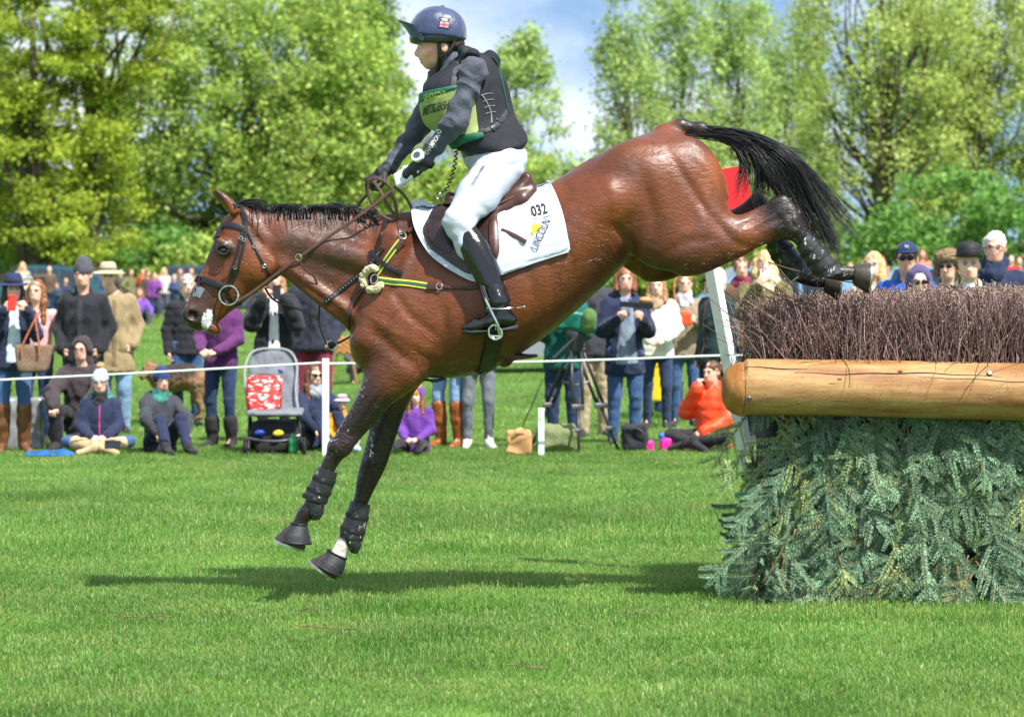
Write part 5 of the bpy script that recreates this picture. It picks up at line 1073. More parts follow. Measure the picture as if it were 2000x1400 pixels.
def patch(outline, off, th, name, mat, parent, step=9, mirror=True, smooth=True, bulge=None, objs=None):
    ol = np.array(outline, float); ol = crpath(np.concatenate([ol, ol[:1]]), step)[:-1] if smooth else ol; n = len(ol)
    xs = np.arange(ol[:, 0].min()+step*.5, ol[:, 0].max(), step); ys = np.arange(ol[:, 1].min()+step*.5, ol[:, 1].max(), step); inner = []
    for x in xs:
        for y in ys:
            c = False; j = n-1; dmin = np.hypot(ol[:, 0]-x, ol[:, 1]-y).min()
            for i in range(n):
                if (ol[i, 1] > y) != (ol[j, 1] > y) and x < (ol[j, 0]-ol[i, 0])*(y-ol[i, 1])/(ol[j, 1]-ol[i, 1])+ol[i, 0]: c = not c
                j = i
            if c and dmin > step*.45: inner.append((x, y))
    pts = [Vector(p) for p in ol]+[Vector(p) for p in inner]; vs, es, fs, *_ = delaunay_2d_cdt(pts, [(i, (i+1) % n) for i in range(n)], [], 1, 1e-4); vs = np.array([v[:] for v in vs]); m = len(vs); top = []; bot = []
    for a, b in vs:
        ex = bulge(a, b) if bulge else 0; d = np.hypot(ol[:, 0]-a, ol[:, 1]-b).min(); rd = th*min(1, .35+d/5); p, nn = flank(a, b, off+rd+ex); top.append(p); bot.append(flank(a, b, off)[0])
    V = np.array(top+bot); F = []
    for f in fs:
        f = list(f); a, b, c = V[f[0]], V[f[1]], V[f[2]]
        if np.cross(b-a, c-a)[1] > 0: f = f[::-1]
        F.append(tuple(f)); F.append(tuple(i+m for i in f[::-1]))
    bd = {}
    for f in F[::2]:
        for i in range(3): e = (f[i], f[(i+1) % 3]); bd[e] = bd.get(e, 0)+1
    for (a, b) in list(bd):
        if (b, a) not in bd: F.append((b, a, a+m, b+m))
    o = MB().add(V, F).build(name, mat, parent, sharp=50)
    if mirror: V2 = V.copy(); V2[:, 1] = 2*DH-V2[:, 1]; MB().add(V2, [f[::-1] for f in F]).build(name, mat, parent, sharp=50)
    return o
pad = empty('saddle_cloth', H(960, 450), 'white quilted saddle cloth with black number under the saddle', 'saddle cloth')
PADW = M('white_quilt', srgb(190, 197, 214), .8, .05, 20, .4, 25, spec=.2, sheen=.1, bdist=.012)
def quilt(a, b):
    u = (a*.94-b*.34); v = (a*.34+b*.94); k = abs(((v+6*math.sin(u*.02))/17.0) % 1-.5)*2; return .009*(1-k**3)
PO = [(808, 392), (806, 412), (814, 448), (836, 488), (864, 515), (908, 541), (930, 550), (976, 537), (1040, 514), (1108, 492), (1110, 480), (1098, 430), (1086, 390), (1073, 359), (1040, 366), (1000, 388), (960, 398), (900, 404), (850, 402), (825, 391)]
patch(PO, .004, .012, 'cloth', PADW, pad, 7, bulge=quilt, smooth=False)
def rim(px, w, name, mat, parent, off):
    q = crpath(px, 4); p = np.array([flank(a, b, off)[0] for a, b in q]); n = np.array([flank(a, b, off)[1] for a, b in q]); mb = MB(); mb.ribbon(p, n, w*HS, .007); mb.build(name, mat, parent); p[:, 1] = 2*DH-p[:, 1]; n[:, 1] *= -1; mb = MB(); mb.ribbon(p, n, w*HS, .007); mb.build(name, mat, parent)
rim([(808, 394), (807, 412), (815, 448), (837, 487), (865, 514), (909, 540), (930, 548)], 7, 'binding', M('white_binding', srgb(196, 205, 226), .6, .05), pad, .012)
rim([(930, 549), (976, 535), (1040, 512), (1107, 490)], 9, 'binding', M('white_binding2', srgb(200, 206, 220), .55, .05), pad, .012); rim([(1107, 490), (1096, 430), (1084, 390), (1072, 361)], 8, 'binding', M('white_binding2'), pad, .012)
def decal(s, org, ux, uy, w, h, off, mat, name, parent, fn=None, bold=0.012):
    """lettering laid on a surface: org pixel, ux/uy pixel directions, size in pixels"""
    V, F = text_verts(s, bold); ux = np.array(ux, float)/np.linalg.norm(ux); uy = np.array(uy, float)/np.linalg.norm(uy); out = []
    for v in V:
        a = np.array(org)+ux*v[0]*w+uy*v[1]*h; out.append(fn(a[0], a[1], off) if fn else flank(a[0], a[1], off)[0])
    out = np.array(out); FF = []
    for f in F:
        if np.cross(out[f[1]]-out[f[0]], out[f[2]]-out[f[0]])[1] > 0: f = f[::-1]
        FF.append(f)
    return MB().add(out, FF).build(name, mat, parent, smooth=False)
INK = M('black_print', srgb(26, 26, 28), .6, 0)
patch([(1037, 413), (1071, 404), (1076, 427), (1041, 436)], .024, .002, 'number_plate', M('white_plate', srgb(222, 222, 222), .5, .02), pad, 6, mirror=False, smooth=False)
decal('032', (1042, 432), (32, -8), (-6, -23), 30, 20, .0285, INK, 'number', pad, bold=.03)
decal('LINCOLN', (1049, 493), (27, -55), (-18, -9), 60, 15, .0285, INK, 'lettering', pad, bold=.0)
patch([(1040, 447), (1048, 443), (1056, 448), (1054, 455), (1046, 458), (1043, 465), (1038, 460)], .025, .002, 'emblem', M('yellow_print', srgb(240, 196, 40), .6, .05), pad, 4, mirror=False)
saddle = empty('saddle', H(930, 400), 'dark brown leather jumping saddle under the rider', 'saddle')
patch([(872, 392), (850, 416), (832, 446), (830, 458), (840, 484), (864, 504), (892, 523), (918, 537), (940, 535), (962, 524), (972, 510), (977, 488), (973, 440), (975, 412), (960, 398), (920, 395)], .026, .010, 'flap', M('flap_leather', srgb(56, 40, 38), .33, .25, 25, .25, 100), saddle, 8)
patch([(866, 412), (846, 430), (838, 450), (844, 476), (862, 492), (884, 500), (890, 470), (884, 436)], .036, .008, 'knee_roll', M('roll_leather', srgb(44, 33, 34), .3, .2, 25, .2, 100), saddle, 7, bulge=lambda a, b: .016*max(0, 1-math.hypot((a-864)/30, (b-456)/46)))
patch([(962, 430), (956, 460), (962, 500), (972, 508), (976, 486), (974, 440)], .036, .012, 'thigh_block', BRN, saddle, 6)
def seat():
    S = SDF()
    S.loft([(H(880, 392), np.array([0, 0, .035]), np.array([0, .10, 0]), 0), (H(905, 402), np.array([0, 0, .04]), np.array([0, .13, 0]), 0), (H(950, 400), np.array([-.01, 0, .045]), np.array([0, .17, 0]), 0), (H(1000, 378), np.array([-.02, 0, .045]), np.array([0, .18, 0]), 0), (H(1034, 352), np.array([-.03, 0, .03]), np.array([0, .15, 0]), 0)], k=.02, kin=.02)
    S.cone(H(1028, 346, -.12), H(1028, 346, .12), .02, .02, .03); S.cone(H(880, 388, -.05), H(880, 388, .05), .03, .03, .03)
    for sd in BS: S.chain([H(900, 415, sd*.12), H(960, 420, sd*.17), H(1020, 392, sd*.16), H(1038, 374, sd*.13)], [.03, .035, .035, .028], .03)
    V, F = S.mesh(.009, 3); link('seat', npmesh('seat', V, F), BRN, saddle)
    for sd in BS:
        mb = MB(); mb.tube(crpath([H(905, 402, sd*.155), H(960, 404, sd*.20), H(1010, 382, sd*.175), H(1042, 356, sd*.10)], .02), .005, 6); mb.build('piping', M('piping', srgb(96, 62, 52), .35), saddle)
seat()
strap([(965, 455), (990, 462), (1010, 470), (1030, 480)], 8, BRN, 'stirrup_leather', saddle, .006, (-1,), .040)
# girth and stud guard
p = [(948, 540), (958, 580), (966, 620), (965, 660), (955, 700), (948, 728)]
q, n = on_horse(p, -1, .004); q2, n2 = on_horse(p, 1, .004); mb = MB(); mb.ribbon(np.concatenate([q, q2[::-1]]), np.concatenate([n, n2[::-1]]), .085, .012); girth = mb.build('girth', BLK, saddle)
def guard():
    V, F = [], []; S = SDF(); S.loft([(H(958, 668), np.array([.09, 0, -.03])*.0+np.array([0, 0, .05]), np.array([0, .05, 0]), 0), (H(985, 690), np.array([0, 0, .035]), np.array([0, .09, 0]), 0), (H(1020, 696), np.array([0, 0, .016]), np.array([0, .10, 0]), 0), (H(1050, 694), np.array([0, 0, .008]), np.array([0, .06, 0]), 0)], k=.01, kin=.01)
    S.chain([H(952, 665, -.20), H(968, 690, -.14), H(985, 702, -.06), H(985, 704, .06)], [.03, .035, .03, .03], .03)
    V, F = S.mesh(.008, 3); link('stud_guard', npmesh('stud_guard', V, F), BRN, saddle)
guard()
mb = MB(); mb.box(H(836, 742, 0), (.05, .02, .006), rotm('Y', 8), bev=.003); mb.box(H(856, 742, -.02), (.035, .018, .008), rotm('Y', -10), bev=.003); mb.build('girth_loop', BLK, saddle)
# ---- leg boots
def loftmesh(secs, n=20, col=None, cap=True):
    """closed tube through elliptical sections (centre,u,v,_)"""
    mb = MB(); V = []; ang = np.arange(n)*2*math.pi/n; S = []
    for i in range(len(secs)-1):
        for t in (0, .34, .67): S.append([np.asarray(secs[i][k])*(1-t)+np.asarray(secs[i+1][k])*t for k in range(3)])
    S.append(secs[-1][:3])
    for c, u, v in S: V.append(np.asarray(c)+np.cos(ang)[:, None]*np.asarray(u)+np.sin(ang)[:, None]*np.asarray(v))
    F = [(i*n+j, i*n+(j+1) % n, (i+1)*n+(j+1) % n, (i+1)*n+j) for i in range(len(S)-1) for j in range(n)]
    if cap: F += [tuple(range(n-1, -1, -1)), tuple((len(S)-1)*n+j for j in range(n))]
    mb.add(np.concatenate(V), F); return mb
def legboot(label, secs, low, y, straps, wet=.5):
    t = empty('leg_boot', sec(*secs[0][:2], .05, y)[0], label, 'leg boot'); m = boot_mat()
    S = [sec(a, b, w, y) for a, b, w in secs]; o = loftmesh(S, 22).build('shell', m, t)
    if low: loftmesh([sec(a, b, w, y) for a, b, w in low], 18).build('fetlock_guard', m, t)
    for s in straps:
        k = min(int(s*(len(S)-1)), len(S)-2); f = s*(len(S)-1)-k; c, u, v = [np.asarray(S[k][q])*(1-f)+np.asarray(S[k+1][q])*f for q in range(3)]; ax = np.asarray(S[k+1][0])-np.asarray(S[k][0]); ax /= np.linalg.norm(ax)
        a = np.linspace(0, 2*math.pi, 25); pts = c+np.cos(a)[:, None]*u*1.02+np.sin(a)[:, None]*v*1.02; mb = MB(); mb.ribbon(pts, pts-c, .022, .002); mb.build('strap', M('boot_strap', srgb(24, 24, 26), .6), t)
        mb = MB(); mb.box(c-v*1.05, (.010, .004, .008), bev=.003); mb.build('buckle', M('boot_buckle', srgb(60, 62, 66), .35), t)
def boot_mat():
    if 'wet_boot' in _MC: return _MC['wet_boot']
    m = M('wet_boot', srgb(44, 46, 50), .36, .3, 40, .4, 70); nt = m.node_tree; N = nt.nodes; L = nt.links; b = N['Principled BSDF']; src = b.inputs['Base Color'].links[0].from_socket
    tc = N.new('ShaderNodeTexCoord'); nz = N.new('ShaderNodeTexNoise'); nz.inputs['Scale'].default_value = 42; nz.inputs['Detail'].default_value = 8; nz.inputs['Roughness'].default_value = .7; mp = N.new('ShaderNodeMapping'); mp.inputs['Scale'].default_value = (1, 1, .45); L.new(tc.outputs['Object'], mp.inputs[0]); L.new(mp.outputs[0], nz.inputs['Vector'])
    r = N.new('ShaderNodeMapRange'); r.inputs['From Min'].default_value = .59; r.inputs['From Max'].default_value = .66; L.new(nz.outputs['Fac'], r.inputs[0]); mx = N.new('ShaderNodeMix'); mx.data_type = 'RGBA'; L.new(r.outputs[0], mx.inputs['Factor']); L.new(src, mx.inputs['A']); mx.inputs['B'].default_value = (.62, .66, .70, 1); L.new(mx.outputs['Result'], b.inputs['Base Color']); return m
legboot('black brushing boot on the near foreleg, splashed with foam', [((625, 907), (663, 919), .048), ((612, 934), (656, 944), .046), ((600, 956), (646, 968), .046), ((594, 966), (640, 981), .048)], [((600, 972), (638, 982), .050), ((602, 992), (636, 998), .048), ((612, 1010), (628, 1010), .030)], -.155, (.25, .55, .85))
legboot('black brushing boot with straps on the far foreleg', [((682, 981), (721, 990), .048), ((672, 1010), (716, 1020), .046), ((660, 1040), (708, 1052), .046), ((664, 1052), (702, 1066), .046)], [((660, 1044), (706, 1052), .048), ((668, 1066), (704, 1070), .046), ((682, 1084), (696, 1086), .028)], .14, (.3, .6, .85))
legboot('wet black boot on the near hind cannon above the brush', [((1574, 452), (1549, 486), .050), ((1600, 480), (1562, 508), .048), ((1622, 506), (1578, 530), .048), ((1643, 530), (1590, 546), .052)], None, -.16, (.25, .5, .75))
legboot('wet black boot on the far hind leg, half hidden in twigs', [((1530, 450), (1500, 482), .050), ((1556, 480), (1514, 508), .048), ((1580, 510), (1532, 534), .048), ((1598, 534), (1546, 552), .052)], None, .15, (.3, .6))
def bell(label, secs, y):
    t = empty('overreach_boot', sec(*secs[0][:2], .05, y)[0], label, 'overreach boot'); S = [sec(a, b, w, y) for a, b, w in secs]; loftmesh(S, 24).build('bell', M('bell_rubber', srgb(38, 40, 44), .55, .3, 60, .6, 120), t)
    c, u, v, _ = S[-1]; a = np.linspace(0, 2*math.pi, 29); mb = MB(); mb.tube(c+np.cos(a)[:, None]*u+np.sin(a)[:, None]*v, .006, 6, cap=False); mb.build('rim', M('bell_rim', srgb(24, 24, 26), .5), t)
    c, u, v, _ = S[0]; mb = MB(); mb.tube(c+np.cos(a)[:, None]*u*1.03+np.sin(a)[:, None]*v*1.03, .005, 6, cap=False); mb.build('cuff', M('bell_rim'), t)
bell('black bell boot over the near front hoof', [((574, 1016), (604, 1019), .042), ((564, 1026), (607, 1030), .054), ((554, 1036), (610, 1043), .068), ((547, 1050), (612, 1055), .076)], -.155)
bell('black bell boot over the far front hoof, above a white pastern', [((637, 1078), (673, 1096), .042), ((628, 1088), (672, 1108), .056), ((618, 1095), (668, 1120), .068), ((610, 1104), (663, 1130), .074)], .14)
# ================================================================ the rider
rider = empty('person', H(960, 400), 'rider in navy helmet, dark shirt, white breeches and black boots on the horse', 'person')
SKIN = M('skin', rough=.5, var=.08, scale=40, attr='Col', spec=.35)
YW = np.array([-.36, .93, 0.0])                        # the chest is turned a little towards the camera
def rsec(f, b, hw, grow=0.0, yaw=True, y=0.0):
    a = H(*f, y); c = H(*b, y); u = (a-c)/2; L = np.linalg.norm(u); return ((a+c)/2, u*(1+grow/L), (YW if yaw else np.array([0, 1.0, 0]))*(hw+grow), 0)
NA = [H(926, 142, -.185), H(890, 244, -.245), H(822, 327, -.16)]; FA = [H(862, 146, .175), H(815, 244, .235), H(757, 324, .13)]
HIPN, KNEEN, ANKN = H(978, 326, -.11), H(896, 436, -.30), H(968, 592, -.375); HIPF, KNEEF, ANKF = H(972, 326, .11), H(886, 436, .30), H(960, 592, .375)
TORSO = [((874, 126), (926, 106), .085), ((850, 148), (955, 116), .150), ((836, 172), (973, 144), .180), ((838, 205), (985, 178), .175), ((856, 240), (993, 212), .160), ((886, 272), (1000, 244), .150), ((906, 298), (1012, 270), .155)]
def fine(lo, hi, vox, zones):
    """rectilinear axis: fine spacing inside zones"""
    a = [lo]; 
    while a[-1] < hi: a.append(a[-1]+min([vox]+[z[2] for z in zones if z[0] <= a[-1] <= z[1]]))
    return np.array(a)
def torso_sdf(grow, k=.01):
    S = SDF(); S.loft([rsec(f, b, w, grow) for f, b, w in TORSO], k=k, kin=.01, sub=3); return S
def rider_body():
    S = torso_sdf(-.012)
    for s, e, w in (NA, FA): S.cone(s, e, .05, .038, .04); S.cone(e, w, .038, .027, .02)
    S.ell(H(980, 312), (.10, .15, .10), k=.05)
    for h, k, a in ((HIPN, KNEEN, ANKN), (HIPF, KNEEF, ANKF)): S.cone(h, k, .078, .044, .05); S.cone(k, a, .040, .030, .03); S.cone(a, a+H(955, 630)-H(968, 592), .024, .014, .02)
    S.cone(H(880, 118, .0), H(862, 92, 0), .058, .055, .03)
    # head
    S.ell(H(862, 70), (.106, .076, .108), k=.02); S.ell(H(842, 98), (.062, .058, .078), rotm('Y', 8), k=.03); S.ell(H(846, 116), (.056, .050, .042), rotm('Y', -12), k=.03)
    S.ell(H(838, 128), (.020, .022, .018), k=.018)                                                                            # chin
    S.cone(H(821, 90), H(813.5, 105), .009, .012, .012); S.ell(H(817, 108), (.013, .016, .010), k=.008)                           # nose
    S.ell(H(822, 116), (.011, .022, .006), k=.006); S.ell(H(825, 122), (.011, .020, .007), k=.006); S.box(H(818, 119), (.012, .020, .0018), rad=.001, k=.003, op='s')   # lips
    S.ell(H(824, 84), (.016, .050, .010), k=.012)                                                                            # brow
    for sd in (-1, 1):
        S.ell(H(821, 92, sd*.030), (.014, .014, .010), k=.010, op='s'); S.ell(H(836, 104, sd*.045), (.025, .02, .022), k=.02)
        S.ell(H(868, 95, sd*.074), (.018, .009, .028), rotm('Y', -12), k=.008); S.ell(H(866, 94, sd*.084), (.009, .006, .014), k=.005, op='s')
    lo = np.array([H(880, 0)[0]-.5, DH-.46, H(0, 660)[2]]); hi = np.array([H(1040, 0)[0], DH+.46, H(0, 10)[2]]); lo[0] = H(735, 0)[0]
    z1, z2 = H(0, 145)[2], H(0, 60)[2]; x1, x2 = H(806, 0)[0], H(895, 0)[0]
    ax = [fine(lo[0], hi[0], .018, [(x1, x2, .0045)]), fine(lo[1], hi[1], .018, [(DH-.09, DH+.09, .006)]), fine(lo[2], hi[2], .018, [(z1, z2, .0045)])]
    V, F = S.mesh(.01, 1, axes=ax); px = 1000+V[:, 0]/HS; py = HZ-(V[:, 2]-CAMZ)/HS
    C = np.tile(srgb(226, 170, 146), (len(V), 1)); e = lambda x, y, a, b: np.clip(1.5*(1-np.hypot((px-x)/a, (py-y)/b)), 0, 1)[:, None]
    C = C*(1-.35*e(840, 106, 12, 10))+np.array(srgb(196, 110, 92))*.35*e(840, 106, 12, 10); l = e(822, 119, 5, 5)*.6; C = C*(1-l)+np.array(srgb(168, 86, 80))*l; C *= (1+.05*snoise(V, 60, 1))[:, None]
    me = npmesh('body', V, F); vcol(me, C); o = link('body', me, SKIN, rider)
    for sd in (-1, 1):
        mb = MB(); mb.ball(H(822.5, 92, sd*.030), .0105, 10, 8); mb.build('eye', M('eye_white', srgb(215, 208, 200), .2, 0), o); mb = MB(); mb.ball(H(819.6, 92, sd*.031), (.0045, .005, .005), 8, 6); mb.build('iris', M('iris', srgb(50, 40, 34), .15, 0), o)
        mb = MB(); mb.tube(crpath([H(820, 87, sd*.018), H(820, 85.5, sd*.032), H(825, 86.5, sd*.046)], .004), .003, 5); mb.build('eyebrow', M('brow_hair', srgb(70, 48, 36), .8), o)
rider_body()
def hand(wrist, knuck, up, side, curl, mat, name, parent, s=1.0, tips=None, merge=None, thumb=1):
    """a gloved or bare hand: palm and five fingers. wrist->knuck is the back of the hand, up the side the back faces, side points to the thumb"""
    w = np.asarray(wrist, float); k = np.asarray(knuck, float); d = k-w; d /= np.linalg.norm(d); up = np.asarray(up, float); up = up-d*np.dot(up, d); up /= np.linalg.norm(up); sv = np.cross(up, d)*(1 if np.dot(np.cross(up, d), side) > 0 else -1)
    S = SDF(); c = (w+k)/2; M3 = np.stack([d, sv, up], 1); S.box(c+d*.008*s, (np.linalg.norm(k-w)/2+.006*s, .040*s, .014*s), M3, rad=.012*s, k=.012*s); S.cone(w-d*.03*s, w+d*.01*s, .026*s, .028*s, .015*s)
    for i, (o, L) in enumerate(((.030, .072), (.010, .080), (-.010, .074), (-.029, .058))):
        p = k+sv*o*s; a = R(12+curl*18)+.06*i; prev = p-d*.012*s
        for q, (fr, rr) in enumerate(((.45, .0098), (.32, .0090), (.23, .0078))):
            dd = d*math.cos(a)-up*math.sin(a)+sv*(.05*(1.5-i)*.4)*(curl < 1.5); nx = prev+dd*L*fr*s*1.05; S.cone(prev, nx, rr*s, (rr-.0008)*s, .003*s); prev = nx; a += R(20+curl*32)
    p = w+d*.018*s+sv*.030*s; q = p+(d*.55+sv*.55-up*.28)*.042*s*thumb; S.cone(p, q, .0135*s, .011*s, .01*s); q2 = q+(d*.85-sv*.10-up*.45)*.034*s; S.cone(q, q2, .0105*s, .0085*s, .004*s)
    V, F = S.mesh(.0045 if s == 1 and merge is None else .0085, 1)
    if merge is not None: merge.append((V, F)); return None
    return link(name, npmesh(name, V, F), mat, parent)
GLB = M('glove_black', srgb(34, 35, 40), .6, .2, 80, .3, 300); GLW = M('glove_white', srgb(214, 216, 224), .6, .1, 80, .3, 300)
hand(H(806, 338, -.15), H(778, 354, -.115), (.15, -.85, .55), (-.5, -.2, .8), 1.9, GLW, 'glove', rider)
hand(H(748, 334, .12), H(722, 354, .09), (-.2, -.55, .8), (.3, -.7, .6), 1.9, GLB, 'glove', rider)
for a, b, r0, r1 in ((H(822, 326, -.16), H(800, 342, -.145), .037, .033), (H(762, 322, .135), H(742, 337, .115), .036, .032)):
    S = SDF(); S.cone(a, b, r0, r1, .01); V, F = S.mesh(.006, 2, disp=lambda V: .0025*snoise(V, 90, 3)); link('glove_cuff', npmesh('glove_cuff', V, F), GLB, rider)
# ---- clothes
def wr(f, amp, seed=0, an=(1, 1, 1)):
    def g(V):
        n = snoise(V, f, seed, 8, an); return amp*(.6*n+.8*(1-np.abs(snoise(V, f*.7, seed+9, 6, an)))-.4)
    return g
SHIRT = M('slate_shirt', srgb(70, 75, 88), .7, .12, 14, .5, 24, spec=.3, sheen=.1, bdist=.02, bdet=2)
def sleeve(s, e, w, name='sleeve'):
    S = SDF(); S.ell(s, .066, k=.02); S.cone(s, e, .067, .051, .02); S.cone(e, w, .051, .037, .05); d = (w-e)/np.linalg.norm(w-e); S.half(w+d*.012, d, .01)
    V, F = S.mesh(.0075, 2, disp=wr(34, .0085, 4, (.8, .8, 1.3))); return link(name, npmesh(name, V, F), SHIRT, rider)
sn = sleeve(*NA); sleeve(*FA)
S = torso_sdf(.004); S.cone(H(880, 122), H(871, 106), .066, .064, .03); S.half(H(868, 100), (-.35, 0, 1), .005); V, F = S.mesh(.014, 2); link('shirt', npmesh('shirt', V, F), SHIRT, rider)
VEST = M('black_vest', srgb(40, 42, 48), .8, .15, 30, .3, 90, spec=.25, bdist=.004)
def vest():
    S = torso_sdf(.023, .01)
    S.loft([rsec((893, 268), (1004, 240), .165, .022), rsec((912, 292), (1020, 262), .170, .022), rsec((940, 300), (1026, 276), .170, .016)], k=.02, kin=.01)
    S.cone(H(905, 103, -.11), H(925, 112, -.14), .030, .034, .03); S.cone(H(885, 106, .10), H(890, 112, .13), .03, .034, .03)
    S.cone(H(956, 110, 0), H(966, 118, .04), .03, .03, .03)
    S.half(H(928, 303), (-.30, 0, -1), .01)
    S.cone(NA[0]+np.array([.02, -.12, .02]), NA[0]+np.array([-.02, .02, -.01]), .082, .080, .012, 's'); S.cone(FA[0]+np.array([0, .12, 0]), FA[0]+np.array([0, -.02, 0]), .082, .080, .012, 's')
    S.cone(H(868, 124), H(862, 90), .080, .10, .02, 's')
    V, F = S.mesh(.009, 2, disp=wr(16, .004, 7)); return link('body_protector', npmesh('body_protector', V, F), VEST, rider)
vo = vest()
TS = torso_sdf(.030, .01); TS.loft([rsec((893, 268), (1004, 240), .165, .022), rsec((912, 292), (1020, 262), .170, .022)], k=.02, kin=.01)
_ta = TS.grid(.014); _tv, _tf = nets(_ta, TS.field(_ta)); TB = BVHTree.FromPolygons([Vector(v) for v in _tv], [tuple(f) for f in _tf.tolist()])
VIEW = np.array([0, 0, 0.0])
def on_torso(a, b, off):
    p = H(a, b); o = Vector((p[0], DH-1.2, p[2])); r = TB.ray_cast(o, Vector((0, 1, 0)))
    if r[0] is None: r = TB.find_nearest(Vector((p[0], DH-.12, p[2])))
    n = np.array(r[1]); n = n if n[1] < .2 else -n
    return np.array(r[0])+n*off, n
def bib():
    def shell(z0, z1, grow, name, mat, x1):
        S = torso_sdf(grow-.005, .01); S.loft([rsec((893, 268), (1004, 240), .165, grow-.008), rsec((912, 292), (1020, 262), .170, grow-.008)], k=.02, kin=.01)
        S.ell(H(846, 216, -.02), (.055, .11, .09), k=.04)
        S.half(H(*z0), (-.16, 0, 1), .004); S.half(H(*z1), (.34, 0, -1), .004); S.half(H(*x1), (1, 0, .15), .004)
        V, F = S.mesh(.009, 2, disp=wr(14, .005, 3)); return link(name, npmesh(name, V, F), mat, rider)
    LG = M('lime_bib', srgb(142, 158, 94), .7, .06, 20, .2, 60); DG = M('green_bib', srgb(16, 92, 70), .65, .1, 20, .2, 60)
    shell((840, 186), (900, 286), .042, 'bib', LG, (936, 250)); shell((840, 181), (835, 201), .046, 'bib_band', DG, (936, 200)); shell((896, 268), (902, 288), .046, 'bib_band', DG, (948, 270))
bib()
def lay(s, org, ux, uy, w, h, mat, name, ray, bold=.012, off=.0022):
    """lettering projected along y onto a mesh BVH"""
    V, F = text_verts(s, bold); ux = np.array(ux, float)/np.linalg.norm(ux); uy = np.array(uy, float)/np.linalg.norm(uy); out = []
    for v in V:
        a = np.array(org)+ux*v[0]*w+uy*v[1]*h; p = H(a[0], a[1]); r = ray.ray_cast(Vector((p[0], DH-1.2, p[2])), Vector((0, 1, 0)))
        if r[0] is None: r = ray.find_nearest(Vector((p[0], DH-.2, p[2])))
        out.append(np.array(r[0])+np.array([0, -off, 0])+np.array(r[1])*off)
    out = np.array(out); FF = [f if np.cross(out[f[1]]-out[f[0]], out[f[2]]-out[f[0]])[1] < 0 else f[::-1] for f in F]
    return MB().add(out, FF).build(name, mat, rider, smooth=False)
def bvh(*names):
    V = []; F = []; n = 0
    for o in rider.children:
        if o.name.split('.')[0] in names:
            V += [v.co.copy() for v in o.data.vertices]; F += [tuple(i+n for i in p.vertices) for p in o.data.polygons]; n = len(V)
    return BVHTree.FromPolygons(V, F)
RB = bvh('bib', 'bib_band'); DK = M('bib_ink', srgb(40, 52, 44), .6, 0); GOLD = M('gold_print', srgb(206, 214, 96), .5, 0); WPR = M('white_print', srgb(228, 228, 226), .6, 0)
lay('DEVOUCOUX', (832, 201), (1, -.16), (-.1, -1), 42, 11, GOLD, 'lettering', RB, 0, .004); lay('MITSUBISHI', (827, 230), (1, -.22), (.18, -1), 54, 18, DK, 'lettering', RB, .02); lay('BADMINTON', (858, 288), (1, -.34), (-.1, -1), 46, 10, DK, 'lettering', RB, .01)
SB = bvh('sleeve'); lay('O', (862, 268), (.72, -.69), (-.72, -.69), 8, 10, WPR, 'lettering', SB, .03, .005); lay('CHAMPION', (838, 307), (27, -37), (-.8, -.58), 44, 8.5, WPR, 'lettering', SB, .01, .005)
# laces, buckles, strap on the flank of the protector
VBH = bvh('body_protector')
def vst(px, w, name, mat, th=.004):
    q = crpath(px, 4); p = []; n = []
    for a, b in q:
        o = H(a, b); r = VBH.ray_cast(Vector((o[0], DH-1.2, o[2])), Vector((0, 1, 0)))
        if r[0] is None: r = VBH.find_nearest(Vector((o[0], DH-.2, o[2])))
        p.append(np.array(r[0])+np.array([0, -.001, 0])); n.append(np.array(r[1]))
    mb = MB(); mb.ribbon(p, n, w*HS, th); return mb.build(name, mat, rider)
WEB = M('webbing', srgb(58, 60, 66), .6, .15, 100, .4, 400)
vst([(990, 218), (982, 232), (970, 248), (960, 258)], 9, 'vest_strap', WEB); vst([(968, 236), (984, 240)], 7, 'vest_strap', WEB); vst([(958, 256), (940, 263), (920, 268)], 8, 'vest_strap', WEB)
for c in ((966, 252), (978, 238), (940, 262)): vst([(c[0]-5, c[1]+5), (c[0]+5, c[1]-4)], 11, 'vest_buckle', M('buckle_plastic', srgb(44, 46, 50), .35), .009)
for k in range(4): vst([(942+2*k, 191+12*k), (952+2*k, 187+12*k), (962+2*k, 186+12*k)], 1.6, 'vest_lace', M('lace', srgb(120, 122, 128), .6), .004)
vst([(940, 190), (948, 200), (958, 222), (960, 245)], 3, 'vest_lace', M('lace'), .006); vst([(912, 100), (902, 118), (893, 140), (888, 165), (886, 180)], 11, 'shoulder_strap', WEB, .006)
vst([(962, 112), (972, 128), (980, 160), (988, 200), (994, 220)], 4, 'vest_edge', M('vest_green', srgb(14, 74, 58), .6), .006)
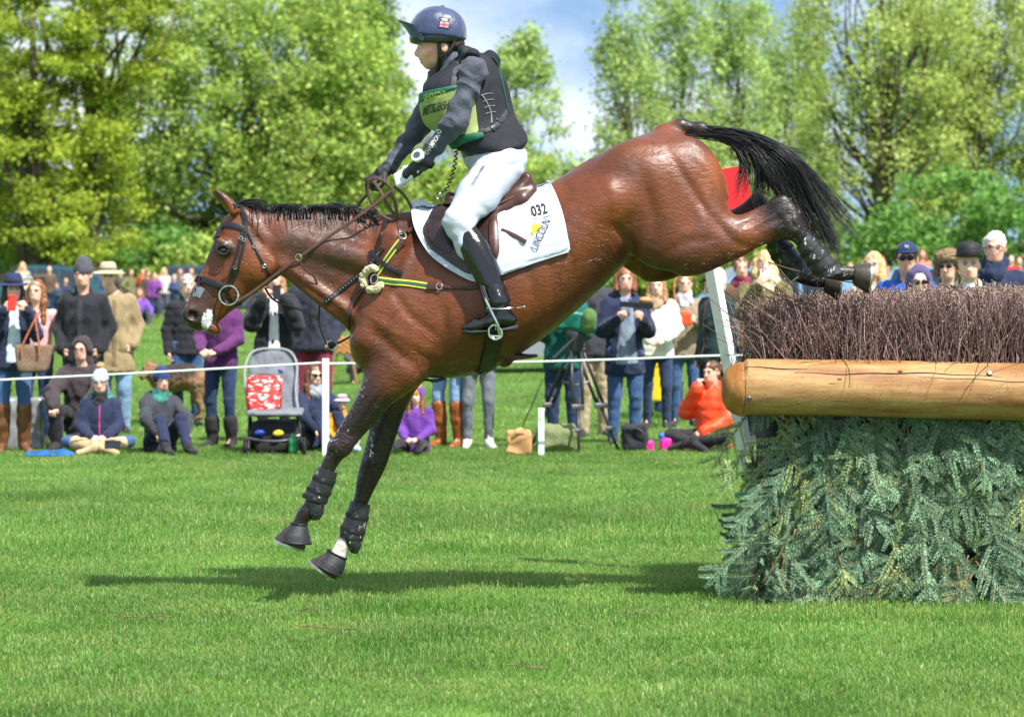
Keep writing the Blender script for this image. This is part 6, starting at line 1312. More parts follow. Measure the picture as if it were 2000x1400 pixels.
# belt, breeches
S = SDF(); S.loft([rsec((904, 294), (1008, 266), .148, .012, False), rsec((908, 306), (1014, 280), .150, .012, False)], k=.01); V, F = S.mesh(.008, 1); link('belt', npmesh('belt', V, F), M('belt_leather', srgb(150, 66, 60), .45, .3, 8), rider)
WHT = M('white_breeches', srgb(188, 194, 210), .7, .04, 10, .3, 50, spec=.25, bdist=.006)
def breeches():
    S = SDF(); S.loft([rsec((906, 304), (1010, 272), .150, .012, False), rsec((912, 322), (1026, 300), .165, 0.006, False), rsec((930, 345), (1026, 330), .165, 0, False), rsec((950, 365), (1010, 372), .14, 0, False)], k=.03, kin=.02)
    for h, k in ((HIPN, KNEEN), (HIPF, KNEEF)): 
        S.cone(h, h*.45+k*.55, .112, .098, .05); S.cone(h*.45+k*.55, k, .098, .068, .03); S.cone(k, k+np.array([.05, -.012 if h is HIPN else .012, -.13]), .066, .056, .03)
    S.half(H(908, 301), (-.29, 0, 1), .006); V, F = S.mesh(.0098, 2, disp=lambda V: wr(30, .0055, 5, (.7, .7, 1.6))(V)*np.clip(1.4*(np.abs((HZ-(V[:, 2]-CAMZ)/HS)-372)/60)-.3, .15, 1)); return link('breeches', npmesh('breeches', V, F), WHT, rider)
breeches(); BB = bvh('breeches'); lay('DODSON & HORRELL', (926, 368), (25, -42), (-.86, -.5), 48, 5.5, M('print_navy', srgb(44, 48, 60), .6, 0), 'lettering', BB, .012, .004)
BOOT = M('polished_boot', srgb(18, 19, 22), .16, .3, 20, .25, 70, coat=.4, bdist=.006)
def rboot(K, A, y, dx=0):
    o = lambda a, b, w: (lambda s: s)(sec(a, b, w, y)); s = 1 if y < 0 else -1; S = SDF(); D = lambda p: (p[0]+dx, p[1])
    ys = np.linspace(0, 1, 5); cy = [K[1]+(A[1]-K[1])*t for t in (.0, .25, .5, .8, 1)]
    pr = [((886, 462), (934, 446), .056), ((896, 486), (952, 470), .062), ((912, 515), (972, 512), .060), ((934, 556), (986, 556), .048), ((947, 588), (997, 584), .042)]
    st = []
    for (f, b, w), c in zip(pr, cy): q = sec(D(f), D(b), w, c-DH); st.append(q)
    S.loft(st, k=.02, kin=.01); S.half(H(*D((908, 448)), 0), (-.42, 0, 1), .008)
    T = lambda a, b, k=0: H(a+dx, b, A[1]-DH+k)
    S.cone(T(972, 590), T(985, 618), .050, .042, .03); S.ell(T(985, 622), (.062, .036, .036), k=.03); S.ell(T(948, 628, -s*.01), (.075, .040, .032), rotm('Y', -14), k=.04); S.ell(T(922, 636, -s*.02), (.052, .036, .022), rotm('Y', -8), k=.03); S.half(T(930, 643), (.04, 0, -1), .006)
    V, F = S.mesh(.008, 2, disp=lambda V: .0028*snoise(V, 40, 4)*(np.abs((HZ-(V[:, 2]-CAMZ)/HS)-590) < 34)); b = link('riding_boot', npmesh('riding_boot', V, F), BOOT, rider)
    mb = MB(); V = []; 
    q = [(903, 641), (912, 649), (930, 652), (962, 650), (990, 646), (1012, 640), (1012, 632), (985, 638), (950, 643), (920, 642)]
    for w in (-.036, .036): V += [T(a, c, w-s*.012) for a, c in q]
    n = len(q); mb.add(V, [tuple(range(n))[::-1] if True else 0, tuple(range(n, 2*n))]+[(i, (i+1) % n, n+(i+1) % n, n+i) for i in range(n)]); mb.build('sole', M('boot_sole', srgb(40, 38, 38), .7), b, smooth=False)
    mb = MB(); mb.tube(crpath([T(952, 600, -s*.05), T(975, 602, -s*.058), T(1000, 600, -s*.045), T(1010, 600, 0), T(1000, 600, s*.045)], .01), .004, 6); mb.tube([T(1008, 600, 0), T(1022, 598, 0)], [.004, .003], 6); mb.ball(T(1023, 598, 0), .007); mb.build('spur', STEEL, b)
    mb = MB(); mb.tube(crpath([T(946, 604, -s*.05), T(960, 606, -s*.056), T(985, 596, -s*.05)], .01), .006, 6, flat=((0, 1, 0), .5)); mb.build('spur_strap', BLK, b)
    # stirrup
    st = empty('stirrup', T(968, 620), 'steel stirrup iron under the rider\'s near boot' if s > 0 else 'steel stirrup iron on the far side of the horse', 'stirrup')
    mb = MB(); mb.tube(crpath([T(950, 583, -s*.075), T(960, 605, -s*.078), T(972, 630, -s*.072), T(976, 650, -s*.062)], .01), .0075, 8); mb.tube(crpath([T(950, 583, -s*.075), T(955, 590, 0), T(966, 620, s*.05), T(972, 648, s*.052)], .01), .0075, 8)
    for a in (-1, 1): mb.tube(crpath([T(965+a*0, 632, -s*.064), T(957 if a < 0 else 978, 640, -s*.06), T(958 if a < 0 else 980, 654, -s*.058), T(968, 660, -s*.06)], .01), .006, 8)
    mb.box(T(968, 653), (.030, .058, .006), bev=.003); mb.build('iron', STEEL, st)
    mb = MB(); mb.ribbon(crpath([T(951, 584, -s*.074), T(944, 560, -s*.02), T(940, 530, s*.04)], .02), [(0, -s, 0)]*len(crpath([T(951, 584, -s*.074), T(944, 560, -s*.02), T(940, 530, s*.04)], .02)), .022, .005); mb.build('stirrup_leather', BLK, st)
    return b
rboot(KNEEN, ANKN, -.34); rboot(KNEEF, ANKF, .34, -6)
# ---- helmet
HELM = M('navy_silk', srgb(50, 62, 98), .38, .15, 12, .5, 22, sheen=.3, bdist=.01)
def helmet():
    t = H(853, 66); S = SDF(); S.ell(t, (.137, .112, .136), k=.01); S.ell(H(878, 66), (.075, .095, .10), k=.04); S.half(H(850, 73.5), (-.10, 0, -1), .012); S.ell(H(846, 92), (.105, .088, .10), k=.01, op='s')
    V, F = S.mesh(.006, 2, disp=lambda V: .0014*snoise(V, 46, 6, an=(1, 1, .4))); o = link('helmet', npmesh('helmet', V, F), HELM, rider)
    S = SDF(); S.ell(H(851, 70), (.130, .105, .130), k=.01); S.half(H(850, 71), (.0, 0, 1), .004); S.half(H(838, 87), (-.04, 0, -1), .006); S.ell(H(848, 100), (.104, .084, .12), k=.01, op='s'); S.half(H(848, 70), (1, 0, .25), .004) if False else None
    V, F = S.mesh(.006, 1); link('helmet_band', npmesh('helmet_band', V, F), M('gloss_black', srgb(22, 25, 36), .2, .1, coat=.5), rider)
    n = 21; V = []; F = []
    for i in range(n):
        a = R(-62+124*i/(n-1)); q = math.cos(a)**.8
        for j in range(7):
            v = j/6; x = -.128*math.cos(a)-.062*q*v; y = .108*math.sin(a)*(1-.10*v); z = -.012+(.078*v*q)+.010*math.sin(v*3.1)-.012*(1-math.cos(a))*4*(1-v)
            for th in (0, 1): V.append(H(853, 66)+np.array([x, y, z-.006*th]))
    id_ = lambda i, j, k: (i*7+j)*2+k
    for i in range(n-1):
        for j in range(6): F.append((id_(i, j, 0), id_(i, j+1, 0), id_(i+1, j+1, 0), id_(i+1, j, 0))); F.append((id_(i, j, 1), id_(i+1, j, 1), id_(i+1, j+1, 1), id_(i, j+1, 1)))
        F.append((id_(i, 6, 0), id_(i, 6, 1), id_(i+1, 6, 1), id_(i+1, 6, 0))); F.append((id_(i, 0, 0), id_(i+1, 0, 0), id_(i+1, 0, 1), id_(i, 0, 1)))
    for i in (0, n-1):
        for j in range(6): F.append((id_(i, j, 0), id_(i, j, 1), id_(i, j+1, 1), id_(i, j+1, 0)))
    mb = MB(); mb.add(V, F); mb.build('peak', HELM, o, sharp=60)
    mb = MB(); mb.ball(H(864, 13), (.011, .011, .006)); mb.build('button', HELM, o)
    for sd in (-1, 1):
        mb = MB(); mb.ribbon(crpath([H(858, 84, sd*.083), H(859, 100, sd*.078), H(859, 118, sd*.064), H(855, 133, sd*.036), H(850, 139, 0)], .01), [(-.2, sd, -.1)]*len(crpath([H(858, 84, sd*.083), H(859, 100, sd*.078), H(859, 118, sd*.064), H(855, 133, sd*.036), H(850, 139, 0)], .01)), .020, .004); mb.build('chin_strap', BLK, o)
        c = crpath([H(890, 84, sd*.075), H(880, 100, sd*.080), H(868, 110, sd*.076), H(860, 114, sd*.07)], .01); mb = MB(); mb.ribbon(c, [(.1, sd, 0)]*len(c), .016, .004); mb.build('chin_strap', BLK, o)
    hb = BVHTree.FromPolygons([v.co.copy() for v in o.data.vertices], [tuple(p.vertices) for p in o.data.polygons])
    def onh(a, b, off):
        p = H(a, b); r = hb.ray_cast(Vector((p[0], DH-1, p[2])), Vector((0, 1, 0))); return np.array(r[0])+np.array(r[1])*off
    def quad(c, mat, off, name):
        g = []; 
        for i in range(5):
            for j in range(5): u, v = i/4, j/4; a = (np.array(c[0])*(1-u)+np.array(c[1])*u)*(1-v)+(np.array(c[3])*(1-u)+np.array(c[2])*u)*v; g.append(onh(a[0], a[1], off))
        mb = MB(); mb.add(g, [(i*5+j, i*5+j+1, i*5+6+j, i*5+5+j) for i in range(4) for j in range(4)]); return mb.build(name, mat, o)
    quad([(859, 37), (880, 40), (878, 61.5), (857, 58.5)], M('badge_navy', srgb(26, 32, 54), .6, 0), .002, 'badge')
    quad([(861, 46.5), (877.4, 48.8), (876, 59), (859.6, 56.6)], M('badge_flag', srgb(196, 178, 196), .6, 0), .0032, 'badge_flag')
    RD = M('badge_red', srgb(206, 60, 70), .6, 0)
    quad([(867.6, 47.5), (870.4, 47.9), (869, 58), (866.2, 57.6)], RD, .0044, 'flag_cross'); quad([(860.5, 50.6), (877, 52.9), (876.7, 55), (860.2, 52.7)], RD, .0046, 'flag_cross'); quad([(861, 46.8), (862.4, 47), (876, 58.6), (874.6, 58.6)], RD, .0040, 'flag_cross'); quad([(876, 48.8), (877.2, 48.9), (861.2, 56.8), (859.8, 56.6)], RD, .0041, 'flag_cross')
    V, F = text_verts('185', .01); out = np.array([onh(864+v[0]*10.5+.0*v[1], 45.2+v[0]*1.4-v[1]*5.4, .004) for v in V]); MB().add(out, [f if np.cross(out[f[1]]-out[f[0]], out[f[2]]-out[f[0]])[1] < 0 else f[::-1] for f in F]).build('badge_number', WPR, o, smooth=False)
helmet()
S = SDF(); S.ell(H(884, 88), (.055, .070, .05), k=.02); S.ell(H(894, 84), (.028, .06, .035), k=.02); V, F = S.mesh(.007, 1, disp=lambda V: .003*snoise(V, 120, 2)); link('hair', npmesh('hair', V, F), M('dark_hair', srgb(48, 36, 30), .6, .4, 120), rider)
# stopwatch on the near wrist
wt = empty('wrist_watch', H(820, 307, -.2), 'white round stopwatch strapped to the rider\'s forearm', 'watch'); wc = H(819, 308, -.205); wn = np.array([-.45, -.80, .35])
mb = MB(); mb.lathe([(.0, .012), (.030, .012), (.033, .008), (.033, -.006), (.028, -.010)][::-1], wc, 24, wn); mb.build('case', M('watch_white', srgb(226, 228, 230), .35, .03), wt); mb = MB(); mb.lathe([(0, .0135), (.017, .0135), (.017, .010)][::-1], wc, 16, wn, sx=1.15); mb.build('screen', M('watch_lcd', srgb(70, 86, 96), .15, .1), wt)
c = NA[2]*.86+NA[1]*.14; d = (NA[2]-NA[1])/np.linalg.norm(NA[2]-NA[1]); a = np.linspace(0, 6.283, 25); u = np.cross(d, [0, 1, 0]); u /= np.linalg.norm(u); v = np.cross(d, u); pts = c+np.cos(a)[:, None]*u*.050+np.sin(a)[:, None]*v*.050; mb = MB(); mb.ribbon(pts, pts-c, .024, .004); mb.build('strap', BLK, wt)
# coiled lanyard from protector to saddle
ln = empty('air_vest_lanyard', H(890, 330), 'black coiled lanyard running from the rider\'s vest to the saddle', 'lanyard'); q = crpath([H(893, 296, -.12), H(888, 330, -.13), H(878, 360, -.12), H(868, 376, -.11)], .0022); t = np.arange(len(q)); q = q+np.stack([np.cos(t*.62), np.sin(t*.62), 0*t], 1)*.008; mb = MB(); mb.tube(q, .0035, 5); mb.build('coil', BLK, ln)
mb = MB(); mb.torus(H(858, 384, -.11), .014, .0025, (0, 1, 0), 14, 5); mb.tube([H(868, 376, -.11), H(862, 380, -.11)], .004, 6); mb.build('clip', STEEL, ln)
# ================================================================ people
TONES = [srgb(238, 192, 170), srgb(230, 180, 158), srgb(234, 186, 164), srgb(222, 170, 148)]
POSE = {  # (elbow, wrist, hand direction, back-of-hand) for the right arm (x<0); mirrored for the left
 'down': ((-.225, .04, 1.12), (-.225, -.03, .87), (0, -.2, -1), (-1, 0, 0)), 'pocket': ((-.25, .07, 1.13), (-.19, -.07, .93), (.5, -.3, -.8), (-.8, -.4, 0)),
 'photo': ((-.22, -.16, 1.18), (-.11, -.30, 1.43), (.5, -.2, .8), (-.5, -.8, .1)), 'chest': ((-.23, -.06, 1.14), (-.09, -.27, 1.22), (.6, -.6, .3), (-.5, -.7, .3)),
 'tray': ((-.23, -.04, 1.13), (-.13, -.30, 1.24), (.5, -.6, .5), (-.6, -.6, 0)), 'lap': ((-.225, -.06, 1.14), (-.09, -.28, 1.02), (.6, -.6, -.2), (-.3, -.5, .8)),
 'knee': ((-.25, -.24, 1.20), (-.17, -.44, 1.06), (0, -.7, -.7), (0, -.6, .8)), 'out': ((-.42, -.06, 1.36), (-.68, -.12, 1.38), (-1, 0, 0), (0, 0, 1)), 'hip': ((-.36, .05, 1.16), (-.20, -.06, 1.02), (.6, -.4, -.5), (-.6, -.5, .3)), 'face': ((-.25, -.12, 1.22), (-.06, -.20, 1.47), (.3, -.2, .9), (-.5, -.7, 0))}
HAIRC = {'brown': srgb(92, 62, 42), 'dark': srgb(48, 36, 30), 'grey': srgb(168, 164, 160), 'white': srgb(214, 212, 208), 'blonde': srgb(206, 172, 118), 'auburn': srgb(128, 82, 48), 'light': srgb(150, 112, 74)}
_pid = [0]
class Person:
    def __init__(s, label, px, d, top=None, yaw=0, height=None, sit=None, lean=0, arms=('down', 'down'), group='spectators at the rope', lod=0, z0=None, hat=.0, head=(0, 0)):
        _pid[0] += 1; s.i = _pid[0]; s.lod = lod; s.r = np.random.RandomState(s.i)
        g = gz(d) if z0 is None else z0; x = (px-1000)*d/FPX; zt = None if top is None else CAMZ-(top-HZ)*d/FPX-g-hat
        s.sit = sit; ref = 1.75 if sit is None else 1.75-sit_drop(sit); s.s = (zt/ref) if height is None else height/1.75; s.base = np.array([x, d, g]); s.yaw = R(yaw); s.Rz = np.array(Matrix.Rotation(s.yaw, 3, 'Z'))
        s.drop = 0 if sit is None else sit_drop(sit); s.lean = lean; s.tone = np.array(TONES[s.i % 4]); s.arms = arms; s.hrot = head; s.root = empty('person', s.base, label, 'person', group)
        s.J = {}; L = lambda p: s.up(p)
        for q, sd in (('R', 1), ('L', -1)):
            mx = lambda p: np.array([p[0]*sd, p[1], p[2]])
            e, w, hd, hb = POSE[arms[0 if q == 'R' else 1]]; s.J['sh'+q] = L(mx((-.165, .012, 1.395))); s.J['el'+q] = L(mx(e)); s.J['wr'+q] = L(mx(w)); s.J['hd'+q] = mx(hd); s.J['hb'+q] = mx(hb)
            a = -1 if q == 'R' else 1
            if sit is None: h, k, an, to = (a*.09, 0, .93), (a*.105, -.03, .50), (a*.11, .03, .09), (a*.14, -.16, .03)
            elif sit == 'cross': h, k, an, to = (a*.09, 0, .13), (a*.36, -.26, .17), (-a*.05, -.42, .10), (-a*.20, -.46, .05)
            elif sit == 'stool': h, k, an, to = (a*.10, 0, .34), (a*.17, -.40, .42), (a*.15, -.36, .08), (a*.16, -.52, .03)
            elif sit == 'knees': h, k, an, to = (a*.09, 0, .13), (a*.13+.0, -.36, .40), (a*.13, -.62, .07), (a*.14, -.80, .05)
            else: h, k, an, to = (a*.09, 0, .13), (a*.16, -.42, .16), (a*.22, -.84, .09), (a*.25, -.88, .22)
            s.J['hp'+q], s.J['kn'+q], s.J['an'+q], s.J['to'+q] = [np.array(v, float) for v in (h, k, an, to)]
        s.hc = L((0, -.02, 1.635))+np.array([head[0], head[1], 0]); s.nk = L((0, .015, 1.45)); s.dh = R(0)
    def up(s, p):
        """upper-body point: lowered when seated, leaned about the hips"""
        p = np.array(p, float); p[2] -= s.drop; hz = .93-s.drop; a = R(s.lean); y, z = p[1], p[2]-hz; p[1] = y*math.cos(a)-z*math.sin(a); p[2] = hz+y*math.sin(a)+z*math.cos(a); return p
    def W(s, p): return s.base+s.Rz @ (np.asarray(p, float)*s.s)
    def dirw(s, v): return s.Rz @ np.asarray(v, float)
    def sdf(s): return PS(s)
    def add(s, S, name, mat, vox, smooth=1, disp=None, axes=None, col=None, parent=None):
        V, F = S.mesh(vox*s.s, smooth, axes=axes, disp=disp)
        me = npmesh(name, V, F); 
        if col is not None: vcol(me, np.tile(np.asarray(col), (len(V), 1)) if np.ndim(col) == 1 else col(V))
        return link(name, me, mat, parent or s.root)
    # ---- parts
    def body(s, face=True):
        J = s.J; S = s.sdf(); c = s.hc; far = s.lod
        S.ell(c+(0, .015, .02), (.076, .096, .10), k=.02); S.ell(c+(0, -.035, -.042), (.060, .062, .082), k=.03); S.ell(c+(0, -.040, -.088), (.046, .046, .034), k=.03)
        S.cone(c+(0, .01, -.08), s.nk, .056, .062, .03); S.cone(s.nk, s.up((0, .01, 1.30)), .062, .095, .05)
        if not far:
            S.cone(c+(0, -.092, .0), c+(0, -.110, -.036), .008, .0125, .012); S.ell(c+(0, -.088, -.072), (.022, .012, .0065), k=.006)
            for a in (-1, 1): S.ell(c+(a*.031, -.102, .004), (.017, .014, .010), k=.010, op='s'); S.ell(c+(a*.032, -.086, .024), (.022, .012, .007), k=.01); S.ell(c+(a*.080, .012, -.01), (.010, .018, .030), k=.008)
            S.box(c+(0, -.102, -.073), (.020, .010, .0016), rad=.001, k=.003, op='s')
        S.cone(s.up((0, .01, 1.32)), s.up((0, 0, .95)), .095, .10, .05)
        for q in 'RL':
            S.cone(s.up((0, .01, 1.38)), J['sh'+q], .06, .05, .03); S.cone(J['sh'+q], J['el'+q], .036, .032, .02); S.cone(J['el'+q], J['wr'+q], .032, .026, .02)
            S.cone(J['hp'+q], J['kn'+q], .075, .050, .04); S.cone(J['kn'+q], J['an'+q], .048, .036, .02)
            S.cone(J['an'+q], J['to'+q], .034, .024, .02)
        lo = np.min([p[1] for p in S.p if p[4] == 'u'], 0)-.03; hi = np.max([p[2] for p in S.p if p[4] == 'u'], 0)+.03; h = s.W(c); v0, v1 = (.045*s.s, .0094*s.s) if not far else (.055*s.s, .026*s.s); w = .115*s.s
        ax = [fine(lo[i], hi[i], v0, [(h[i]-w*(.8 if i < 2 else 1), h[i]+w*(.8 if i < 2 else 1), v1*(1.3 if i < 2 else 1))]) for i in range(3)]
        V, F = S.mesh(.02, 1, axes=ax); hs = []
        if not far:
            for q in 'RL':
                d = s.dirw(J['hd'+q]); w0 = s.W(J['wr'+q]); hand(w0+d*.01, w0+d*.085*s.s/np.linalg.norm(d), s.dirw(J['hb'+q]), s.dirw((1 if q == 'R' else -1, -.3, .6)), .9, None, 'hand', None, s=s.s*.98, merge=hs)
        n0 = len(V)
        for v, f in hs: F = np.concatenate([F, f+len(V)]); V = np.concatenate([V, v])
        L = (V-s.W(c)) @ s.Rz/s.s; C = np.tile(s.tone, (len(V), 1)); 
        def blend(col, ctr, rad, amt=1.0):
            nonlocal C; w = np.clip(1.6*(1-np.linalg.norm((L-np.array(ctr))/np.array(rad), axis=1)), 0, 1)*amt; C = C*(1-w[:, None])+np.asarray(col)*w[:, None]
        if not far:
            for a in (-1, 1):
                blend(s.tone*np.array([1.05, .72, .70]), (a*.045, -.085, -.03), (.03, .03, .026), .45); blend((.03, .02, .018), (a*.031, -.092, .003), (.011, .02, .005), .9); blend(np.array(srgb(70, 50, 40)), (a*.032, -.095, .022), (.022, .02, .005), .35)
            blend(s.tone*np.array([.9, .50, .50]), (0, -.10, -.073), (.026, .03, .010), .8); blend(s.tone*np.array([1.05, .8, .76]), (0, -.115, -.03), (.016, .02, .016), .5)
        C *= (1+.04*snoise(V, 50, s.i))[:, None]
        if not far:
            mb = MB(); w = lambda *q: s.W(c+np.array(q)); dk = (.025, .018, .015)
            for a in (-1, 1):
                mb.ball(w(a*.031, -.090, .003), np.array([.0115, .008, .0052])*s.s, 8, 6, col=(.55, .50, .46), rot=s.Rz); mb.ball(w(a*.031, -.0955, .003), np.array([.0052, .004, .0050])*s.s, 8, 6, col=dk, rot=s.Rz)
                mb.tube([w(a*.018, -.0965, .009), w(a*.031, -.099, .0105), w(a*.045, -.090, .008)], .0019*s.s, 4, col=dk); mb.tube([w(a*.015, -.098, .020), w(a*.030, -.098, .024), w(a*.048, -.085, .020)], .0028*s.s, 4, col=(.10, .07, .05)); mb.ball(w(a*.008, -.117, -.042), .0026*s.s, 6, 4, col=(.12, .05, .04))
            mb.tube([w(-.022, -.090, -.074), w(-.008, -.100, -.072), w(.008, -.100, -.072), w(.022, -.090, -.074)], np.array([.001, .0032, .0032, .001])*s.s, 5, col=s.tone*np.array([.62, .40, .38])); mb.tube([w(-.017, -.092, -.081), w(0, -.0985, -.083), w(.017, -.092, -.081)], np.array([.0015, .0045, .0015])*s.s, 5, col=s.tone*np.array([.90, .66, .63]))
            fv = np.concatenate(mb.V); n1 = len(V); V = np.concatenate([V, fv]); C = np.concatenate([C, np.concatenate(mb.C)]); F = [F]+[np.array([q for q in mb.F if len(q) == m], np.int32)+n1 for m in (3, 4, 5) if any(len(q) == m for q in mb.F)]
        me = npmesh('body', V, F); vcol(me, C); s.b = link('body', me, SKIN, s.root); return s
    def sc(s, b, z, a, w, y=0): c = s.up((0, y, z)); return (c, s.up((0, y-a-b, z))-c, np.array([w+b*.8, 0, 0]), 0)
    def secs(s, b): sc = lambda *a: s.sc(b, *a); return [sc(1.450, .060, .070, .012), sc(1.415, .078, .122, .012), sc(1.36, .098, .150, .006), sc(1.22, .112, .156), sc(1.06, .104, .148), sc(.95, .114, .165)]
    def front(s, mat, w0, w1, z1, bulk, name='shirt', z0=1.44):
        """what shows between the open fronts of a coat"""
        S = s.sdf(); S.loft(s.secs(bulk)+[s.sc(bulk, min(z1, .93), .122, .170)], k=.02, kin=.01, sub=2, cap=.1); a = s.up((0, 0, z0)); b = s.up((0, 0, z1))
        for sg in (-1, 1): S.half((sg*w0, 0, a[2]), (sg, 0, (w1-w0)/(a[2]-b[2])), .004)
        S.half((0, -.02, 0), (0, 1, 0)); S.half(b, (0, 0, -1), .004); return s.add(S, name, mat, .013, 1, lambda V: .004*snoise(V, 30, s.i))
    def top(s, mat, bulk=.02, hem=.86, name='jacket', sleeves=True, wrf=26, wra=.010, puff=0, open_=None, collar=.03, wrist=0.0, vox=.0205, flare=0.0):
        J = s.J; S = s.sdf(); u = s.up; hz = hem; b = bulk
        sc = lambda *a: s.sc(b, *a)
        sec_ = s.secs(b)
        if hz < .93: sec_.append(sc(hz, .125+flare, .172+flare))
        S.loft(sec_, k=.02, kin=.01, sub=2, cap=.15)
        if sleeves:
            for q in 'RL':
                e = J['wr'+q]*(1-wrist)+J['el'+q]*wrist
                S.cone(J['sh'+q]+(0, 0, -.005), J['el'+q], .050+b*.85, .044+b*.85, .05); S.cone(J['el'+q], e, .044+b*.85, .034+b*.7, .03); dv = e-J['el'+q]; dv = dv/np.linalg.norm(dv)
        if collar: S.cone(s.nk+(0, .0, .01), s.nk+(0, -.008, .045), .078+collar*.3, .074+collar*.3, .015); S.cone(s.nk+(0, -.03, .01), s.nk+(0, -.05, .09), .052, .060, .006, 's')
        n = s.r.randint(1000)
        def disp(V):
            d = wra*s.s*(.45*snoise(V, wrf, n, 8, (1.3, 1.3, .5))+.9*(1-np.abs(snoise(V, wrf, n+5, 6, (1, 1, .8))))-.5)
            if puff: z = (V[:, 2]-s.base[2])/s.s; d = d*.6+.012*s.s*(np.abs(np.sin(z*math.pi/puff))**.5-.7)
            return d
        return s.add(S, name, mat, vox if not s.lod else .034, 1 if not s.lod else 0, disp if not s.lod else None)
    def legs(s, mat, bulk=.012, low=.0, name='trousers', wide=0.0, wra=.006, upto=.97):
        J = s.J; S = s.sdf(); b = bulk; hip = (J['hpR']+J['hpL'])/2
        S.ell(hip+(0, .01, .02), (.165+b, .115+b, .12), k=.03)
        for q in 'RL':
            a = J['an'+q]*(1-low)+J['kn'+q]*low-np.array([0, 0, .035 if s.sit is None else 0]); S.cone(J['hp'+q], J['kn'+q], .092+b, .060+b, .04); S.cone(J['kn'+q], a, .060+b, .044+b+wide, .02)
        n = s.r.randint(1000); disp = lambda V: wra*s.s*(.5*snoise(V, 42, n, 8, (1, 1, 1.3))+.9*(1-np.abs(snoise(V, 34, n+3, 6, (.5, .5, 1.6))))-.5)
        return s.add(S, name, mat, .0245 if not s.lod else .045, 1 if not s.lod else 0, disp if not s.lod else None)
    def shoes(s, mat, name='shoe', boot=0, sole=None):
        J = s.J
        for q in 'RL':
            S = s.sdf(); a, t = J['an'+q], J['to'+q]; d = t-a; d = d/np.linalg.norm(d); S.cone(a+(0, .03 if s.sit is None else 0, -.03 if s.sit is None else 0), t+d*.02, .042, .036, .03); S.cone(a, a+(0, 0, .05), .050, .046, .03)
            if boot: k = J['kn'+q]; S.cone(a, a*.5+k*.5, .060, .074, .02); S.cone(a*.5+k*.5, a*(1-boot)+k*boot, .074, .076, .02)
            if s.sit is None: S.half((0, 0, .004), (0, 0, -1), .004)
            s.add(S, name if not boot else 'boot', mat, .015 if not s.lod else .03, 1, (lambda V: .003*snoise(V, 40, 3)) if boot else None)
    def hair(s, kind, col, long=.0):
        c = s.hc; S = s.sdf(); cm = np.array(HAIRC[col]) if isinstance(col, str) else np.array(col)
        S.ell(c+(0, .022, .028), (.083, .102, .100), k=.015)
        S.ell(c+(0, -.092, -.035 if kind == 'short' else -.05), (.072, .072, .100), k=.015, op='s') if kind != 'fringe' else S.ell(c+(0, -.095, -.065), (.066, .065, .085), k=.015, op='s')
        if kind in ('bob', 'fringe'):
            for a in (-1, 1): S.cone(c+(a*.075, .02, .02), c+(a*.085, -.005, -.095), .038, .042, .02)
            S.cone(c+(0, .07, 0), c+(0, .06, -.10), .06, .06, .03); S.half(c+(0, 0, -.125), (0, .1, -1), .015)
            S.ell(c+(0, -.105, -.045), (.052, .05, .085), k=.012, op='s')
        elif kind == 'long':
            for a in (-1, 1): S.cone(c+(a*.075, .01, .02), c+(a*.088, -.01, -.12), .034, .040, .02); S.cone(c+(a*.088, -.01, -.12), c+(a*.10, -.06, -.18-long), .042, .028, .02)
            S.cone(c+(0, .07, 0), c+(0, .08, -.16-long*.6), .065, .06, .03)
        elif kind == 'tail': S.cone(c+(0, .10, .0), c+(.03, .13, -.16), .035, .022, .02)
        elif kind == 'short': S.half(c+(0, .05, -.055), (0, .6, -1), .02)
        ph = s.r.rand()*9
        def disp(V):
            L = (V-s.W(c)) @ s.Rz/s.s; an = np.arctan2(L[:, 0], L[:, 1]+.01); return s.s*(.0035*np.sin(an*26+6*np.sin(L[:, 2]*30+ph))+(.008 if kind == 'short' else .004)*snoise(V, 52, s.i))
        def colr(V): L = (V-s.W(c)) @ s.Rz/s.s; an = np.arctan2(L[:, 0], L[:, 1]); return cm*(1+.35*np.sin(an*31+5*np.sin(L[:, 2]*22)))[:, None]
        return s.add(S, 'hair', M('hair', rough=.5, var=.3, scale=90, attr='Col', spec=.4), .0115 if not s.lod else .028, 1, disp if not s.lod else None, col=colr)
    def beanie(s, mat, pom=None, fold=True):
        c = s.hc; S = s.sdf(); S.ell(c+(0, .018, .045), (.094, .112, .112), k=.01); S.ell(c+(0, .03, .13), (.06, .07, .05), k=.05); S.half(c+(0, 0, .030), (0, -.12, -1), .006)
        if fold: S.cone(c+(-.02, .018, .055), c+(.02, .018, .055), .01, .01, .01)
        n = 60
        def disp(V): L = (V-s.W(c)) @ s.Rz; an = np.arctan2(L[:, 0], L[:, 1]); return .0022*np.sin(an*n)+.003*snoise(V, 30, s.i)
        o = s.add(S, 'beanie', mat, .0085 if not s.lod else .024, 1, disp if not s.lod else None)
        if fold and not s.lod: S = s.sdf(); S.loft([(c+(0, .016, .030), np.array([0, .112, .014]), np.array([.094, 0, 0]), 0), (c+(0, .018, .072), np.array([0, .114, .014]), np.array([.097, 0, 0]), 0)], k=.005, cap=.08); s.add(S, 'turn_up', mat, .0085, 1, disp, parent=o)
        if pom: S = s.sdf(); S.ell(c+(0, .02, .190), (.052, .052, .046)); s.add(S, 'pompom', pom, .007, 0, lambda V: .006*snoise(V, 130, 3)+.004*snoise(V, 260, 4), parent=o)
        return o
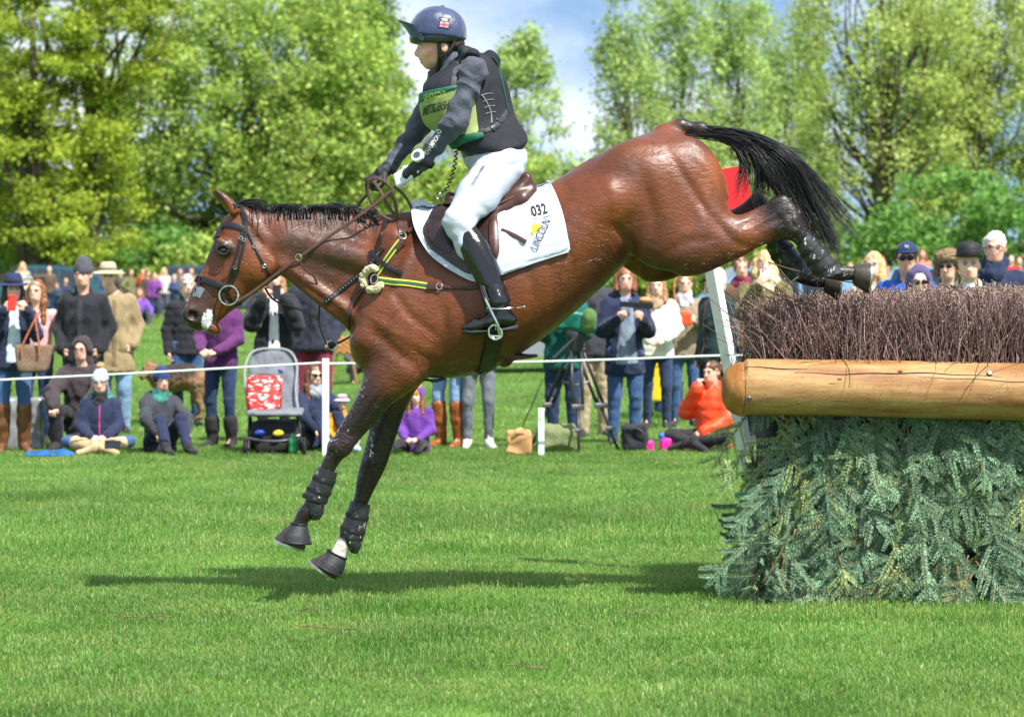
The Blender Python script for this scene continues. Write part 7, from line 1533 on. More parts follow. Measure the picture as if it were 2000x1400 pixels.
    def brim(s, mat, band, crown=.10, brim=.075, droop=-.02, flat=False, round_=False, name='hat'):
        c = s.hc+(0, .015, .055); mb = MB(); h = crown; rr = .094
        prof = [(rr+brim, droop), (rr+brim+.004, droop+.004), (rr+brim*.5, droop*.35+.012), (rr+.006, .010), (rr, .020), (rr*(.93 if not round_ else .99), h*.55), (rr*.80 if not round_ else rr*.88, h*.88), (rr*.62 if not round_ else rr*.58, h), (rr*.30, h*(.93 if not round_ else 1.08)), (.0, h*(.84 if not round_ else 1.10))]
        under = [(.0, .0), (rr-.004, .004), (rr+brim*.5, droop*.35+.006), (rr+brim, droop)]
        mb.lathe(under+prof[1:], (0, 0, 0), 28, sx=1.0, sy=1.17); V = np.concatenate(mb.V)
        if flat: V[:, 2] += -.010*(V[:, 1] < -.09)+.028*np.clip(np.abs(V[:, 0])-.10, 0, 1)*4*(np.abs(V[:, 0]) > .1)*.6
        mb.V = [np.array([s.W(c+v) for v in V])]; o = mb.build(name, mat, s.root, sharp=50)
        if band: mb = MB(); mb.lathe([(rr+.001, .018), (rr+.004, .020), (rr+.003, .042), (rr, .044)], (0, 0, 0), 28, sy=1.17); mb.V = [np.array([s.W(c+v) for v in np.concatenate(mb.V)])]; mb.build('hat_band', band, o)
        return o
    def cap(s, mat):
        c = s.hc; S = s.sdf(); S.ell(c+(0, .018, .045), (.092, .108, .092), k=.01); S.half(c+(0, 0, .045), (0, -.05, -1), .004); o = s.add(S, 'cap', mat, .0085, 1)
        S = s.sdf(); S.ell(c+(0, -.115, .048), (.070, .075, .010), k=.01); s.add(S, 'peak', mat, .006, 1, parent=o); return o
    def hood(s, mat, up=True):
        c = s.hc; S = s.sdf()
        if up: S.ell(c+(0, .03, .02), (.112, .128, .135), k=.02); S.ell(c+(0, -.11, -.03), (.078, .11, .112), k=.03, op='s'); S.cone(c+(0, .05, -.08), s.nk+(0, .05, 0), .10, .11, .05); S.ell(c+(0, -.08, -.16), (.09, .10, .08), k=.02, op='s')
        else: S.ell(s.nk+(0, .09, .02), (.15, .07, .06), k=.02); S.cone(s.nk+(-.09, .0, .0), s.nk+(-.10, .07, .01), .035, .045, .03); S.cone(s.nk+(.09, .0, .0), s.nk+(.10, .07, .01), .035, .045, .03)
        return s.add(S, 'hood', mat, .012 if not s.lod else .028, 1, lambda V: .006*snoise(V, 26, s.i))
    def glasses(s, dark=True):
        c = s.hc; mb = MB(); m = M('sunglass', srgb(24, 22, 24), .12, 0) if dark else M('spectacle_rim', srgb(40, 36, 34), .3, 0); Rm = s.Rz
        for a in (-1, 1):
            p = s.W(c+(a*.033, -.106, .003))
            if dark: mb.ball(p, np.array([.028, .008, .021])*s.s, 12, 8, rot=Rm)
            else: mb.torus(p, .023*s.s, .0025*s.s, s.dirw((0, 1, 0)), 14, 5)
            mb.tube([s.W(c+(a*.058, -.10, .006)), s.W(c+(a*.080, -.04, .006)), s.W(c+(a*.082, .02, .0))], .003*s.s, 5)
        mb.tube([s.W(c+(-.012, -.112, .006)), s.W(c+(.012, -.112, .006))], .003*s.s, 5); mb.build('sunglasses' if dark else 'glasses', m, s.root)
    def scarf(s, mat, amp=.012):
        S = s.sdf(); S.cone(s.nk+(0, -.02, .0), s.nk+(0, -.03, .05), .105, .092, .02); S.ell(s.nk+(0, -.09, -.03), (.08, .05, .07), k=.03); s.add(S, 'scarf', mat, .012 if not s.lod else .03, 1, lambda V: amp*s.s*snoise(V, 32, s.i))
    def zipper(s, mat, x=0, top=1.42, hem=.9, bulk=.02, name='zip', w=.012):
        """strip down the front, laid on the jacket mesh"""
        o = [c for c in s.root.children if c.name.split('.')[0] in ('jacket', 'coat', 'fleece')][0]; t = BVHTree.FromPolygons([v.co.copy() for v in o.data.vertices], [tuple(p.vertices) for p in o.data.polygons]); pts = []; nn = []; f = s.dirw((0, 1, 0))
        for z in np.linspace(top, hem, 16):
            q = s.W(s.up((x, -.02, z))); r = t.ray_cast(Vector(q-f*.7), Vector(f))
            if r[0] is not None: pts.append(np.array(r[0])-f*.001); nn.append(-f)
        if len(pts) > 3: mb = MB(); mb.ribbon(pts, nn, w*s.s, .004); mb.build(name, mat, s.root)
    def pockets(s, mat, z=1.02, x=.11, w=.07, chest=False):
        o = [c for c in s.root.children if c.name.split('.')[0] in ('jacket', 'coat', 'fleece')][0]; t = BVHTree.FromPolygons([v.co.copy() for v in o.data.vertices], [tuple(p.vertices) for p in o.data.polygons]); f = s.dirw((0, 1, 0))
        for sx in (-1, 1):
            for zz in ((z, 1.24) if chest else (z,)):
                pts = []
                for k in np.linspace(-1, 1, 6):
                    r = t.ray_cast(Vector(s.W(s.up((sx*x+k*w, -.02, zz)))-Vector(f)*.7), Vector(f))
                    if r[0] is not None: pts.append(np.array(r[0])-f*.001)
                if len(pts) > 3: mb = MB(); mb.ribbon(pts, [-f]*len(pts), .045*s.s, .006); mb.build('pocket_flap', mat, s.root)
class PS(SDF):
    """implicit surface in a person's own frame"""
    def __init__(s, o): s.p = []; s.o = o
    def cone(s, a, b, ra, rb, k=.03, op='u'): q = s.o.s; return SDF.cone(s, s.o.W(a), s.o.W(b), ra*q, rb*q, k*q, op)
    def ell(s, c, r, rot=None, k=.03, op='u'): q = s.o.s; return SDF.ell(s, s.o.W(c), np.broadcast_to(np.asarray(r, float), (3,))*q, s.o.Rz if rot is None else s.o.Rz @ rot, k*q, op)
    def box(s, c, h, rot=None, rad=.01, k=.02, op='u'): q = s.o.s; return SDF.box(s, s.o.W(c), np.asarray(h, float)*q, s.o.Rz if rot is None else s.o.Rz @ rot, rad*q, k*q, op)
    def half(s, p, n, k=0): return SDF.half(s, s.o.W(p), s.o.dirw(n), k*s.o.s)
    def loft(s, st, **kw): q = s.o.s; return SDF.loft(s, [(s.o.W(c), s.o.dirw(u)*q, s.o.dirw(v)*q, e) for c, u, v, e in st], **kw)
def sit_drop(k): return {'cross': .80, 'knees': .80, 'legs': .80, 'stool': .59}[k]
FB = fabric
JEANS = FB('jeans', (62, 92, 134)); JEANSD = FB('jeans_dark', (44, 60, 92)); JEANSL = FB('jeans_light', (126, 156, 190)); NAVY = FB('navy_cloth', (38, 46, 74)); BLACK = FB('black_cloth', (38, 40, 46)); CHAR = FB('charcoal_cloth', (58, 60, 66)); BROWNB = M('brown_boot', srgb(112, 72, 44), .5, .3, 20, .4, 60); DKSHOE = FB('dark_shoe', (48, 46, 48)); WSHOE = FB('white_shoe', (226, 226, 226)); TAN = FB('tan_cloth', (150, 132, 98)); PURP = FB('purple_fleece', (92, 44, 96)); VIOL = FB('violet_hoodie', (104, 58, 148)); OLIVE = FB('olive_coat', (112, 106, 66)); DGREEN = FB('dark_green', (34, 58, 58)); WHITEJ = FB('white_puffer', (228, 226, 216)); BEIGE = FB('beige_coat', (150, 132, 112)); BURG = FB('burgundy', (124, 44, 66)); PINK = FB('pink_top', (228, 176, 178)); ORANGE = M('orange_puffer', srgb(242, 78, 34), .45, .1, 9, .4, 30, bdist=.02); MUST = FB('mustard', (206, 146, 40)); GREYJ = FB('grey_jeans', (106, 112, 120)); BEIGET = FB('beige_trousers', (186, 168, 138)); BLUEJ = FB('royal_blue', (30, 92, 190)); BRWNJ = FB('brown_jacket', (104, 80, 58)); HOODB = FB('brown_anorak', (64, 56, 60)); GREYB = FB('grey_beanie', (74, 76, 84)); KNIT = FB('pale_knit', (186, 196, 204)); BLUEB = FB('blue_beanie', (44, 56, 110)); MULTI = M('scarf_print', srgb(60, 130, 120), .9, .6, 24, .4, 60); LEGG = FB('leggings', (44, 42, 48)); WAX = FB('green_tweed', (56, 76, 60)); CREAM = FB('cream_lining', (222, 206, 170)); SHIRTW = FB('white_shirt', (226, 228, 230)); STRIPE = FB('pale_shirt', (200, 214, 224)); ZIP = M('zip_metal', srgb(150, 150, 154), .35, .1, metal=.7)
PLAID = M('plaid_shirt', srgb(122, 136, 156), .9, .55, 16, .3, 60, stretch=(1, 1, .3))
def people():
    G = 'spectators at the rope'
    # ------ left
    p = Person('woman in navy felt hat filming with a red phone at the left edge', 26, 26.8, 536, 14, hat=.035, arms=('photo', 'photo')); p.body(); p.top(NAVY, .024, .84, puff=.06); p.legs(JEANS, .004, .5); p.shoes(BROWNB, boot=.92); p.hair('long', 'dark', .06); o = p.brim(M('navy_felt', srgb(38, 48, 88), .9, .1), BLACK, .115, .07, -.005, True)
    mb = MB(); b = p.hc+np.array([.085, -.03, .085])
    for k in range(7): mb.tube([p.W(b), p.W(b+np.array([.02+.012*k, -.01, .035+.008*(k % 3)])), p.W(b+np.array([.05+.014*k, .0, .05-.014*k]))], [.003, .008, .001], 5)
    mb.build('feather', KNIT, o); p1 = p
    p.front(STRIPE, .04, .085, .90, .032)
    p = Person('girl with long brown hair and pink top behind the woman in the navy hat', 72, 28.2, 548, -10, arms=('down', 'hip')); p.body(); p.top(PINK, .010, .90); p.legs(JEANSD, .004); p.shoes(DKSHOE); p.hair('long', 'auburn', .16); p2 = p
    p = Person('man in grey beanie and black waterproof jacket, hands in pockets', 163, 28.0, 508, -6, arms=('pocket', 'pocket'), hat=.03); p.body(); p.top(BLACK, .034, .80, wra=.011); p.zipper(CHAR, 0, 1.40, .86, w=.05, name='storm_flap'); p.pockets(CHAR, .96, .11, .075); p.legs(CHAR, .02); p.shoes(DKSHOE); p.beanie(GREYB)
    p = Person('man in wide tan hat and long khaki coat beside the grey beanie', 222, 30, 513, 10, arms=('hip', 'pocket'), hat=.035, head=(-.06, -.02)); p.body(); p.top(TAN, .038, .66, name='coat', wra=.012, flare=.02); p.zipper(FB('khaki_dark', (120, 104, 76)), 0, 1.40, .72, w=.04, name='placket'); p.pockets(FB('khaki_dark', (120, 104, 76)), .88, .12, .075); p.legs(JEANSL, .02); p.shoes(DKSHOE); p.brim(M('tan_felt', srgb(186, 172, 142), .95, .1), M('tan_band', srgb(120, 108, 84), .9), .105, .085, -.022)
    p = Person('man with brown anorak hood up sitting behind the bobble hat', 160, 27.3, 655, -8, sit='stool', arms=('knee', 'knee'), hat=.03); p.body(); p.top(HOODB, .05, .80, wra=.014); p.legs(BLACK, .02); p.shoes(DKSHOE); p.hood(HOODB); p.glasses(False)
    p = Person('woman in grey bobble hat sitting cross-legged with a phone', 196, 26.5, 722, 4, sit='cross', arms=('lap', 'lap'), hat=.03); p.body(); p.top(NAVY, .03, .86); p.zipper(FB('pink_zip', (196, 60, 130)), 0, 1.38, 1.0); p.legs(JEANS, .010, .4); p.shoes(M('suede_boot', srgb(190, 164, 126), .9, .2), boot=.8); p.beanie(KNIT, M('pompom_fur', srgb(178, 146, 104), .95, .3, 60, .6, 200)); p.glasses(False); p.scarf(BLACK); p.hood(MULTI, False)
    p = Person('woman in blue beanie and dark jacket sitting with her hand over her knee', 312, 26.7, 718, 26, sit='knees', arms=('knee', 'knee'), hat=.03, head=(.01, -.02)); p.body(); p.top(CHAR, .036, .84, wra=.010); p.legs(NAVY, .016); p.shoes(DKSHOE); p.beanie(BLUEB); p.scarf(MULTI); p.hair('short', 'dark'); p.hood(CHAR, False)
    p = Person('woman with short grey hair and black quilted jacket standing with the dog', 365, 31.5, 537, 18, arms=('down', 'pocket')); p.body(); p.top(BLACK, .026, .84, puff=.09); p.legs(JEANS, .012); p.shoes(DKSHOE); p.hair('short', 'grey')
    p = Person('person in purple fleece and jeans standing behind the horse\'s muzzle', 432, 27.5, 548, -20, arms=('lap', 'lap')); p.body(); p.top(PURP, .026, .84, name='fleece'); p.zipper(FB('purple_zip', (72, 34, 78)), .03, 1.40, .88); p.legs(JEANSD, .004); p.shoes(DKSHOE, boot=.3); p.hair('bob', 'light')
    p = Person('person in black puffer jacket holding a phone up under the horse\'s jaw', 535, 28.4, 520, 4, arms=('photo', 'photo')); p.body(); p.top(BLACK, .046, .70, puff=.12); p.legs(BLACK, .006); p.shoes(DKSHOE); p.hair('long', 'light', .05)
    p.front(SHIRTW, .04, .06, .78, .054)
    p = Person('man in black padded jacket and burgundy trousers beside the pushchair', 612, 29.6, 500, -4, arms=('down', 'pocket')); p.body(); p.top(FB('navy_black', (44, 48, 62)), .045, .84); p.zipper(BLACK, 0, 1.4, .86); p.legs(BURG, .02); p.shoes(DKSHOE); p.hair('short', 'dark')
    p = Person('seated woman with sunglasses and long hair by the tall white stake', 612, 27.2, 742, 30, sit='knees', arms=('knee', 'knee'), height=1.45); p.body(); p.top(NAVY, .03, .84); p.legs(NAVY, .012); p.shoes(WSHOE); p.hair('long', 'brown', .12); p.glasses(); p.scarf(FB('grey_scarf', (150, 152, 160)))
    p = Person('small child in pale bucket hat and mustard top sitting on the grass', 668, 27.0, 768, 4, sit='legs', arms=('lap', 'lap'), hat=.02, group='spectators at the rope'); p.body(); p.top(MUST, .02, .88); p.legs(JEANSL, .014); p.shoes(WSHOE); p.hair('short', 'blonde'); p.brim(M('bucket_hat', srgb(176, 184, 208), .95, .1), M('hat_red', srgb(206, 66, 66), .9), .085, .045, -.03)
    p = Person('girl in mustard beanie and purple hoodie sitting with boot soles forward', 814, 26.7, 752, -12, sit='legs', arms=('lap', 'lap'), hat=.02); p.body(); p.top(VIOL, .034, .84, wra=.010); p.legs(LEGG, .008); p.shoes(M('dark_boot', srgb(70, 52, 66), .8, .3)); p.hair('long', 'auburn', .08); p.beanie(MUST); p.hood(VIOL)
    p = Person('woman in light jeans and tan knee boots behind the horse\'s belly', 876, 27.5, 540, -30, arms=('pocket', 'pocket')); p.body(); p.top(NAVY, .03, .84); p.legs(JEANSL, .004, .5); p.shoes(M('tan_boot', srgb(146, 82, 42), .4, .3, 20, .4, 60), boot=.88); p.hair('long', 'brown')
    p = Person('woman in ripped grey jeans and white trainers behind the horse\'s belly', 934, 27.4, 545, 5, arms=('pocket', 'pocket')); p.body(); p.top(BLACK, .03, .84); p.legs(GREYJ, .004); p.shoes(WSHOE); p.hair('long', 'dark')
    # ------ middle
    p = Person('camera operator in teal waterproof and jeans behind the tripod', 1100, 27.9, 530, -15, arms=('tray', 'chest')); p.body(); p.top(FB('teal_waterproof', (18, 92, 84)), .045, .78, wra=.012); p.legs(JEANSD, .014); p.shoes(WSHOE); p.hair('short', 'dark')
    p = Person('man in grey jacket and beige trousers behind the tripod', 1160, 29.4, 505, 8, arms=('pocket', 'down')); p.body(); p.top(CHAR, .035, .80); p.legs(BEIGET, .024); p.shoes(DKSHOE); p.hair('short', 'dark')
    p = Person('woman with brown bob and open navy coat holding a burger tray', 1220, 28.0, 523, 8, arms=('tray', 'tray')); p.body(); p.top(NAVY, .034, .70, name='coat', wra=.010); p.pockets(FB('navy_dark', (28, 34, 56)), .88, .14, .05); p.legs(JEANS, .012); p.shoes(DKSHOE); p.hair('bob', 'auburn'); p.hood(NAVY, False); pb = p
    p.front(PLAID, .055, .115, .80, .043, 'plaid_shirt')
    p = Person('woman in white padded jacket with fur collar and jeans', 1283, 31.0, 538, -5, arms=('lap', 'lap')); p.body(); p.top(WHITEJ, .036, .84, puff=.11); p.legs(JEANSD, .004); p.shoes(DKSHOE); p.hair('long', 'light'); p.scarf(M('fur_trim', srgb(172, 146, 116), .95, .3, 50, .8, 150), .016)
    p = Person('person in beige coat and pale scarf with an orange bag', 1337, 31.4, 535, 6, arms=('chest', 'chest')); p.body(); p.top(BEIGE, .030, .80); p.legs(JEANS, .006); p.shoes(DKSHOE); p.hair('short', 'light'); p.scarf(FB('pale_scarf', (206, 204, 206)))
    p = Person('grey-haired woman with sunglasses in dark green jacket by the white post', 1398, 27.7, 524, -58, arms=('down', 'down')); p.body(); p.top(DGREEN, .040, .82); p.zipper(BROWNB, 0, 1.42, .86); p.legs(BLACK, .02); p.shoes(DKSHOE); p.hair('bob', 'white'); p.glasses()
    p = Person('man in brown coat smiling behind the grey-haired woman', 1447, 33.5, 503, 6, arms=('down', 'down')); p.body(); p.top(BRWNJ, .04, .80); p.legs(CHAR, .02); p.shoes(DKSHOE); p.hair('short', 'brown'); p.scarf(BURG)
    p = Person('blonde woman in olive coat taking a picture with her phone', 1494, 28.0, 492, 2, arms=('photo', 'photo')); p.body(); p.top(OLIVE, .04, .74, name='coat'); p.legs(BLACK, .01); p.shoes(DKSHOE); p.hair('fringe', 'blonde'); p.scarf(CREAM)
    p = Person('woman in bright orange padded jacket sitting by the fence end', 1392, 27.0, 706, -38, sit='cross', arms=('face', 'lap')); p.body(); p.top(ORANGE, .055, .86, puff=.11); p.legs(LEGG, .012); p.shoes(DKSHOE); p.hair('tail', 'brown')
    # ------ right, over the brush
    p = Person('smiling blonde woman with long hair beside the horse\'s hind hoof', 1706, 28.5, 493, -18, arms=('down', 'down')); p.body(); p.top(FB('cream_top', (206, 196, 180)), .02, .84); p.legs(JEANS); p.shoes(DKSHOE); p.hair('long', 'blonde', .08)
    p = Person('man in navy cap and sunglasses with royal blue jacket', 1771, 24.5, 473, -8, arms=('down', 'down'), hat=.015); p.body(); p.top(BLUEJ, .035, .82); p.legs(JEANS); p.shoes(DKSHOE); p.cap(FB('navy_cap', (36, 50, 86))); p.glasses(); p.hair('short', 'dark'); pc = p
    mb = MB(); q = p.hc+np.array([0, -.10, .095])
    for a in (-1, 1): mb.torus(p.W(q+np.array([0, -.004, a*.012])), .013, .0035, p.dirw((0, 1, .3)), 12, 5, arc=(math.pi*(0 if a < 0 else 1), math.pi*(1 if a < 0 else 2)))
    mb.build('cap_badge', SHIRTW, p.root)
    p = Person('elderly woman in purple hood and brown sunglasses', 1797, 23.6, 517, 0, arms=('down', 'down'), hat=.03, lean=-6); p.body(); p.top(FB('blue_anorak', (40, 66, 132)), .04, .82); p.legs(BLACK); p.shoes(DKSHOE); p.hair('short', 'white'); p.hood(FB('purple_hood', (82, 72, 112))); p.glasses()
    p = Person('woman in brown fur hat and dark glasses beside the bowler hat', 1853, 26.5, 482, -22, arms=('down', 'down'), hat=.06); p.body(); p.top(NAVY, .035, .82); p.legs(BLACK); p.shoes(DKSHOE); p.glasses(); S = p.sdf(); S.ell(p.hc+(0, .02, .075), (.125, .135, .085), k=.02); S.cone(p.hc+(.10, .02, .03), p.hc+(.10, .0, -.06), .035, .03, .03); S.cone(p.hc+(-.10, .02, .03), p.hc+(-.10, .0, -.06), .035, .03, .03); p.add(S, 'fur_hat', M('fur_hat', srgb(128, 106, 78), .95, .4, 40, .8, 120), .009, 0, lambda V: .006*snoise(V, 120, 3))
    p = Person('man in black bowler hat, green tweed coat and tie', 1892, 22.8, 474, -6, arms=('down', 'down'), hat=.055); p.body(); p.top(WAX, .05, .74, name='coat'); p.legs(BEIGET); p.shoes(DKSHOE); p.brim(M('bowler_felt', srgb(24, 25, 28), .7, .1), M('bowler_band', srgb(14, 14, 16), .5), .115, .045, .010, False, True, 'bowler_hat')
    S = p.sdf()
    for a in (-1, 1): S.cone(p.nk+(a*.06, .02, .04), p.nk+(a*.09, -.10, -.14), .040, .045, .02)
    p.add(S, 'fleece_collar', CREAM, .011, 1, lambda V: .004*snoise(V, 60, 3)); S = p.sdf(); S.cone(p.nk+(0, -.05, .04), p.nk+(0, -.085, -.10), .045, .05, .02); p.add(S, 'shirt', STRIPE, .011); mb = MB(); mb.ribbon([p.W(p.nk+np.array([0, -.10, .02])), p.W(p.nk+np.array([0, -.135, -.05])), p.W(p.nk+np.array([0, -.14, -.14]))], [p.dirw((0, -1, .2))]*3, .04, .006); mb.build('tie', FB('navy_tie', (44, 48, 86)), p.root)
    p = Person('tall man with white hair and glasses in navy coat at the right', 1943, 24.6, 455, -10, arms=('down', 'down')); p.body(); p.top(NAVY, .04, .80); p.zipper(ZIP, 0, 1.42, .9); p.legs(JEANS); p.shoes(DKSHOE); p.hair('short', 'white'); p.glasses(False); p.scarf(NAVY)
    return p1, p2, pb
PR1, PR2, PRB = people()
def far_people():
    r = np.random.RandomState(17); cm = {}
    def mt(c):
        k = 'far_%d_%d_%d' % c; return FB(k, c)
    L = [(96, 518, 94, (96, 78, 66), (52, 72, 120), 'man in brown coat pointing with his arm stretched out', ('out', 'down'), 'dark', 15), (44, 512, 100, (196, 178, 150), (60, 70, 90), 'pale-haired person far behind the navy felt hat', ('down', 'down'), 'blonde', 0), (128, 542, 92, (48, 58, 84), (60, 80, 130), 'far person in navy with arms folded behind the beanie man', ('chest', 'chest'), 'brown', 30),
         (112, 552, 88, (52, 66, 92), (48, 58, 80), 'short far person in blue beside the pointing man', ('down', 'chest'), 'dark', -20), (236, 527, 96, (92, 80, 68), (70, 76, 96), 'far man in brown jacket just right of the tan hat', ('pocket', 'down'), 'grey', -30), (254, 524, 92, (112, 112, 72), (76, 124, 190), 'far person in olive jacket and bright blue jeans', ('hip', 'down'), 'brown', 60),
         (280, 524, 98, (218, 104, 70), (58, 62, 70), 'far person with an orange sleeve behind the grassy gap', ('face', 'down'), 'auburn', -10), (288, 528, 94, (82, 70, 60), (60, 60, 66), 'far person in brown beside the orange sleeve', ('down', 'down'), 'dark', 40), (302, 532, 92, (122, 62, 140), (50, 56, 80), 'far woman in purple top', ('down', 'chest'), 'light', 20),
         (320, 523, 98, (210, 200, 196), (80, 84, 96), 'far woman in pale coat with fair hair', ('down', 'down'), 'blonde', 0), (341, 536, 94, (58, 76, 110), (60, 66, 84), 'far person in blue cap and blue jacket', ('chest', 'chest'), 'grey', -25), (352, 524, 100, (110, 92, 80), (70, 72, 84), 'far person with brown hair behind the horse\'s nose', ('down', 'down'), 'auburn', 10), (374, 522, 98, (160, 132, 118), (60, 62, 76), 'far person with reddish face near the horse\'s forehead', ('down', 'down'), 'brown', 0),
         (70, 548, 90, (60, 92, 84), (66, 70, 90), 'far person in green between the navy hat and the pointing man', ('down', 'down'), 'brown', 15), (78, 556, 84, (150, 150, 160), (70, 72, 88), 'far person in grey low behind the girl\'s hair', ('down', 'down'), 'grey', -15),
         (1470, 508, 88, (232, 120, 40), (70, 70, 80), 'far person in orange cap behind the brown coat man', ('down', 'down'), 'brown', 0), (1688, 505, 92, (150, 110, 92), (70, 70, 80), 'far brown-haired person behind the smiling blonde woman', ('down', 'down'), 'brown', 0), (1660, 512, 95, (120, 96, 90), (70, 70, 80), 'far person beside the horse\'s hind hoof', ('down', 'down'), 'light', 10), (1722, 500, 98, (170, 130, 120), (70, 70, 80), 'far person between the blonde woman and the blue cap', ('down', 'down'), 'auburn', 0),
         (1801, 486, 90, (190, 130, 110), (70, 70, 80), 'far person seen just right of the blue cap', ('down', 'down'), 'auburn', 0), (1974, 496, 80, (206, 40, 44), (70, 70, 80), 'far person in red at the right edge', ('down', 'down'), 'dark', 0), (1990, 500, 84, (36, 110, 110), (70, 70, 80), 'far person in teal at the right edge', ('down', 'down'), 'dark', 0), (668, 560, 74, (44, 70, 60), (50, 52, 60), 'far person in dark green seen under the neck', ('down', 'down'), 'dark', 0)]
    for px, top, d, cj, ct, lb, arms, hc, yaw in L:
        p = Person(lb, px, d, top, yaw, arms=arms, lod=1, group='far crowd across the field'); p.body(); p.top(mt(cj), .03, .84); p.legs(mt(ct), .016); p.hair('short' if hc in ('grey', 'dark') else 'long', hc)
    for px, top, d, cj, lb in ((272, 562, 84, (118, 74, 190), 'child in purple sitting on the far grass'), (692, 652, 44, (70, 78, 84), 'person in grey sitting on a low chair under the horse\'s chest')):
        p = Person(lb, px, d, top, 20, sit='knees' if d > 60 else 'stool', arms=('knee', 'knee'), lod=1, group='far crowd across the field'); p.body(); p.top(mt(cj), .03, .86); p.legs(mt((60, 62, 70)), .016); p.hair('long', 'auburn')
far_people()
# ================================================================ rope, stakes and things by the rope
WP = M('white_paint')
DR = 25.9
rp = [(-160, 752), (0, 742), (300, 727), (635, 708)]; 
def rope():
    t = empty('rope', P(635, 708, DR), 'thin white rope strung along the front of the crowd', 'rope'); q = crpath([P(a, b, DR) for a, b in rp], .15); mb = MB(); mb.tube(q, .0085, 7); q = crpath([P(a, b, DR) for a, b in ((635, 710), (760, 709), (1000, 707), (1200, 702), (1420, 694), (1700, 690), (2150, 688))], .15); mb.tube(q, .0085, 7); mb.build('cord', M('white_cord', srgb(232, 240, 236), .7, .1, 60, .5, 200), t)
rope()
def stake(px, top, bot, d, w, label, txt=None):
    a = P(px, top, d); b = P(px+2, bot, d); b[2] = -.05; t = empty('stake', (b[0], d, 0), label, 'stake'); mb = MB(); c = (a+b)/2; mb.box(c, (w/2, w/2, (a[2]-b[2])/2), bev=.003); mb.build('post', WP, t)
    if txt:
        V, F = text_verts(txt, .0); h = .022; out = np.array([(a[0]-.012+v[1]*.022, d-w/2-.0015, a[2]-.115+v[0]*.07) for v in V]); out[:, 0] = a[0]+.011-np.array([v[1] for v in V])*.022; MB().add(out, [f if np.cross(out[f[1]]-out[f[0]], out[f[2]]-out[f[0]])[1] < 0 else f[::-1] for f in F]).build('lettering', INK, t, smooth=False)
stake(635, 700, 888, DR, .058, 'tall white stake holding the rope beside the pushchair'); stake(1056, 797, 884, 26.3, .055, 'short white stake marked TV beside the paper bag', 'TV')
stake(-40, 735, 925, DR, .058, 'white rope stake just outside the left edge')
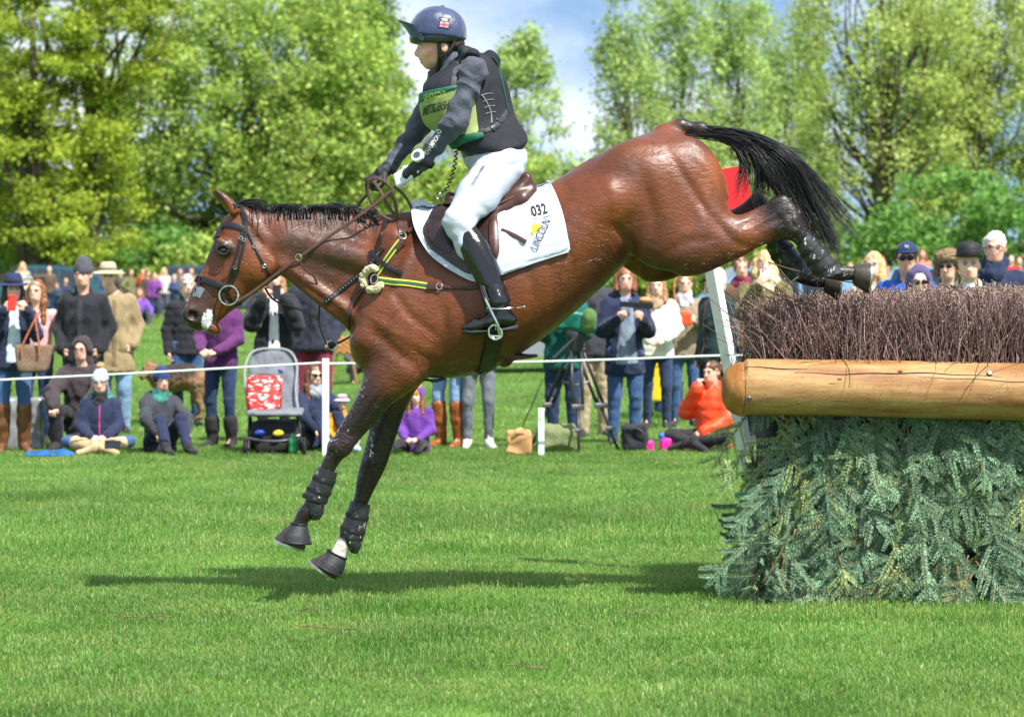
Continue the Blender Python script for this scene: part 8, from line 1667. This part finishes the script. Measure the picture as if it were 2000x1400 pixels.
# ---- pushchair
def pushchair():
    D = 26.6; cx = P(536, 0, D)[0]; t = empty('pushchair', (cx, D, 0), 'grey pushchair with black basket standing behind the rope', 'pushchair'); X = lambda a, b, y=0: P(a, b, D)+np.array([0, y, 0])
    fr = M('chair_frame', srgb(40, 42, 46), .35, .1); gy = FB('chair_grey', (112, 118, 126)); gd = FB('chair_dark', (70, 74, 82))
    S = SDF(); S.loft([(X(535, 812, .05), np.array([0, .03, 0]), np.array([.23, 0, 0]), 0), (X(532, 760, .14), np.array([0, .03, .01]), np.array([.235, 0, 0]), 0), (X(530, 710, .24), np.array([0, .03, .01]), np.array([.225, 0, 0]), 0), (X(528, 688, .28), np.array([0, .03, .01]), np.array([.17, 0, 0]), 0)], k=.01, kin=.01); V, F = S.mesh(.014, 1, disp=lambda V: .006*snoise(V, 18, 2)); link('backrest', npmesh('backrest', V, F), gy, t)
    mb = MB(); mb.tube(crpath([X(487, 815, .0), X(478, 760, .08), X(476, 715, .18), X(490, 688, .25), X(528, 682, .27), X(562, 688, .25), X(577, 715, .18), X(576, 760, .08), X(582, 800, 0)], .03), .012, 8); mb.build('hood_frame', M('hood_trim', srgb(140, 146, 152), .6), t)
    S = SDF(); S.box(X(540, 803, -.12), (.25, .18, .022), rotm('X', 4), rad=.02); S.box(X(548, 806, -.30), (.22, .03, .016), rad=.012); V, F = S.mesh(.013, 1); link('seat', npmesh('seat', V, F), gy, t)
    S = SDF(); S.box(X(540, 842, .0), (.20, .24, .10), rad=.03); V, F = S.mesh(.018, 1, disp=lambda V: .008*snoise(V, 14, 5)); link('basket', npmesh('basket', V, F), BLACK, t)
    S = SDF(); S.box(X(542, 870, -.05), (.19, .20, .055), rad=.03); V, F = S.mesh(.018, 1, disp=lambda V: .008*snoise(V, 14, 7)); link('basket', npmesh('basket', V, F), M('basket_black', srgb(26, 26, 30), .8), t)
    mb = MB(); mb.tube(crpath([X(490, 852, -.30), X(520, 856, -.36), X(560, 856, -.36), X(590, 846, -.30)], .04), .012, 8); mb.build('foot_bar', M('chair_alu', srgb(120, 124, 128), .3, .1, metal=.8), t)
    for a, b in (((488, 815), (490, 880)), ((582, 805), (594, 876))):
        for y in (-.28, .30): mb = MB(); mb.tube([X(a[0], a[1], y*.2), X(b[0], b[1], y)], .013, 8); mb.build('leg', fr, t)
    for px in (486, 598):
        for y in (-.30, .32):
            c = X(px, 0, y); c[2] = .085; mb = MB(); mb.torus(c, .065, .020, (1, 0, 0), 20, 8); w = mb.build('wheel', M('tyre', srgb(34, 34, 36), .8), t); mb = MB(); mb.lathe([(0, .012), (.045, .012), (.048, 0), (.045, -.012), (0, -.012)][::-1], c, 14, (1, 0, 0)); mb.build('hub', M('hub_white', srgb(200, 200, 196), .5), w)
    mb = MB(); mb.box(X(548, 718, .16), (.020, .004, .03), bev=.002); mb.build('tag', M('lilac_tag', srgb(150, 140, 200), .7), t)
    b = empty('backpack', X(517, 800, -.12), 'red and white patterned backpack sitting in the pushchair', 'backpack')
    S = SDF(); S.box(X(517, 768, -.03), (.165, .065, .165), rotm('X', -14), rad=.06); S.box(X(517, 786, -.10), (.135, .04, .08), rotm('X', -10), rad=.035, k=.015); V, F = S.mesh(.011, 1, disp=lambda V: .005*snoise(V, 20, 5)); m = M('red_print', srgb(222, 52, 48), .75, .05)
    nt = m.node_tree; N = nt.nodes; L = nt.links; bs = N['Principled BSDF']; src = bs.inputs['Base Color'].links[0].from_socket; tc = N.new('ShaderNodeTexCoord'); mp = N.new('ShaderNodeMapping'); mp.inputs['Scale'].default_value = (14, 14, 34); L.new(tc.outputs['Object'], mp.inputs[0]); nz = N.new('ShaderNodeTexNoise'); nz.inputs['Scale'].default_value = 1.3; nz.inputs['Detail'].default_value = 2.5; nz.inputs['Distortion'].default_value = .5; L.new(mp.outputs[0], nz.inputs['Vector']); rr = N.new('ShaderNodeMapRange'); rr.inputs['From Min'].default_value = .55; rr.inputs['From Max'].default_value = .57; L.new(nz.outputs['Fac'], rr.inputs[0]); mx = N.new('ShaderNodeMix'); mx.data_type = 'RGBA'; mx.inputs['B'].default_value = (.82, .80, .76, 1); L.new(rr.outputs[0], mx.inputs['Factor']); L.new(src, mx.inputs['A']); L.new(mx.outputs['Result'], bs.inputs['Base Color'])
    o = link('pack', npmesh('pack', V, F), m, b); mb = MB(); mb.tube(crpath([X(484, 795, -.12), X(483, 762, -.09), X(492, 738, -.06), X(517, 730, -.05), X(542, 738, -.06), X(551, 765, -.09), X(550, 795, -.12)], .02), .005, 6); mb.build('zip', M('zip_dark', srgb(120, 30, 34), .5), b)
    for i, (px, py, c, nm, lb) in enumerate(((512, 842, (40, 60, 160), 'food_pouch', 'blue pouch in the pushchair basket'), (548, 843, (226, 200, 60), 'food_pouch', 'yellow pouch in the pushchair basket'), (572, 862, (230, 210, 40), 'bottle', 'yellow bottle hanging in the pushchair basket'))):
        S = SDF(); S.ell(X(px, py, -.27), (.05 if i < 2 else .018, .03, .03 if i < 2 else .045)); V, F = S.mesh(.009, 1, disp=lambda V: .003*snoise(V, 60, i)); tag(link(nm, npmesh(nm, V, F), M('pouch_%d' % i, srgb(*c), .4, .25, 30)), lb, 'pouch' if i < 2 else 'bottle')
    S = SDF(); c = P(575, 0, D-.15); S.cone((c[0], D-.35, .05), (c[0], D-.35, .13), .04, .035); S.cone((c[0], D-.35, .13), (c[0], D-.35, .19), .03, .014); V, F = S.mesh(.008, 1); tag(link('bottle', npmesh('bottle', V, F), M('green_glass', srgb(30, 130, 70), .15, .1)), 'green bottle on the grass beside the pushchair wheel', 'bottle')
pushchair()
# ---- bags
def bag(name, label, c, half, mat, rad=.04, amp=.01, f=16, rz=0, cat='bag', vox=.017, taper=None):
    S = SDF(); S.box(c, half, rotm('Z', rz), rad=rad); V, F = S.mesh(vox, 1); n = snoise(V, f, 7)
    if taper: k = (V[:, 2]-(c[2]-half[2]))/(2*half[2]); V[:, 0] = c[0]+(V[:, 0]-c[0])*(1+taper*(k-.5)); V[:, 1] = c[1]+(V[:, 1]-c[1])*(1-.5*k)
    N = vnorm(V, F); V = V+N*(amp*(.6*n+.8*(1-np.abs(snoise(V, f*1.2, 9)))-.4))[:, None]; t = empty(name, (c[0], c[1], c[2]-half[2]), label, cat); link('bag_body', npmesh('bag_body', V, F), mat, t); return t
g = lambda px, d, z=0: np.array([(px-1000)*d/FPX, d, z])
c = P(66, 700, 26.55); t = bag('tote_bag', 'brown tweed tote bag hanging beside the navy hat woman', c, (.155, .07, .125), M('tweed', srgb(120, 98, 80), .95, .3, 60, .5, 200), .03, .006, taper=.25)
for a in (-.075, .075):
    mb = MB(); mb.tube(crpath([c+np.array([a-.02, -.075, .03]), c+np.array([a-.015, -.07, .12]), c+np.array([.02, -.03, .36]), c+np.array([.05, .02, .42])], .03), .010, 6); mb.build('handle', M('tan_leather', srgb(164, 96, 62), .5, .2), t)
bag('shopping_bag', 'silver grey shopping bag behind the brown boots', g(40, 27.3, .24), (.21, .09, .24), M('silver_bag', srgb(150, 152, 156), .35, .15, 8, .5, 20, metal=.3), .015, .016, 12)
c = g(1013, 26.4, .11); t = bag('paper_bag', 'crumpled brown paper bag on the grass beside the short stake', c, (.105, .07, .11), M('kraft_paper', srgb(190, 144, 96), .85, .15, 14, .6, 40), .008, .016, 16)
mb = MB(); mb.ribbon(crpath([c+np.array([-.05, -.085, .07]), c+np.array([-.02, -.10, .12]), c+np.array([.03, -.095, .13]), c+np.array([.05, -.08, .08])], .02), [(0, -1, .3)]*len(crpath([c+np.array([-.05, -.085, .07]), c+np.array([-.02, -.10, .12]), c+np.array([.03, -.095, .13]), c+np.array([.05, -.08, .08])], .02)), .025, .004); mb.build('handle', M('kraft_handle', srgb(214, 178, 130), .85), t)
bag('kit_bag', 'crumpled olive green kit bag lying behind the short stake', g(1090, 26.9, .12), (.20, .14, .13), FB('olive_bag', (118, 128, 88)), .09, .022, 12)
c = g(1238, 27.0, .12); t = bag('rucksack', 'black rucksack on the grass in front of the navy coat woman', c, (.12, .10, .13), BLACK, .06, .02, 16); mb = MB(); mb.torus(c+np.array([.02, -.08, .02]), .08, .010, (.5, 1, .3), 18, 6); mb.build('strap', M('webbing'), t)
bag('picnic_bag', 'bright pink bag lying flat on the grass', g(1318, 27.0, .065), (.13, .10, .065), M('hot_pink', srgb(240, 40, 160), .5, .1, 10, .3, 30), .02, .012, 10); bag('pink_wrap', 'small crumpled pink wrap left of the bright pink bag', g(1268, 27.0, .05), (.045, .05, .06), M('hot_pink'), .01, .02, 22)
S = SDF(); S.ell(g(1292, 26.95, .145), .03); V, F = S.mesh(.006, 1); tag(link('ball', npmesh('ball', V, F), M('blue_ball', srgb(30, 110, 200), .35)), 'small blue ball beside the pink bag', 'ball')
S = SDF()
for k in range(5): S.ell(g(70+14*k, 26.0+.1*(k % 2), .025), (.09, .10, .03), k=.03)
V, F = S.mesh(.014, 1, disp=lambda V: .012*snoise(V, 20, 3)); tag(link('blanket', npmesh('blanket', V, F), M('blue_blanket', srgb(24, 92, 150), .9, .6, 10, .4, 40)), 'crumpled blue and green blanket on the grass by the cross-legged woman', 'blanket')
c = P(1336, 622, 31.0); t = bag('handbag', 'orange handbag hanging from the beige coat', c, (.085, .04, .075), M('orange_leather', srgb(226, 84, 48), .45, .15), .02, .008, 20); mb = MB(); mb.tube(crpath([c+np.array([-.06, 0, .07]), c+np.array([-.10, .1, .35]), c+np.array([.0, .2, .6])], .05), .006, 5); mb.build('strap', M('orange_leather'), t)
# ---- hand-held things
def phone(px, py, d, c, label, land=False, rz=0):
    mb = MB(); w, h = (.072, .038) if land else (.038, .072); t = empty('phone', P(px, py, d), label, 'phone'); mb.box(P(px, py, d), (w, .005, h), rotm('Z', rz) @ rotm('X', -8), bev=.004); mb.build('case', M('phone_%d_%d' % (px, py), srgb(*c), .35, .05), t); k = P(px, py, d)+np.array([-w*.6, -.0065, h*.7]); mb = MB(); mb.lathe([(0, .002), (.008, .002), (.008, -.002)][::-1], k, 10, (0, -1, 0)); mb.build('lens', M('lens_black', srgb(14, 14, 16), .1, 0), t)
phone(23, 592, 26.35, (236, 52, 40), 'red phone held up by the woman in the navy hat'); phone(541, 571, 27.95, (30, 30, 34), 'dark phone held up under the horse\'s jaw'); phone(1499, 534, 27.55, (224, 200, 190), 'pale pink phone held sideways by the blonde woman', True); phone(220, 868, 26.05, (40, 44, 52), 'dark phone in the cross-legged woman\'s hands', True)
c = P(1243, 600, 27.5); t = empty('food_tray', c, 'black food tray held by the navy coat woman', 'tray'); mb = MB(); mb.box(c, (.15, .08, .006), rotm('Y', 4), bev=.003)
for sx, sy, hx, hy in ((-1, 0, .005, .08), (1, 0, .005, .08), (0, -1, .15, .005), (0, 1, .15, .005)): mb.box(c+np.array([sx*.15, sy*.08, .022]), (hx, hy, .024), rotm('Y', 4), bev=.002)
mb.build('tray', M('tray_black', srgb(24, 24, 26), .4), t)
c = c+np.array([.085, 0, .045]); t = empty('burger', c, 'burger in a pale bun lying on the black tray', 'burger'); mb = MB(); mb.ball(c+np.array([0, 0, .022]), (.062, .055, .030), 16, 10); mb.build('bun', M('bun', srgb(206, 150, 84), .7, .25, 20), t); mb = MB(); mb.lathe([(.0, -.012), (.052, -.012), (.056, 0), (.052, .010), (0, .010)], c, 18); mb.build('patty', M('patty', srgb(88, 54, 36), .9, .4, 60, .6), t); mb = MB(); mb.lathe([(0, -.034), (.05, -.034), (.058, -.02), (.054, -.010), (0, -.010)], c, 18); mb.build('bun_base', M('bun_pale', srgb(236, 214, 170), .8), t)
# ---- television camera on a tripod
def tvcam():
    D = 27.0; t = empty('tripod', P(1128, 880, D)*np.array([1, 1, 0]), 'black twin-tube camera tripod standing on the grass', 'tripod'); m = M('tripod_black', srgb(44, 48, 52), .4, .15); ap = P(1125, 668, D)
    S = SDF(); S.cone(ap+np.array([0, 0, -.06]), ap+np.array([0, 0, .05]), .07, .085); S.box(ap+np.array([0, 0, .10]), (.10, .06, .05), rad=.02); V, F = S.mesh(.012, 1); link('head', npmesh('head', V, F), m, t)
    for (px, y, dd) in ((1035, 862, .25), (1131, 885, -.45), (1208, 872, .1)):
        ft = P(px, y, D+dd); ft[2] = .0; mid = ap*.42+ft*.58; s = np.cross(mid-ap, [0, 1, 0]); s = s/np.linalg.norm(s)*.028 if abs(px-1131) > 20 else np.array([.045, 0, 0]); l = empty('leg', ap); l.parent = t; l.matrix_parent_inverse = Matrix.Translation(t.location).inverted(); mb = MB()
        for q in (-1, 1): mb.tube([ap+s*q, mid+s*q], .016, 8)
        mb.tube([mid+(ap-mid)*.12, ft], [.018, .012], 8); mb.box(mid, (.06, .03, .025), bev=.006); mb.box(mid*.5+ft*.5, (.035, .028, .02), bev=.005); mb.tube([ft+np.array([0, 0, .03]), ft], [.012, .004], 6); link('leg', mb.mesh('leg'), m, t)
        bpy.data.objects.remove(l)
    mb = MB(); mb.tube(crpath([P(1098, 745, D-.1), P(1125, 752, D-.15), P(1150, 745, D-.1)], .05), .010, 6); mb.build('spreader', m, t); mb = MB(); mb.tube([ap+np.array([.05, 0, .1]), P(1080, 700, D-.3)], .011, 8); mb.build('pan_bar', m, t)
    mb = MB(); mb.tube(crpath([P(1060, 740, D), P(1040, 790, D-.1), P(1022, 830, D-.1), P(1018, 872, D-.1)], .05), .006, 6); mb.build('cable', BLK, t)
    v = empty('video_camera', P(1125, 630, D), 'television camera wrapped in a green rain cover', 'video camera'); S = SDF(); S.box(P(1120, 626, D), (.20, .10, .09), rotm('Y', 6), rad=.04); S.cone(P(1075, 632, D), P(1050, 634, D), .06, .07); V, F = S.mesh(.014, 1, disp=lambda V: .014*snoise(V, 16, 4)); link('rain_cover', npmesh('rain_cover', V, F), M('teal_cover', srgb(8, 100, 84), .45, .2, 12, .4, 30), v); S = SDF(); S.ell(P(1150, 628, D-.1), (.07, .09, .12)); V, F = S.mesh(.013, 1, disp=lambda V: .010*snoise(V, 22, 6)); link('pouch', npmesh('pouch', V, F), FB('green_pouch', (84, 116, 58)), v)
    mb = MB(); mb.lathe([(0, .02), (.05, .02), (.055, 0), (.055, -.10)][::-1], P(1048, 634, D), 18, (-1, -.1, 0)); mb.build('lens', M('lens_black'), v)
tvcam()
# ---- dog
def dog():
    D = 31.2; s = D/FPX; Q = lambda a, b, y=0: P(a, b, D)+np.array([0, y, 0]); S = SDF()
    S.chain([Q(318, 740), Q(340, 738), Q(365, 736), Q(384, 742)], [.13, .135, .13, .12], .05); S.cone(Q(312, 742), Q(296, 726, -.05), .10, .085, .05); S.ell(Q(294, 722, -.06), (.075, .085, .08), k=.03); S.cone(Q(288, 728, -.12), Q(282, 735, -.20), .045, .032, .03)
    for a in (-1, 1): S.cone(Q(296+a*5, 712, -.05), Q(297+a*7, 700, -.05), .025, .006, .02)
    for x, y in ((320, -.07), (322, .07)): S.cone(Q(x, 752, y), Q(x-2, 785, y), .055, .032, .03); S.cone(Q(x-2, 785, y), Q(x-1, 812, y), .032, .028, .02); S.cone(Q(x-1, 815, y), Q(x-6, 817, y-.02), .03, .026, .02)
    for x, y in ((386, -.08), (380, .08)): S.cone(Q(x, 750, y), Q(x+2, 778, y), .085, .05, .04); S.cone(Q(x+2, 778, y), Q(x+10, 797, y), .042, .028, .02); S.cone(Q(x+10, 797, y), Q(x+6, 815, y), .027, .024, .02); S.cone(Q(x+6, 815, y), Q(x, 817, y), .027, .024, .02)
    S.chain([Q(396, 745), Q(404, 765), Q(404, 790)], [.05, .055, .03], .03); V, F = S.mesh(.014, 2, disp=lambda V: .006*snoise(V, 60, 3)); px = 1000+V[:, 0]/s; py = HZ-(V[:, 2]-CAMZ)/s; w = np.clip((748-py)/14+.4*snoise(V, 12, 2), 0, 1)*np.clip((px-305)/15, 0, 1)*np.clip((393-px)/12, 0, 1)
    C = np.array(srgb(128, 98, 68))*(1-w[:, None])+np.array(srgb(52, 42, 36))*w[:, None]; C *= (1+.15*snoise(V, 40, 6))[:, None]; t = empty('dog', P(345, 815, D)*np.array([1, 1, 0]), 'tan and black long-haired dog standing behind the blue beanie', 'dog'); me = npmesh('body', V, F); vcol(me, np.clip(C, 0, 1)); link('body', me, M('dog_coat', rough=.85, var=.3, scale=60, attr='Col', bump=.6, bscale=160), t)
    mb = MB(); mb.ball(Q(281, 736, -.225), .018); mb.build('nose', M('dog_nose', srgb(20, 18, 18), .3), t)
    for a in (-1, 1): mb = MB(); mb.ball(Q(288+a*4, 719, -.135), .011); mb.build('eye', M('dog_nose'), t)
dog()
# ---- cars
def car(label, px, d, L, c, yaw, suv=False):
    x = (px-1000)*d/FPX; z0 = gz(d); t = empty('car', (x, d, z0), label, 'car', rz=R(yaw)); h = 1.72 if suv else 1.46; W = .88; paint = M('paint_%d_%d_%d' % c, srgb(*c), .3, .04, coat=.6); gl = M('car_glass', srgb(36, 48, 56), .08, .05)
    pf = [(-.5, .30), (-.5, .62), (-.485, .78), (-.27, .92 if not suv else 1.02), (-.12, h-.02), (.0, h), (.22, h-.02), (.42, h-.16 if suv else 1.02), (.495, .95 if suv else .92), (.5, .60), (.49, .30)]
    secs_ = [(-W, 1), (-W*.96, 1.0), (W*.96, 1), (W, 1)]; mb = MB(); V = []; n = len(pf)
    for y, k in ((-1, 0), (-.92, 1), (.92, 1), (1, 0)):
        for a, z in pf:
            inset = max(0, (z-.9))*.32; V.append((a*L, y*(W-inset) if k == 0 else y*(W-inset), z+(0.02 if k else 0)*(z > .5)))
    F = [tuple(range(n))[::-1], tuple(range(3*n, 4*n))]+[(k*n+i, k*n+(i+1) % n, (k+1)*n+(i+1) % n, (k+1)*n+i) for k in range(3) for i in range(n)]; mb.add(V, F); mb.build('body', paint, t, world=False, sharp=30)
    for y in (-1, 1):
        for a0, a1 in ((-.20, -.02), (.0, .17), (.19, .36)):
            z1 = h-.10; ins = lambda z: max(0, (z-.9))*.32; q = [(a0*L+(.06*L if a0 < -.1 else 0)*0, .98 if suv else .94), (a1*L, .98 if suv else .94), ((a1-(.05 if a1 > .3 else 0))*L, z1-(.12 if a1 > .3 else 0)), ((a0+(.08 if a0 < -.1 else 0))*L, z1)]; mb = MB(); V = [(a, y*(W-ins(z)+.008), z) for a, z in q]; mb.add(V, [(0, 1, 2, 3) if y < 0 else (3, 2, 1, 0)]); mb.build('side_window', gl, t, smooth=False, world=False)
        for a in (-.31, .30):
            mb = MB(); mb.torus((a*L, y*(W-.08), .33), .24, .09, (0, 1, 0), 22, 8); w = mb.build('wheel', M('tyre'), t, world=False); mb = MB(); mb.lathe([(0, .03), (.10, .03), (.18, .012), (.19, -.03)][::-1], (a*L, y*(W+.01), .33), 16, (0, y, 0)); o = mb.build('rim', M('alloy', srgb(170, 172, 176), .3, .1, metal=.8), w, world=False)
        mb = MB(); mb.ball((-.47*L, y*W*.78, .72), (.10, .14, .07)); mb.build('headlight', M('lamp_glass', srgb(220, 224, 226), .1), t, world=False); mb = MB(); mb.ball((.487*L, y*W*.82, .82), (.05, .12, .09)); mb.build('tail_lamp', M('tail_red', srgb(170, 20, 24), .2), t, world=False)
        mb = MB(); mb.ball((-.17*L, y*(W+.06), 1.0), (.07, .09, .07)); mb.build('wing_mirror', paint, t, world=False)
    for e, (a0, z0_, a1, z1) in (('windscreen', (-.262, .94 if not suv else 1.04, -.128, h-.05)), ('rear_window', (.415, 1.06 if not suv else h-.20, .235, h-.06))):
        sg = -1 if e == 'windscreen' else 1; V = [(a0*L+sg*.015, -W*.80, z0_+.02), (a0*L+sg*.015, W*.80, z0_+.02), (a1*L+sg*.015, W*.66, z1+.02), (a1*L+sg*.015, -W*.66, z1+.02)]; mb = MB(); mb.add(V, [(0, 1, 2, 3) if sg > 0 else (3, 2, 1, 0)]); mb.build(e, gl, t, smooth=False, world=False)
car('silver grey car parked behind the horse\'s belly', 985, 49, 4.4, (120, 126, 132), 6); car('dark teal car parked far behind the girl with long hair', 62, 102, 4.4, (30, 74, 84), 25, True); car('blue car parked far behind the tan hat', 150, 106, 4.3, (50, 84, 130), 10); car('dark blue car parked far behind the far crowd', 365, 103, 4.4, (44, 66, 88), 0, True); car('red car far behind the navy felt hat', 22, 112, 4.2, (180, 30, 36), 5)
car('pale blue estate car behind the cap and the fur hat', 1812, 62, 4.5, (120, 156, 190), 70, True); car('light blue car behind the brown coat man', 1480, 66, 4.5, (112, 160, 196), 8, True); car('dark car at the right edge behind the tall man', 1985, 70, 4.4, (50, 66, 84), 20)
# ---- table, boxes, basket further back
def table():
    D = 33.5; c = P(1318, 662, D); t = empty('folding_table', (c[0], D, gz(D)), 'white folding table behind the woman in the white jacket', 'table'); mb = MB(); mb.box(c, (.32, .25, .014), bev=.004); mb.build('table_top', M('table_white', srgb(220, 222, 220), .5), t)
    for a in (-.27, .27):
        for b in (-.2, .2): mb = MB(); mb.tube([c+np.array([a, b, -.01]), np.array([c[0]+a, D+b, gz(D)])], .012, 6); mb.build('leg', BLK, t)
    b = P(1318, 640, D); tt = empty('jar', b, 'white and yellow jar on the folding table', 'jar'); mb = MB(); mb.lathe([(.035, 0), (.038, .01), (.038, .12), (.02, .14), (.0, .14)], c+np.array([-.03, 0, .014]), 14); mb.build('jar_body', M('jar_white', srgb(230, 232, 228), .3), tt); mb = MB(); mb.ball(c+np.array([.10, -.02, .07]), (.06, .05, .055)); mb.build('squash', M('squash', srgb(230, 150, 40), .5, .2), empty('squash', c+np.array([.1, 0, .0]), 'orange squash-shaped pot on the folding table', 'pot'))
    for px, py, h, cc, nm, lb in ((1298, 715, (.17, .2, .13), (236, 196, 30), 'crate', 'bright yellow crate under the folding table'), (1280, 748, (.06, .2, .2), (236, 196, 30), 'crate', 'narrow yellow crate beside the folding table'), (1305, 775, (.16, .15, .16), (44, 58, 92), 'cool_box', 'dark blue cool box under the folding table')):
        q = P(px, py, D-.4); q[2] = max(q[2], h[2]+gz(D)); S = SDF(); S.box(q, h, rad=.02); V, F = S.mesh(.02, 1); e = empty(nm, (q[0], q[1], gz(D)), lb, 'crate' if nm == 'crate' else 'cool box'); link('box', npmesh('box', V, F), M('box_%d' % cc[0], srgb(*cc), .5, .08), e); mb = MB(); mb.box(q+np.array([0, 0, h[2]]), (h[0]*1.03, h[1]*1.03, .015), bev=.004); mb.build('lid', M('lid_%d' % cc[0], [v*.8 for v in srgb(*cc)], .5), e)
table()
D = 43.5; c = P(672, 640, D); t = empty('wicker_basket', (c[0], D, gz(D)), 'wicker picnic basket standing under the horse\'s chest', 'basket'); S = SDF(); S.box((c[0], D, .62), (.12, .12, .13), rad=.02); V, F = S.mesh(.016, 1, disp=lambda V: .006*np.sign(np.sin(V[:, 0]*60)*np.sin(V[:, 2]*90))); link('basket_body', npmesh('basket_body', V, F), M('wicker', srgb(176, 120, 70), .8, .3, 40), t)
mb = MB(); 
for a in (-.1, .1): mb.tube([(c[0]+a, D, .5), (c[0]+a*2, D, gz(D))], .015, 6)
mb.build('stand', M('wicker'), t)
